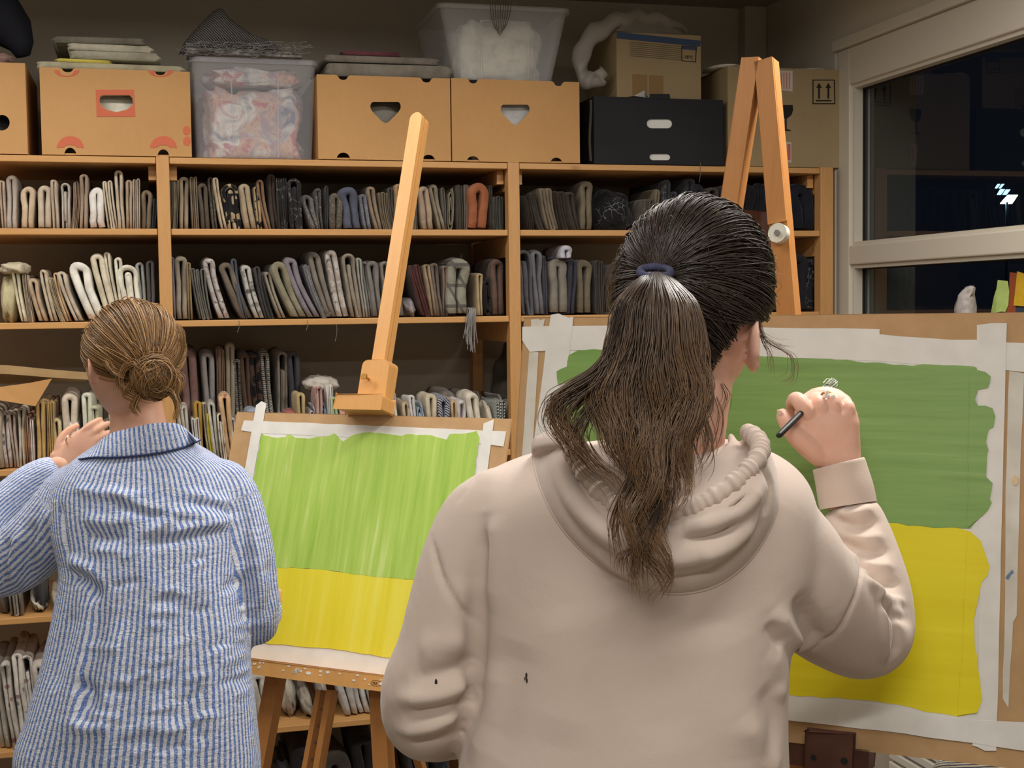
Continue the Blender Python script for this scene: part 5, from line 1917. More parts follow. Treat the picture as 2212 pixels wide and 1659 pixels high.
M['skin_a'] = skin_mat('skin_light', (224, 176, 154), (230, 184, 164))
M['skin_b'] = skin_mat('skin_warm', (216, 164, 136), (224, 174, 148))
M['hair_a'] = hair_mat('dark_brown_hair', (44, 37, 34), (140, 108, 77), (94, 78, 67))
M['hair_cap_a'] = hair_mat('dark_brown_combed_hair', (44, 37, 34), (64, 53, 47), (86, 71, 62))
M['hair_b'] = hair_mat('light_brown_hair', (104, 80, 56), (150, 112, 70), (196, 152, 98))
M['hairbase_a'] = mottled('dark_brown_hair_under', (44, 35, 30), (62, 49, 41), 40, .85, .1, stretch=(6, 6, 1))
M['hairbase_b'] = mottled('light_brown_hair_under', (92, 70, 48), (124, 96, 66), 40, .5, .3, stretch=(6, 6, 1))
_t = NT('beige_fleece', .92, .1)
_v = _t.coord('Object')
_t.base(_t.ramp(_t.noise(_v, 3.5, 3), [(.35, srgb((206, 188, 175))), (.65, srgb((213, 196, 184)))]))
_b = _t.bump(_t.noise(_v, 900, 2), .25, .0008)
_t.bump(_t.noise(_v, 14, 3, .5, .4), .30, .006, _b)
_t.b.inputs['Sheen Weight'].default_value = .25
M['fleece'] = _t.m
_t = NT('beige_rib_knit', .92, .1)
_w = _t.wave(_t.coord('UV', (1, 1, 1)), 30, 0, 'X')
_t.base(srgb((206, 188, 175)))
_t.bump(_t.noise(_t.coord('Object'), 700, 2), .3, .001)
M['rib'] = _t.m
_t = NT('blue_striped_seersucker', .85, .12)
_u = _t.attr('stripe')
_vv = _t.coord('Object')
_jit = _t.math('MULTIPLY', _t.math('SUBTRACT', _t.noise(_vv, 60, 2), .5), .30)
_s = _t.math('ADD', _t.math('MULTIPLY', _u, 1.0 / .0088), _jit)
_s = _t.math('PINGPONG', _s, .5)
_f = _t.ramp(_s, [(.20, (1, 1, 1)), (.28, (0, 0, 0))])
_dots = _t.ramp(_t.noise(_vv, 330, 2), [(.30, (.45, .45, .45)), (.55, (1, 1, 1))])
_f = _t.math('MULTIPLY', _f, _dots)
_col = _t.mix(_f, srgb((224, 228, 238)), srgb((98, 130, 198)))
_t.base(_col)
_b = _t.bump(_s, .35, .0012)
_b = _t.bump(_t.noise(_t.coord('Object', (1, 1, 2.4)), 30, 5, .65, 1.2), .75, .008, _b)
_t.bump(_t.noise(_vv, 240, 2), .3, .0015, _b)
M['seersucker'] = _t.m
M['denim'] = mottled('dark_trouser_cloth', (44, 48, 62), (54, 58, 74), 60, .85)
M['jeans'] = mottled('black_trouser_cloth', (38, 38, 42), (48, 48, 52), 60, .85)
M['shoe'] = plain('shoe_leather', (40, 38, 38), .5)
M['silver'] = plain('silver', (214, 206, 190), .2, .6, 1.0)
M['eye_white'] = plain('eye_white', (226, 222, 216), .2)


def strands(name, curves, rad, mat, parent, kind='stuff', tips=None):
    """many fine hairs as one mesh: three-sided tapering tubes with the attribute 'along'"""
    V, F_, A = [], [], []
    base = 0
    ang = np.array([0, 2.094, 4.189])
    for C, r0 in zip(curves, rad):
        C = np.asarray(C)
        m = len(C)
        T = np.gradient(C, axis=0)
        T /= np.linalg.norm(T, axis=1)[:, None] + 1e-12
        ref = np.array([.3, .9, .2])
        U = np.cross(T, ref)
        U /= np.linalg.norm(U, axis=1)[:, None] + 1e-9
        Wv = np.cross(T, U)
        rr = r0 * np.clip(1.25 - np.linspace(0, 1, m) ** 2 * 1.0, .2, 1)
        ring = C[:, None, :] + rr[:, None, None] * (np.cos(ang)[None, :, None] * U[:, None, :] + np.sin(ang)[None, :, None] * Wv[:, None, :])
        V.append(ring.reshape(-1, 3))
        A.append(np.repeat(np.linspace(0, 1, m), 3))
        i = np.arange(m - 1)[:, None] * 3
        j = np.arange(3)[None, :]
        k = (j + 1) % 3
        q = np.stack([i + j, i + k, i + 3 + k, i + 3 + j], -1).reshape(-1, 4) + base
        F_.append(q)
        base += 3 * m
    V = np.concatenate(V)
    F_ = np.concatenate(F_)
    A = np.concatenate(A)
    me = bpy.data.meshes.new(name)
    me.vertices.add(len(V))
    me.vertices.foreach_set('co', V.ravel())
    me.loops.add(F_.size)
    me.loops.foreach_set('vertex_index', F_.ravel().astype(np.int32))
    me.polygons.add(len(F_))
    me.polygons.foreach_set('loop_start', np.arange(0, F_.size, 4, dtype=np.int32))
    me.update(calc_edges=True)
    at_ = me.attributes.new('along', 'FLOAT', 'POINT')
    at_.data.foreach_set('value', A.astype(np.float32))
    o = link(name, me, mat, parent, True)
    if kind:
        o['kind'] = kind
    return o


class Skull:
    """hair-bearing ellipsoid in a turned frame"""

    def __init__(self, c, fwd, right, up, rad):
        self.c, self.f, self.r, self.u, self.rad = np.asarray(c), fwd, right, up, np.asarray(rad)

    def pt(self, d, off=0.0):
        """local unit direction (right, forward, up) -> point"""
        d = np.asarray(d)
        k = 1.0
        p = d * (self.rad + off)
        if p[2] < 0 and p[1] < 0:
            kk = min(-p[2] / self.rad[2], 1)
            p = p * np.array([1 - .22 * kk ** 1.5, 1 - .40 * kk ** 1.3, 1])
        return self.c + self.r * p[0] + self.f * p[1] + self.u * p[2]

    def local(self, P):
        q = np.asarray(P) - self.c
        v = np.array([np.dot(q, self.r), np.dot(q, self.f), np.dot(q, self.u)]) / self.rad
        return v / np.linalg.norm(v)


def hairline(az, low_back=-.80, ear=-.12, front=.42):
    """lowest elevation (sine) of the hair at azimuth az measured from the back"""
    a = abs(az) / math.pi
    if a < .36:
        return low_back + (ear - low_back) * (a / .36) ** 3.2
    if a < .52:
        return ear + .02
    return ear + (front - ear) * min((a - .52) / .18, 1)


def hair_cap(name, sk, mat, parent, off=.004, **kw):
    nu, nv = 56, 22
    V, F_ = [], []
    for j in range(nv + 1):
        for i in range(nu):
            az = -math.pi + 2 * math.pi * i / nu
            lo = hairline(az, **kw)
            s = 1 + (lo - 1) * (j / nv) ** .8
            cz = math.sqrt(max(1 - s * s, 0))
            V.append(sk.pt(np.array([math.sin(az) * cz, -math.cos(az) * cz, s]), off if j < nv else -.004))
    for j in range(nv):
        for i in range(nu):
            F_.append((j * nu + i, (j + 1) * nu + i, (j + 1) * nu + (i + 1) % nu, j * nu + (i + 1) % nu))
    return mesh(name, V, F_, mat, parent, True)


def combed(sk, target_dir, n, rng, off=.006, steps=15, lift=.004, **kw):
    """hairs combed over the skull from the hairline to the tie"""
    out, rad = [], []
    for _ in range(n):
        az = (rng.random() * 2 - 1) * math.pi
        lo = hairline(az, **kw)
        s = lo + (.02 if rng.random() < .55 else (1 - lo) * rng.random() * .55)
        cz = math.sqrt(max(1 - s * s, 0))
        d0 = np.array([math.sin(az) * cz, -math.cos(az) * cz, s])
        t1 = _n(target_dir + rng.normal(0, .035, 3))
        om = math.acos(np.clip(np.dot(d0, t1), -1, 1))
        o = off + rng.normal(0, .0024)
        wob = rng.normal(0, .035, 3) + .05 * np.array([math.sin(az * 9 + s * 5), math.cos(az * 7), math.sin(az * 11 + 2)])
        C = []
        for t in np.linspace(0, 1, steps):
            if om < 1e-3:
                d = d0
            else:
                d = (math.sin((1 - t) * om) * d0 + math.sin(t * om) * t1) / math.sin(om)
            d = _n(d + wob * math.sin(math.pi * t))
            C.append(sk.pt(d, o + lift * math.sin(math.pi * t)))
        out.append(np.array(C))
        rad.append(.0007 + .0004 * rng.random())
    return out, rad


# =================================================================== the hooded painter
fH, rH = heading(6)
hood_rows = [(1255, 1585, 955, 1.635, .055), (1130, 1672, 985, 1.63, .080), (1035, 1728, 1030, 1.625, .100), (996, 1752, 1085, 1.62, .112), (992, 1758, 1160, 1.62, .118),
             (1004, 1744, 1250, 1.62, .122), (1020, 1712, 1350, 1.62, .126), (1028, 1697, 1450, 1.62, .130), (1016, 1694, 1550, 1.62, .134), (988, 1700, 1660, 1.62, .138),
             (972, 1712, 1780, 1.62, .140), (985, 1695, 1850, 1.62, .134)]
torso = loft_px(hood_rows, rH, fH)
arm_l = limb([(1075, 1075, 1.62, .040), (1035, 1120, 1.62, .047), (996, 1200, 1.615, .046), (968, 1300, 1.61, .046), (948, 1400, 1.61, .049), (926, 1480, 1.615, .055), (916, 1538, 1.64, .053),
              (935, 1560, 1.70, .050), (975, 1565, 1.80, .046), (1020, 1560, 1.88, .040)])
arm_r = limb([(1640, 1110, 1.62, .055), (1690, 1190, 1.625, .066), (1728, 1258, 1.65, .071), (1800, 1325, 1.715, .069), (1862, 1366, 1.785, .063), (1888, 1352, 1.815, .055),
              (1886, 1280, 1.83, .051), (1866, 1190, 1.85, .046), (1846, 1125, 1.862, .042), (1836, 1090, 1.867, .0365)])
me = union([torso, roundcap(arm_l), arm_r], .0075, 9, .5, 1)
wobble(me, .0011, 9.0, 2)
bv = bvh_of(me)
S = .00062                                         # metres per pixel near her back
folds = [
    # left arm-hole crease and seam
    ([(1046, 1095), (1042, 1180), (1036, 1300), (1032, 1400), (1028, 1500), (1004, 1590)], .012, -.014),
    ([(1062, 1110), (1060, 1200), (1052, 1330)], .018, .006),
    ([(932, 1160), (952, 1240), (985, 1300), (1026, 1352)], .0038, -.0065),
    # left elbow folds
    ([(1030, 1425), (960, 1455), (880, 1470)], .012, -.008), ([(1020, 1470), (950, 1500), (850, 1515)], .011, .009), ([(1025, 1510), (960, 1535), (860, 1548)], .010, -.009),
    ([(1000, 1535), (930, 1568), (850, 1580)], .010, .008), ([(995, 1580), (930, 1600), (880, 1605)], .010, -.008), ([(1015, 1375), (950, 1400), (900, 1400)], .016, .006),
    ([(1000, 1240), (980, 1330), (960, 1420)], .02, .004),
    # back: soft long folds
    ([(1210, 1300), (1230, 1450), (1200, 1620)], .035, .004), ([(1330, 1310), (1400, 1450), (1440, 1640)], .04, -.004), ([(1560, 1330), (1600, 1480), (1600, 1650)], .035, .005),
    ([(1640, 1480), (1672, 1560), (1650, 1659)], .016, -.008), ([(1600, 1540), (1650, 1620), (1690, 1659)], .016, .007), ([(1660, 1400), (1690, 1460), (1680, 1520)], .014, .006),
    ([(1120, 1380), (1100, 1500), (1060, 1640)], .03, -.005), ([(1070, 1420), (1056, 1540), (1010, 1650)], .02, .006),
    # right arm-pit and drop-shoulder seam
    ([(1716, 1285), (1745, 1350), (1768, 1395)], .014, -.010), ([(1672, 1310), (1706, 1370), (1738, 1405)], .012, .011), ([(1660, 1340), (1676, 1380), (1690, 1396)], .010, -.008),
    ([(1863, 1195), (1858, 1255), (1843, 1302), (1805, 1369), (1740, 1412)], .0038, -.0055),
    ([(1900, 1290), (1908, 1360), (1912, 1440)], .008, .008), ([(1925, 1290), (1940, 1370), (1930, 1430)], .012, -.008), ([(1868, 1250), (1890, 1270), (1902, 1300)], .008, .006),
    # forearm folds
    ([(1778, 1092), (1830, 1112), (1890, 1096)], .007, .006), ([(1790, 1112), (1845, 1136), (1905, 1124)], .007, -.007), ([(1806, 1142), (1855, 1164), (1915, 1158)], .008, .006),
    ([(1822, 1172), (1870, 1192), (1925, 1190)], .007, -.007), ([(1838, 1200), (1880, 1222), (1935, 1222)], .008, .006), ([(1865, 1234), (1905, 1258), (1950, 1262)], .007, -.006),
    ([(1880, 1266), (1920, 1292), (1960, 1300)], .007, .005), ([(1890, 1300), (1930, 1326), (1966, 1340)], .007, -.006),
    # shoulder seam
    ([(1150, 962), (1090, 985), (1030, 1030), (985, 1090)], .003, -.002),
]
fold(me, folds, bv)
hoodie_me = me
P0 = at(1370, 1700, 1.62)
personA = tag(empty('person', (P0[0], P0[1], 0), -math.radians(20)), 'person in beige hooded sweatshirt with dark ponytail painting at the right board', 'person')
hoodie = link('hoodie', hoodie_me, M['fleece'], personA, True)
bvA = bvh_of(hoodie_me)

# hood lying on the back
outer = catmull(np.array([(1172, 938), (1152, 962), (1164, 1040), (1206, 1128), (1276, 1205), (1358, 1256), (1444, 1281), (1532, 1270), (1602, 1226), (1652, 1160), (1679, 1090), (1674, 1020), (1656, 968), (1640, 940)], float), 6)
inner = catmull(np.array([(1212, 926), (1224, 948), (1250, 1000), (1290, 1056), (1340, 1098), (1392, 1118), (1450, 1112), (1516, 1088), (1580, 1048), (1622, 1008), (1640, 982), (1642, 962), (1632, 946), (1616, 934)], float), 6)
neckr = catmull(np.array([(1262, 940), (1270, 952), (1296, 975), (1330, 996), (1368, 1008), (1410, 1012), (1450, 1008), (1490, 1000), (1524, 986), (1550, 970), (1566, 956), (1574, 946), (1576, 938), (1576, 930)], float), 6)
nU = len(outer)
rowsH = []
for i in range(nU):
    th = i / (nU - 1)
    mid = math.sin(math.pi * th)
    hO = hit(bvA, *outer[i])
    if hO is None:
        hO = at(outer[i][0], outer[i][1], 1.575)
    O = hO + _n(CAM - hO) * -.004
    dI = 1.575 - .112 * mid ** .8
    I = at(inner[i][0], inner[i][1], dI)
    Nk = at(neckr[i][0], neckr[i][1], 1.60 - .055 * mid)
    tocam = _n(CAM - I)
    prof = []
    prof.append(Nk + np.array([0, 0, -.02]))
    prof.append(Nk)
    for t in (.3, .6, .85):
        prof.append(Nk * (1 - t) + I * t - tocam * .012 * math.sin(math.pi * t) * mid - np.array([0, 0, .016 * math.sin(math.pi * t)]))
    prof.append(I + np.array([0, 0, .004]))
    for t in np.linspace(.06, 1, 17):
        bul = .036 * math.sin(math.pi * min(t * 1.0, 1)) ** .75 * (.25 + .75 * mid)
        prof.append(I * (1 - t) + O * t + tocam * bul)
    prof.append(O - _n(CAM - O) * .012)
    rowsH.append(prof)
nV = len(rowsH[0])
Vh = [p for r in rowsH for p in r]
Fh = [(i * nV + j, i * nV + j + 1, (i + 1) * nV + j + 1, (i + 1) * nV + j) for i in range(nU - 1) for j in range(nV - 1)]
hd = mesh('hood', Vh, Fh, None, None, True)
sb = hd.modifiers.new('s', 'SUBSURF')
sb.levels = sb.render_levels = 2
bpy.context.view_layer.update()
hm = bpy.data.meshes.new_from_object(hd.evaluated_get(bpy.context.evaluated_depsgraph_get()))
bpy.data.objects.remove(hd)
bmh = bmesh.new()
bmh.from_mesh(hm)
bmesh.ops.recalc_face_normals(bmh, faces=bmh.faces)
bmh.to_mesh(hm)
bmh.free()
bvh_h = bvh_of(hm)
# make the normals face the camera side at the hood's middle
_p = hit(bvh_h, 1500, 1200)
fold(hm, [([(1178, 1000), (1226, 1110), (1310, 1196), (1430, 1246), (1540, 1230), (1620, 1160), (1656, 1070)], .010, -.006),
          ([(1196, 985), (1240, 1080), (1320, 1160), (1420, 1206), (1520, 1196), (1590, 1150)], .011, .007),
          ([(1218, 960), (1262, 1060), (1330, 1130), (1400, 1160)], .010, -.008),
          ([(1468, 1140), (1540, 1128), (1610, 1090), (1648, 1030)], .009, .008), ([(1460, 1165), (1540, 1160), (1600, 1128)], .007, -.009),
          ([(1588, 1082), (1596, 1092)], .010, -.012), ([(1640, 1000), (1664, 1050), (1650, 1120)], .008, -.006), ([(1500, 1190), (1570, 1180), (1640, 1120)], .010, .006),
          ([(1280, 1180), (1330, 1225), (1400, 1250)], .008, .004)], bvh_h)
hood = link('hood', hm, M['fleece'], hoodie, True)
so = hood.modifiers.new('thickness', 'SOLIDIFY')
so.thickness = .004
so.offset = 0
# gathered drawcord hem along the opening
P = catmull([at(x, y, (1.575 - .112 * math.sin(math.pi * i / (nU - 1)) ** .8) - .004) for i, (x, y) in enumerate(inner)][::3], 14)
rr = np.array([.0100 + .0010 * math.sin(i * .85 + 1.5 * math.sin(i * .13)) + .0012 * math.sin(i * .31) for i in range(len(P))])
MB().loft(tube_rings(P, rr, 14)).build('drawcord_hem', M['fleece'], hoodie, True)
# seam cord round the hood
P = np.array([(hit(bvA, *q) if hit(bvA, *q) is not None else at(q[0], q[1], 1.575)) for q in outer])
MB().loft(tube_rings(P, np.full(len(P), .0022), 8)).build('hood_seam', M['fleece'], hoodie, True)
# cuff
cuff = limb([(1832, 1092, 1.867, .0395), (1826, 1060, 1.87, .0392), (1818, 1026, 1.874, .0376), (1812, 1004, 1.876, .0368)], 40, 5)
_c = np.mean(cuff[-1], axis=0)
_a = _n(np.mean(cuff[-1], axis=0) - np.mean(cuff[-4], axis=0))
cuff += [[_c + (p - _c) * s + _a * q for p in cuff[-1]] for s, q in ((.97, .0018), (.92, .002), (.88, 0), (.86, -.012))]
MB().loft(cuff, False).build('cuff', M['rib'], hoodie, True)

# body: head, neck, trunk, arms and hands in one skin
fF, rF = heading(34)
upA = _n(np.array([0, 0, 1.0]) + rF * .05 + fF * -.06)
fF = _n(fF - upA * np.dot(fF, upA))
rF = np.cross(fF, upA)
hcA = at(1506, 678, 1.615)
neckA = limb([(1500, 800, 1.612, .048), (1484, 880, 1.61, .050), (1466, 960, 1.615, .056), (1440, 1020, 1.625, .075)], 24, 5)
trunkA = loft_px([(1300, 1580, 985, 1.63, .05), (1080, 1690, 1060, 1.63, .08), (1080, 1680, 1250, 1.63, .09), (1090, 1640, 1500, 1.63, .09), (1040, 1650, 1750, 1.63, .10), (1030, 1660, 1900, 1.63, .10)], rH, fH)
inA = [roundcap(limb([(1075, 1100, 1.625, .035), (1000, 1250, 1.61, .036), (935, 1450, 1.61, .036), (925, 1535, 1.66, .033), (985, 1560, 1.82, .027), (1045, 1550, 1.93, .024)])),
       roundcap(limb([(1650, 1130, 1.63, .04), (1735, 1265, 1.66, .042), (1855, 1362, 1.79, .040), (1880, 1340, 1.82, .036), (1862, 1190, 1.852, .032), (1828, 1066, 1.87, .027), (1816, 1015, 1.875, .0255)]))]
earA = []
for sgn in (1, -1):
    ec = hcA + rF * sgn * .073 - fF * .004 - upA * .030
    earA.append(roundcap(ear_shell(ec, _n(rF * sgn - fF * .35), fF, upA, 1.18)))
legsA = []
for sgn in (-1, 1):
    hip = P0 * np.array([1, 1, 0]) + rH * sgn * .09
    legsA.append(limb3([(hip + np.array([0, 0, .93]), .085), (hip + np.array([0, 0, .5]), .058), (hip + np.array([0, 0, .1]), .04), (hip + fH * .02 + np.array([0, 0, .05]), .038)]))
body_shells = [head_shell(hcA, fF, rF, upA), neckA, trunkA] + inA + earA + legsA
hl = at(1045, 1550, 1.93)
body_shells += generic_hand(hl, fH * .9 + rH * .35, np.array([0, 0, -1.0]) * -.6 - rH * .4, np.array([0, 0, 1.0]), .95, .6)
meA = union(body_shells, .0045, 2, .5)
# painting hand, finer
D_ = lambda x, y, d: at(x, y, d)
palm = []
for (xl, xr, y, dep, th) in ((1772, 1858, 1022, 1.876, .0225), (1768, 1858, 1000, 1.876, .0225), (1748, 1858, 970, 1.875, .0215), (1728, 1857, 940, 1.873, .0205), (1718, 1856, 912, 1.872, .0190), (1716, 1852, 890, 1.873, .0170), (1722, 1846, 873, 1.878, .0125)):
    A, B = at(xl, y, dep), at(xr, y + (4 if y < 900 else 0), dep)
    palm.append(sup((A + B) / 2, _n(B - A), AX, np.linalg.norm(B - A) / 2, th, 28, 2.6))
hs = [roundcap(palm)]
hs.append(finger([D_(1752, 905, 1.868), D_(1738, 884, 1.862), D_(1722, 862, 1.874), D_(1712, 872, 1.896), D_(1716, 896, 1.904), D_(1724, 908, 1.900)], [.0112, .0116, .0108, .0098, .0088, .0078]))
hs.append(finger([D_(1778, 900, 1.868), D_(1770, 874, 1.866), D_(1758, 864, 1.884), D_(1748, 880, 1.906), D_(1750, 906, 1.908), D_(1760, 918, 1.900)], [.0112, .0112, .0102, .0094, .0086, .0078]))
hs.append(finger([D_(1806, 898, 1.868), D_(1800, 868, 1.868), D_(1794, 864, 1.890), D_(1786, 884, 1.910), D_(1786, 910, 1.908), D_(1792, 920, 1.898)], [.0112, .0110, .0100, .0092, .0084, .0076]))
hs.append(finger([D_(1834, 904, 1.870), D_(1832, 880, 1.870), D_(1828, 878, 1.888), D_(1822, 896, 1.904), D_(1822, 916, 1.902), D_(1826, 924, 1.894)], [.0105, .0100, .0090, .0082, .0076, .007]))
hs.append(finger([D_(1776, 988, 1.874), D_(1748, 965, 1.866), D_(1716, 938, 1.862), D_(1700, 916, 1.866), D_(1692, 901, 1.874), D_(1691, 894, 1.880)], [.0165, .0170, .0135, .0112, .0100, .0085]))
# knuckle bumps
for (x, y, d, r) in ((1742, 880, 1.8630, .0085), (1773, 872, 1.8640, .0085), (1803, 870, 1.8650, .0082), (1832, 880, 1.868, .0075)):
    c = D_(x, y, d)
    hs.append([sup(c + np.array([0, 0, r * math.cos(t)]), RT, AX, max(r * math.sin(t), 1e-4), max(r * math.sin(t), 1e-4), 12, 2) for t in np.linspace(.05, math.pi - .05, 8)])
meH = union(hs, .0021, 4, .5)
bm2 = bmesh.new()
bm2.from_mesh(meA)
bm2.from_mesh(meH)
bm2.to_mesh(meA)
bm2.free()
bodyA = link('body', meA, M['skin_a'], personA, True)
for sgn in (-1, 1):
    ec = hcA + rF * sgn * .030 + fF * .074 + upA * .010
    MB().loft([sup(ec + upA * .011 * math.cos(t), rF, fF, .011 * math.sin(t) + 1e-4, .011 * math.sin(t) + 1e-4, 14, 2) for t in np.linspace(.02, math.pi - .02, 9)]).build('eye', M['eye_white'], bodyA, True)
# thumb nail
tn = D_(1686, 893, 1.866)
MB().loft([sup(tn + AX * q, _n(RT * .8 - np.array([0, 0, .5])), np.array([0, 0, 1.0]), a, .0042, 14, 2.4) for q, a in ((-.0016, .001), (-.0012, .0052), (.002, .0055))]).build('thumb_nail', plain('nail', (236, 200, 184), .3), bodyA, True)
# ring on the painting hand
rc = D_(1790, 862, 1.870)
MB().tube([rc + RT * .0125 * math.cos(t) + (np.array([0, 0, .8]) + AX * .55) * .0120 * math.sin(t) for t in np.linspace(0, 2 * math.pi, 24)], .0014, 8).build('ring', M['brass'], bodyA, True)
gm = MB()
for k, (x, y) in enumerate(((1782, 856), (1789, 855), (1786, 847), (1800, 856))):
    c = D_(x, y, 1.862)
    gm.loft([sup(c + np.array([0, 0, .0032 * math.cos(t)]), RT, AX, .0032 * math.sin(t) + 1e-4, .0032 * math.sin(t) + 1e-4, 6, 2) for t in (.1, .8, 1.57, 2.3, 3.0)])
gm.build('ring_stones', plain('pale_stones', (238, 232, 222), .15, .8), bodyA)

# trousers and shoes
tr = []
for sgn in (-1, 1):
    hip = P0 * np.array([1, 1, 0]) + rH * sgn * .09
    tr.append(roundcap(limb3([(hip + np.array([0, 0, .95]), .105), (hip + np.array([0, 0, .8]), .10), (hip + np.array([0, 0, .48]), .078), (hip + np.array([0, 0, .2]), .066), (hip + np.array([0, 0, .09]), .064)], 24)))
me = union(tr, .010, 4)
link('trousers', me, M['jeans'], personA, True)
for sgn in (-1, 1):
    hip = P0 * np.array([1, 1, 0]) + rH * sgn * .09
    MB().loft([sup(hip + fH * .045 + np.array([0, 0, z]), rH, fH, a, b, 24, 2.6) for z, a, b in ((.001, .044, .128), (.02, .047, .132), (.05, .045, .125), (.075, .038, .08), (.10, .036, .055))]).build('shoe', M['shoe'], personA, True)

# hair
rngh = np.random.default_rng(77)
skA = Skull(at(1502, 648, 1.612), fF, rF, upA, (.086, .104, .112))
hairA = hair_cap('hair', skA, M['hairbase_a'], personA, .002, low_back=-.93, ear=-.22)
tieP = at(1415, 592, 1.505)
tdir = skA.local(tieP)
C1, R1 = combed(skA, tdir, 2600, rngh, .005, 15, .005, low_back=-.93, ear=-.22)
strands('combed_hair', C1, R1, M['hair_cap_a'], hairA)
# ponytail volume: y, x left, x right, depth
PT = catmull(np.array([(588, 1398, 1434, 1.500, .012), (612, 1368, 1464, 1.478, .024), (655, 1334, 1500, 1.462, .034), (720, 1320, 1514, 1.456, .040), (780, 1306, 1520, 1.452, .042), (835, 1280, 1532, 1.446, .042),
                       (885, 1272, 1524, 1.440, .038), (935, 1288, 1506, 1.430, .032), (985, 1306, 1490, 1.424, .027), (1040, 1326, 1480, 1.418, .022), (1095, 1338, 1470, 1.412, .018),
                       (1150, 1352, 1454, 1.410, .014), (1205, 1358, 1448, 1.412, .011), (1262, 1368, 1442, 1.420, .009), (1310, 1374, 1438, 1.430, .006)], float), 4)
tt = np.linspace(0, 1, len(PT))


def pt_at(s):
    return np.array([np.interp(s, tt, PT[:, k]) for k in range(5)])


core = []
for s in np.linspace(0, .52, 22):
    y, xl, xr, d, th = pt_at(s)
    k = .62 * (1 - .8 * max(s - .25, 0) / .27)
    cx, w = (xl + xr) / 2, (xr - xl) / 2 * k
    A, B = at(cx - w, y, d), at(cx + w, y, d)
    core.append(sup((A + B) / 2, _n(B - A), AX, np.linalg.norm(B - A) / 2, th * .7 * k, 28, 2.2))
pony = MB().loft(core).build('ponytail', M['hairbase_a'], hairA, True)
cur, rad = [], []
nclump = 46
clumps = [(rngh.random() * 2 * math.pi, math.sqrt(rngh.random()), rngh.random(4) * 6.28, .52 + .46 * rngh.random() ** 1.5, rngh.normal(0, 1, 3)) for _ in range(nclump)]
for k in range(3000):
    ca, cr, ph, ln, bias = clumps[int(rngh.integers(nclump))]
    a = ca + rngh.normal(0, .24)
    r = min(max(cr + rngh.normal(0, .10), 0), 1.06)
    L = min(ln + rngh.normal(0, .03), 1.0) * (.62 + .38 * (1 - abs(math.cos(a)) * r) ** .5)
    C = []
    jit = rngh.normal(0, .45)
    for s in np.linspace(0, L, 26):
        y, xl, xr, d, th = pt_at(s)
        wv = (s ** 1.0) * 27 * (math.sin(13 * s + ph[0] + jit) + .5 * math.sin(29 * s + ph[1] + jit)) + rngh.normal(0, .5)
        conv = 1.0 if s < .6 else 1.0
        x = (xl + xr) / 2 + (xr - xl) / 2 * r * math.cos(a) * conv + wv + bias[0] * 7 * s
        dd = d + th * r * math.sin(a) * .95 + .010 * s * math.sin(16 * s + ph[2])
        C.append(at(x, y + bias[1] * 4 * s, dd))
    cur.append(np.array(C))
    rad.append(.00055 + .0004 * rngh.random())
# curls flicking out at the left and loose ends at the bottom and right
flicks = [[(1345, 650), (1325, 745), (1285, 800), (1228, 836), (1196, 862), (1190, 905), (1222, 945), (1262, 962)],
          [(1340, 670), (1318, 780), (1270, 830), (1215, 860), (1205, 905), (1235, 950), (1250, 985), (1240, 1010)],
          [(1345, 700), (1310, 810), (1255, 862), (1226, 900), (1228, 950), (1270, 1000), (1290, 1030)],
          [(1350, 760), (1300, 850), (1262, 905), (1250, 950), (1280, 1000), (1330, 1040), (1350, 1090)],
          [(1490, 820), (1500, 900), (1484, 960), (1494, 1010), (1480, 1045)], [(1505, 800), (1512, 880), (1530, 940), (1528, 985), (1508, 1020)],
          [(1440, 1060), (1420, 1120), (1386, 1180), (1352, 1200), (1348, 1240), (1372, 1262)], [(1420, 1100), (1400, 1160), (1372, 1220), (1382, 1290)],
          [(1430, 1080), (1404, 1150), (1398, 1200), (1424, 1230), (1446, 1262), (1440, 1278)], [(1410, 1120), (1380, 1180), (1376, 1250), (1384, 1308)],
          [(1380, 1000), (1350, 1070), (1330, 1130), (1340, 1190), (1352, 1230)]]
for fi, f in enumerate(flicks):
    n = 46 if fi < 4 else 26
    Pf = catmull(np.array(f, float), 6)
    for k in range(n):
        o = rngh.normal(0, 1, 2)
        d0 = 1.445 + rngh.normal(0, .008) if fi < 6 else 1.412 + rngh.normal(0, .004)
        L = int(len(Pf) * (.72 + .28 * rngh.random()))
        ph = rngh.random() * 6
        C = [at(x + o[0] * (6 + 9 * i / len(Pf)) + 3 * math.sin(i * .35 + ph), y + o[1] * (4 + 9 * i / len(Pf)), d0 - (.012 * i / len(Pf) if fi < 6 else 0)) for i, (x, y) in enumerate(Pf[:L])]
        cur.append(np.array(C))
        rad.append(.0004 + .00035 * rngh.random())
strands('ponytail_strands', cur, rad, M['hair_a'], hairA)
# wisps: by the ear, on the crown
cur, rad = [], []
for f in ([(1640, 690), (1652, 730), (1690, 752), (1712, 770), (1712, 810), (1690, 822)], [(1636, 700), (1650, 740), (1662, 760), (1668, 800)], [(1630, 690), (1640, 720), (1668, 742), (1700, 750)],
          [(1545, 860), (1556, 900), (1548, 950), (1530, 985)], [(1520, 880), (1530, 930), (1512, 980)], [(1560, 830), (1572, 860), (1560, 900)], [(1345, 560), (1325, 590), (1322, 640)], [(1350, 540), (1330, 575), (1318, 620), (1322, 680)]):
    Pf = catmull(np.array(f, float), 6)
    for k in range(9):
        o = rngh.normal(0, 1, 2)
        d0 = 1.56 + rngh.normal(0, .006)
        cur.append(np.array([at(x + o[0] * (2 + 6 * i / len(Pf)), y + o[1] * (2 + 5 * i / len(Pf)), d0) for i, (x, y) in enumerate(Pf)]))
        rad.append(.00035)
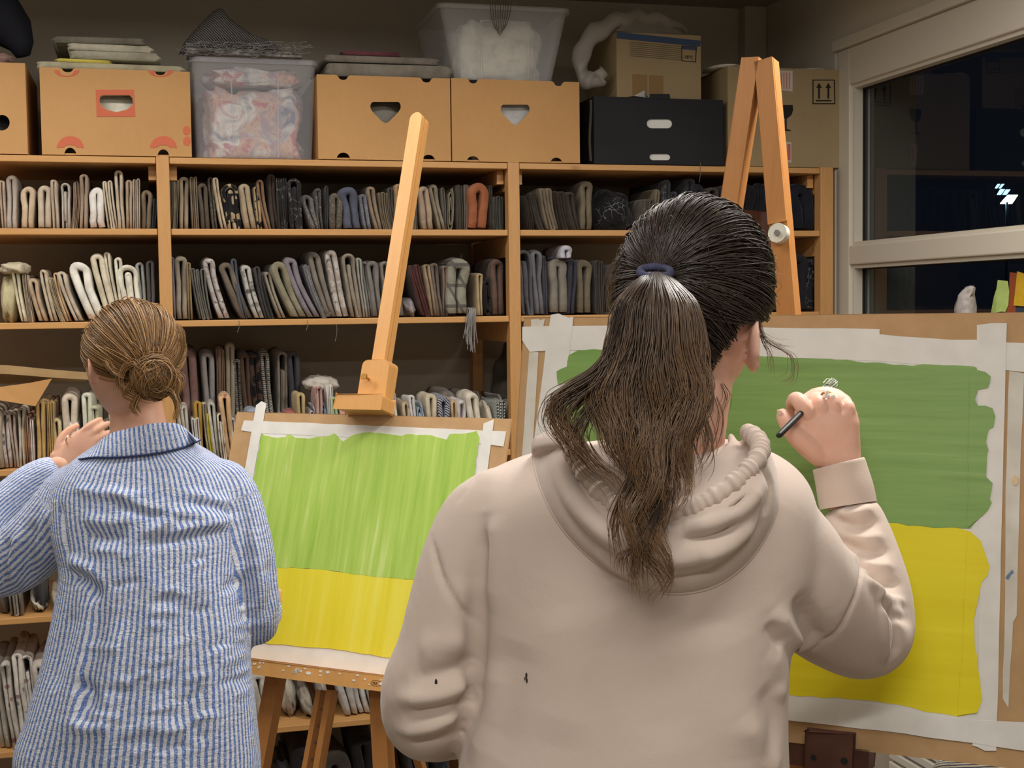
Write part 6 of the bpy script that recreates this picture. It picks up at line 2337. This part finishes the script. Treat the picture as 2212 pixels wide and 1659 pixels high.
for k in range(160):
    az = (rngh.random() * 2 - 1) * math.pi
    s = rngh.random() * .9 + .05
    cz = math.sqrt(1 - s * s)
    d0 = np.array([math.sin(az) * cz, -math.cos(az) * cz, s])
    tan = _n(np.cross(d0, rngh.normal(0, 1, 3)))
    cur.append(np.array([skA.pt(_n(d0 + tan * t * .35), .006 + .012 * math.sin(t * 2.2) * rngh.random()) for t in np.linspace(0, 1, 8)]))
    rad.append(.00028)
strands('loose_wisps', cur, rad, M['hair_a'], hairA)
MB().tube([tieP + AX * -.004 + RT * .017 * math.cos(t) + _n(np.array([0, 0, .35]) + AX * .9) * .017 * math.sin(t) + np.array([0, 0, .002]) for t in np.linspace(0, 2 * math.pi, 30)], .0046, 10).build('hair_tie', mottled('purple_hair_tie', (58, 60, 84), (74, 76, 102), 80, .9), hairA, True)

# the brush she holds
bA_, bB_ = D_(1683, 940, 1.795), D_(1776, 848, 1.918)
bC_ = D_(1803, 823, 1.948)
br = tag(empty('paint_brush', bA_), 'thin black-handled paint brush held in the painting hand', 'brush')
MB().loft(roundcap(tube_rings([bA_, bA_ * .7 + bB_ * .3, bB_], [.0042, .0046, .0036], 12))).build('handle', M['black_plastic'], br, True)
MB().loft(tube_rings([bB_, bB_ * .6 + bC_ * .4], [.0042, .0056], 12)).build('ferrule', M['steel'], br, True)
fl = MB()
for k in range(60):
    o = rngh.normal(0, .0030, 3)
    fl.tube([bB_ * .62 + bC_ * .38 + o * 1.1, bB_ * .3 + bC_ * .7 + o * 1.2, bC_ + o * .25 + (bC_ - bB_) * .06 * rngh.random()], [.0010, .0009, .0004], 4)
fl.build('bristles', mottled('painted_bristles', (120, 138, 98), (206, 212, 196), 300, .7), br)

# =================================================================== the painter in the striped shirt
fS, rS = heading(-4)
rows = [(252, 372, 930, 2.53, .052), (196, 428, 966, 2.53, .070), (142, 490, 1006, 2.525, .088), (116, 520, 1060, 2.52, .098), (118, 530, 1130, 2.515, .104), (134, 524, 1230, 2.51, .110),
        (118, 530, 1330, 2.51, .116), (92, 540, 1430, 2.51, .122), (64, 549, 1530, 2.51, .128), (40, 556, 1610, 2.51, .132), (44, 560, 1690, 2.51, .134), (60, 556, 1740, 2.51, .130)]
torso = loft_px(rows, rS, fS)
# the back tail hangs lower in the middle, the hem rises at the sides
sl_l = limb([(160, 1060, 2.53, .055), (130, 1110, 2.535, .062), (80, 1170, 2.56, .065), (20, 1215, 2.60, .064), (-40, 1225, 2.65, .058), (-50, 1180, 2.70, .050), (-10, 1110, 2.73, .045), (60, 1050, 2.745, .042), (105, 1022, 2.75, .038)])
sl_r = limb([(488, 1040, 2.53, .046), (512, 1085, 2.53, .048), (530, 1160, 2.53, .049), (545, 1240, 2.535, .048), (552, 1310, 2.55, .046), (553, 1345, 2.59, .044), (566, 1335, 2.66, .037), (578, 1318, 2.73, .034)])
me = union([torso, roundcap(sl_l), roundcap(sl_r)], .0085, 6, .5, 1)
wobble(me, .0012, 12.0, 5)
V = verts_of(me)
bv = bvh_of(me)
_r = np.random.default_rng(8)
ff = [
    # armpit and sleeve folds
    ([(152, 1238), (196, 1262), (214, 1300)], .012, -.012), ([(140, 1205), (180, 1225), (212, 1240)], .012, .008), ([(128, 1080), (140, 1150), (150, 1232)], .006, -.006),
    ([(110, 1090), (95, 1150), (90, 1230)], .014, .008), ([(80, 1120), (62, 1190), (60, 1270)], .012, -.008), ([(50, 1140), (30, 1200), (30, 1280)], .012, .008), ([(22, 1160), (8, 1210), (8, 1270)], .010, -.008),
    ([(524, 1060), (528, 1130), (534, 1250), (536, 1370)], .010, -.006), ([(545, 1130), (560, 1230), (566, 1330)], .010, .006), ([(580, 1200), (588, 1270), (570, 1350)], .012, -.006),
    # crinkles over the shoulder blades
    ([(150, 1052), (230, 1066), (330, 1070)], .010, .006), ([(225, 1046), (300, 1092), (420, 1112), (510, 1122)], .010, .007), ([(240, 1082), (330, 1110), (372, 1100)], .009, -.006),
    ([(300, 1155), (350, 1136), (382, 1118)], .009, .008), ([(345, 1156), (420, 1138), (505, 1128)], .009, .008), ([(330, 1176), (430, 1158), (500, 1150)], .010, -.006), ([(170, 1120), (240, 1128), (300, 1118)], .010, .006),
    ([(180, 1150), (230, 1164), (280, 1160)], .009, -.006), ([(380, 1062), (450, 1076), (510, 1092)], .010, .005), ([(400, 1085), (460, 1094), (520, 1110)], .009, -.005),
    # long drapes
    ([(200, 1290), (176, 1400), (156, 1520), (150, 1630)], .022, .008), ([(226, 1300), (196, 1420), (180, 1540)], .020, -.006), ([(170, 1300), (140, 1400), (108, 1500)], .020, -.006), ([(262, 1330), (240, 1460), (214, 1640)], .022, .008),
    ([(360, 1220), (320, 1360), (270, 1500)], .028, .006), ([(420, 1260), (400, 1420), (360, 1640)], .03, -.006), ([(480, 1300), (470, 1450), (450, 1640)], .028, .006),
    ([(160, 1470), (200, 1500), (186, 1540)], .012, -.010), ([(150, 1560), (200, 1575), (240, 1560)], .012, .008), ([(240, 1590), (330, 1570), (420, 1580)], .014, .005)]
for k in range(46):
    x, y = 170 + _r.random() * 340, 1180 + _r.random() * 460
    l = 30 + _r.random() * 60
    sl = -.35 + _r.normal(0, .25)
    ff.append(([(x, y), (x + l, y + l * sl)], .006 + .004 * _r.random(), (.0035 if _r.random() < .5 else -.0035)))
fold(me, ff, bv)
# stripes: run down the back, and along each sleeve
V = verts_of(me)
Cc = np.array([at((r[0] + r[1]) / 2, r[2], r[3]) for r in rows])
ha = np.array([np.linalg.norm(at(r[1], r[2], r[3]) - at(r[0], r[2], r[3])) / 2 for r in rows])
hb = np.array([r[4] for r in rows])
o_ = np.argsort(Cc[:, 2])
cx = np.interp(V[:, 2], Cc[o_, 2], Cc[o_, 0])
cy = np.interp(V[:, 2], Cc[o_, 2], Cc[o_, 1])
aa = np.interp(V[:, 2], Cc[o_, 2], ha[o_])
bb = np.interp(V[:, 2], Cc[o_, 2], hb[o_])
qx = (V[:, 0] - cx) * rS[0] + (V[:, 1] - cy) * rS[1]
qy = (V[:, 0] - cx) * fS[0] + (V[:, 1] - cy) * fS[1]
tang = np.arctan2(qx / aa, -qy / bb)
stripe = tang * .150


def arm_coord(rings):
    C = np.array([np.mean(r, axis=0) for r in rings])
    Rr = np.array([np.linalg.norm(np.array(r) - c, axis=1).mean() for r, c in zip(rings, C)])
    best = np.full(len(V), 9.0)
    ang = np.zeros(len(V))
    along = np.zeros(len(V))
    ref = np.array(rings[0][0]) - C[0]
    Tn = np.gradient(C, axis=0)
    Tn /= np.linalg.norm(Tn, axis=1)[:, None]
    U = ref / np.linalg.norm(ref)
    for i in range(len(C)):
        U = U - Tn[i] * np.dot(U, Tn[i])
        U /= np.linalg.norm(U)
        Wv = np.cross(Tn[i], U)
        d = V - C[i]
        dist = np.linalg.norm(d, axis=1) / Rr[i]
        m = dist < best
        best[m] = dist[m]
        ang[m] = np.arctan2(d[m] @ Wv, d[m] @ U) * .055
        along[m] = i / (len(C) - 1)
    return best, ang, along


for rg, lim, edge in ((sl_l, 1.35, .10), (sl_r, 1.35, .12)):
    best, ang, along = arm_coord(rg)
    inside = np.abs(qx) / aa
    m = (best < lim) & (along > edge) & ((inside > .86) | (along > .45))
    stripe[m] = ang[m]
att = me.attributes.new('stripe', 'FLOAT', 'POINT')
att.data.foreach_set('value', stripe.astype(np.float32))
P1 = at(300, 1700, 2.52)
personB = tag(empty('person', (P1[0], P1[1], 0)), 'person in blue and white striped shirt with a low bun facing the shelves', 'person')
shirt = link('shirt', me, M['seersucker'], personB, True)
bvB = bvh_of(me)
# collar: a folded band round the neck
topc = catmull(np.array([(196, 976), (216, 952), (240, 936), (285, 924), (330, 915), (375, 914), (398, 924), (418, 944)], float), 6)
botc = catmull(np.array([(170, 992), (200, 988), (240, 988), (290, 985), (340, 979), (390, 968), (418, 958), (434, 950)], float), 6)
rowsC = []
n_ = len(topc)
for i in range(n_):
    th = i / (n_ - 1)
    mid = math.sin(math.pi * th)
    T_ = at(topc[i][0], topc[i][1], 2.535 - .070 * mid ** .7)
    B_ = at(botc[i][0], botc[i][1], 2.515 - .085 * mid ** .7)
    h = hit(bvB, *botc[i])
    if h is not None:
        B_ = h + _n(CAM - h) * .006
    In = T_ + AX * .012 + np.array([0, 0, -.028])
    tc = _n(CAM - T_)
    rowsC.append([In, T_ + AX * .006, T_ + tc * .002 + np.array([0, 0, .002]), T_ * .8 + B_ * .2 + tc * .008, T_ * .5 + B_ * .5 + tc * .010, T_ * .2 + B_ * .8 + tc * .007, B_ + tc * .004, B_ + tc * -.001])
m_ = len(rowsC[0])
vc = [p for r in rowsC for p in r]
fc = [(i * m_ + j, i * m_ + j + 1, (i + 1) * m_ + j + 1, (i + 1) * m_ + j) for i in range(n_ - 1) for j in range(m_ - 1)]
col = mesh('collar', vc, fc, M['seersucker'], shirt, True)
att = col.data.attributes.new('stripe', 'FLOAT', 'POINT')
arcl = np.concatenate([[0], np.cumsum([np.linalg.norm(rowsC[i + 1][3] - rowsC[i][3]) for i in range(n_ - 1)])])
att.data.foreach_set('value', np.repeat(arcl, m_).astype(np.float32))
s_ = col.modifiers.new('thickness', 'SOLIDIFY')
s_.thickness = .0015
sm = col.modifiers.new('s', 'SUBSURF')
sm.levels = sm.render_levels = 1
MB().loft(tube_rings([r[6] for r in rowsC], np.full(n_, .0014), 6)).build('collar_seam', plain('navy_seam', (52, 66, 108), .9), shirt)
# yoke seam
# body
fB, rB = heading(-40)
upB = _n(np.array([0, 0, 1.0]) - rB * .02 + fB * .10)
fB = _n(fB - upB * np.dot(fB, upB))
rB = np.cross(fB, upB)
hcB = at(278, 790, 2.525)
shells = [head_shell(hcB, fB, rB, upB), limb([(290, 840, 2.535, .046), (296, 890, 2.535, .050), (300, 930, 2.53, .054), (305, 985, 2.53, .07)], 24, 5),
          loft_px([(220, 410, 975, 2.53, .05), (170, 480, 1050, 2.53, .07), (180, 480, 1250, 2.53, .085), (170, 480, 1450, 2.53, .09), (160, 490, 1700, 2.53, .095), (170, 480, 1800, 2.53, .09)], rS, fS),
          roundcap(limb([(170, 1080, 2.53, .035), (80, 1165, 2.56, .037), (-35, 1215, 2.65, .036), (-30, 1150, 2.72, .032), (60, 1050, 2.745, .028), (128, 1006, 2.755, .024)])),
          roundcap(limb([(480, 1060, 2.53, .028), (528, 1180, 2.535, .024), (550, 1300, 2.56, .024), (566, 1335, 2.66, .024), (582, 1314, 2.745, .024)]))]
for sgn in (1, -1):
    ec = hcB + rB * sgn * .073 - fB * .004 - upB * .004
    shells.append(roundcap(ear_shell(ec, _n(rB * sgn - fB * .35), fB, upB)))
for sgn in (-1, 1):
    hip = P1 * np.array([1, 1, 0]) + rS * sgn * .085
    shells.append(limb3([(hip + np.array([0, 0, .85]), .08), (hip + np.array([0, 0, .45]), .055), (hip + np.array([0, 0, .1]), .04), (hip + np.array([0, 0, .05]), .036)]))
meB = union(shells, .005, 2, .5)
w1 = at(128, 1008, 2.755)
hs = generic_hand(w1, at(190, 956, 2.775) - w1, _n(CAM - w1) + np.array([-.3, 0, .2]), np.array([0, 0, 1.0]) - RT * .4, .84, .45, .04)
w2 = at(582, 1314, 2.745)
hs2 = generic_hand(w2, at(602, 1308, 2.85) - w2, RT + np.array([0, 0, .3]), np.array([0, 0, 1.0]), .9, .5)
for h in (hs, hs2):
    mh = union(h, .0026, 4, .5)
    b_ = bmesh.new()
    b_.from_mesh(meB)
    b_.from_mesh(mh)
    b_.to_mesh(meB)
    b_.free()
bodyB = link('body', meB, M['skin_b'], personB, True)
for sgn in (-1, 1):
    ec = hcB + rB * sgn * .030 + fB * .074 + upB * .010
    MB().loft([sup(ec + upB * .011 * math.cos(t), rB, fB, .011 * math.sin(t) + 1e-4, .011 * math.sin(t) + 1e-4, 14, 2) for t in np.linspace(.02, math.pi - .02, 9)]).build('eye', M['eye_white'], bodyB, True)
rc = at(147, 948, 2.752)
MB().tube([rc + (RT * .3 + np.array([0, 0, 1.0]) * .9) * .010 * math.cos(t) * .9 + AX * .010 * math.sin(t) for t in np.linspace(0, 2 * math.pi, 20)], .0014, 8).build('ring', M['silver'], bodyB, True)
tr = []
for sgn in (-1, 1):
    hip = P1 * np.array([1, 1, 0]) + rS * sgn * .085
    tr.append(roundcap(limb3([(hip + np.array([0, 0, .86]), .10), (hip + np.array([0, 0, .7]), .095), (hip + np.array([0, 0, .45]), .075), (hip + np.array([0, 0, .2]), .062), (hip + np.array([0, 0, .09]), .06)], 24)))
me = union(tr, .010, 4)
link('trousers', me, M['denim'], personB, True)
for sgn in (-1, 1):
    hip = P1 * np.array([1, 1, 0]) + rS * sgn * .085
    MB().loft([sup(hip + fS * .04 + np.array([0, 0, z]), rS, fS, a, b, 24, 2.6) for z, a, b in ((.001, .042, .12), (.02, .045, .124), (.05, .043, .118), (.075, .037, .08), (.10, .034, .05))]).build('shoe', M['shoe'], personB, True)

# hair with a low bun
skB = Skull(at(288, 768, 2.522), fB, rB, upB, (.080, .100, .098))
hb_kw = dict(low_back=-.72, ear=.16)
hairB = hair_cap('hair', skB, M['hairbase_b'], personB, .002, **hb_kw)
bunP = at(332, 815, 2.425)
tdB = skB.local(at(325, 812, 2.44))
C1, R1 = combed(skB, tdB, 2000, rngh, .004, 14, .004, **hb_kw)
R1 = [r * 1.15 for r in R1]
strands('combed_hair', C1, R1, M['hair_b'], hairB)
bunc = []
for k in range(9):
    t = math.pi * (k + .5) / 9
    bunc.append(sup(bunP + np.array([0, 0, .030 * math.cos(t)]), RT, AX, .038 * math.sin(t) + .001, .030 * math.sin(t) + .001, 22, 2))
bun = MB().loft(bunc).build('bun', M['hairbase_b'], hairB, True)
cur, rad = [], []
for k in range(750):
    ax_ = _n(np.array([rngh.normal(0, .5), rngh.normal(0, .5), rngh.normal(0, .5)]) - AX * 1.0)
    u_ = _n(np.cross(ax_, [0, 0, 1.0]))
    v_ = np.cross(ax_, u_)
    r = .016 + .020 * rngh.random()
    a0_ = rngh.random() * 6.28
    ln = 1.2 + 3.2 * rngh.random()
    lift = rngh.normal(0, .010)
    C = [bunP + (u_ * math.cos(a0_ + t) * r * 1.12 + v_ * math.sin(a0_ + t) * r * .95) + ax_ * (.030 * math.sqrt(max(1 - (r / .040) ** 2, 0)) + .002) + np.array([0, 0, lift * .4]) for t in np.linspace(0, ln, 14)]
    cur.append(np.array(C))
    rad.append(.0008 + .0004 * rngh.random())
# loops of the knot and loose ends
for f in ([(300, 800), (285, 786), (262, 800), (256, 830), (275, 842)], [(310, 795), (330, 780), (360, 786), (374, 812), (362, 842), (340, 850)], [(318, 812), (322, 838), (345, 848), (358, 828), (346, 808), (328, 806)],
          [(280, 830), (270, 850), (290, 862)], [(350, 840), (372, 850), (384, 880), (378, 905)], [(375, 790), (392, 760), (394, 725), (384, 705)], [(366, 800), (388, 820), (384, 850)], [(300, 850), (290, 875), (300, 890)],
          [(262, 812), (240, 800), (228, 780)]):
    Pf = catmull(np.array(f, float), 6)
    for k in range(34):
        o = rngh.normal(0, 1, 2)
        d0 = 2.405 + rngh.normal(0, .008)
        cur.append(np.array([at(x + o[0] * 4.5, y + o[1] * 4.5, d0) for x, y in Pf]))
        rad.append(.0006 + .0004 * rngh.random())
for k in range(140):
    az = (rngh.random() * 2 - 1) * math.pi
    s = rngh.random() * .9 - .1
    cz = math.sqrt(1 - s * s)
    d0 = np.array([math.sin(az) * cz, -math.cos(az) * cz, s])
    tan = _n(np.cross(d0, rngh.normal(0, 1, 3)))
    cur.append(np.array([skB.pt(_n(d0 + tan * t * .35), .005 + .012 * math.sin(t * 2.2) * rngh.random()) for t in np.linspace(0, 1, 8)]))
    rad.append(.0004)
strands('bun_strands', cur, rad, M['hair_b'], hairB)
# ------------------------------------------------------------------ by the window, radiator, marks
rad_ = tag(empty('radiator', (XR - .06, 2.6, .1)), 'white panel radiator with ridges under the window', 'radiator')
for z0 in np.arange(.12, .80, .034):
    MB().box((XR - .085, 1.6, z0), (XR - .065, 3.5, z0 + .026)).build('ridge', M['radiator'], rad_, bevel=.004)
MB().box((XR - .066, 1.6, .10), (XR - .02, 3.5, .82)).build('panel', M['radiator'], rad_, bevel=.003)
# papers and scraps taped to the lower pane
GXi = GX - .0015


def scrap(label, pts, mat, name='painted_paper', d=.0):
    q = [on_x(x, y, GXi - d) for x, y in pts]
    b = [p - np.array([.0012, 0, 0]) for p in q]
    n = len(q)
    o = mesh(name, q + b, [tuple(range(n)), tuple(range(2 * n - 1, n - 1, -1))] + [(i, (i + 1) % n, n + (i + 1) % n, n + i) for i in range(n)], mat)
    tag(o, label, 'paper')


scrap('rust orange painted strip taped to the lower window pane', [(2182, 588), (2198, 590), (2194, 690), (2170, 692), (2180, 640)], plain('rust_paint', (150, 76, 44), .7), d=.0)
scrap('pale green painted paper taped to the lower window pane', [(2156, 605), (2177, 607), (2180, 630), (2178, 660), (2172, 674), (2165, 673), (2141, 677), (2148, 640), (2153, 625)], mottled('pale_green_paint', (176, 200, 110), (188, 210, 124), 40, .7), d=.003)
scrap('ochre yellow painted paper taped to the lower window pane', [(2198, 586), (2216, 592), (2250, 600), (2250, 664), (2190, 660), (2194, 625)], mottled('ochre_paint', (204, 164, 40), (214, 174, 50), 40, .7), d=.003)
scrap('dark blue painted paper below the ochre one on the pane', [(2196, 664), (2250, 668), (2250, 720), (2190, 716)], plain('dark_blue_paint', (56, 66, 84), .7), d=.0015)
# crumpled grey bag on the sill
P = []
for (x, y, r) in ((2086, 760, .030), (2087, 700, .026), (2086, 665, .027), (2088, 645, .024), (2092, 630, .014), (2100, 622, .006)):
    P.append((on_x(x, y, XR - .03), r))
rings = tube_rings([p for p, _ in P], [r for _, r in P], 16)
rr_ = np.random.default_rng(6)
rings = [[p + rr_.normal(0, .003, 3) for p in r] for r in rings]
_zb = WZ0 + .001
rings = [[np.array([p[0], p[1], p[2]]) for p in r] for r in rings]
rings.insert(0, [np.array([p[0], p[1], _zb]) for p in rings[0]])
tag(MB().loft(rings).build('crumpled_bag', mottled('grey_plastic_bag', (148, 140, 136), (176, 168, 164), 60, .5), None, True), 'crumpled grey bag standing on the window sill', 'bag')
# mottled roll low by the radiator
A, B = at(2050, 1672, 2.35), at(2330, 1690, 2.2)
tag(MB().loft(roundcap(tube_rings([A, A * .5 + B * .5, B], [.030, .034, .034], 18))).build('fabric_roll', M['fab_stripe'], None, True), 'mottled fabric roll lying low in front of the radiator', 'cloth')
bpy.data.objects['fabric_roll'].color = srgb((170, 160, 140))
stl = tag(empty('stool', (float((A + B)[0] / 2), float((A + B)[1] / 2), 0)), 'low stool carrying the mottled fabric roll', 'stool')
_zt = float(min(A[2], B[2])) - .034
_c = (A + B) / 2
MB().box((_c[0] - .2, _c[1] - .16, _zt - .03), (_c[0] + .2, _c[1] + .16, _zt - .001)).build('seat', M['brown_wood'], stl, bevel=.004)
for sx in (-1, 1):
    for sy in (-1, 1):
        MB().box((_c[0] + sx * .17 - .018, _c[1] + sy * .13 - .018, 0), (_c[0] + sx * .17 + .018, _c[1] + sy * .13 + .018, _zt - .03)).build('leg', M['brown_wood'], stl)
# small dark paint marks on the sweatshirt
for k, (x, y, r) in enumerate(((942, 1474, .0026), (1137, 1459, .0020), (1138, 1470, .0018), (1134, 1466, .0012))):
    h = hit(bvA, x, y)
    if h is not None:
        n = _n(CAM - h)
        u = _n(np.cross([0, 0, 1.0], n))
        v = np.cross(n, u)
        mesh('paint_mark', [h + n * .0012 + u * r * .6 * math.cos(t) + v * r * 1.6 * math.sin(t) for t in np.linspace(0, 2 * math.pi, 10, endpoint=False)], [tuple(range(10))], M['black_ink'], hoodie)
# stains and smears on the boards
EA.sheet('paint_smear', ellipse(*FA.px(2193, 1038, .001), .004, .007, 12), .0021, .0024, plain('orange_smear', (226, 196, 150), .7), pa)
EA.sheet('paint_smear', ragged([FA.px(x, y, .001) for x, y in ((2172, 1248), (2186, 1230), (2190, 1236), (2178, 1252))], .0006, .004, rngp), .0021, .0024, plain('blue_smear', (104, 132, 166), .7), pa)
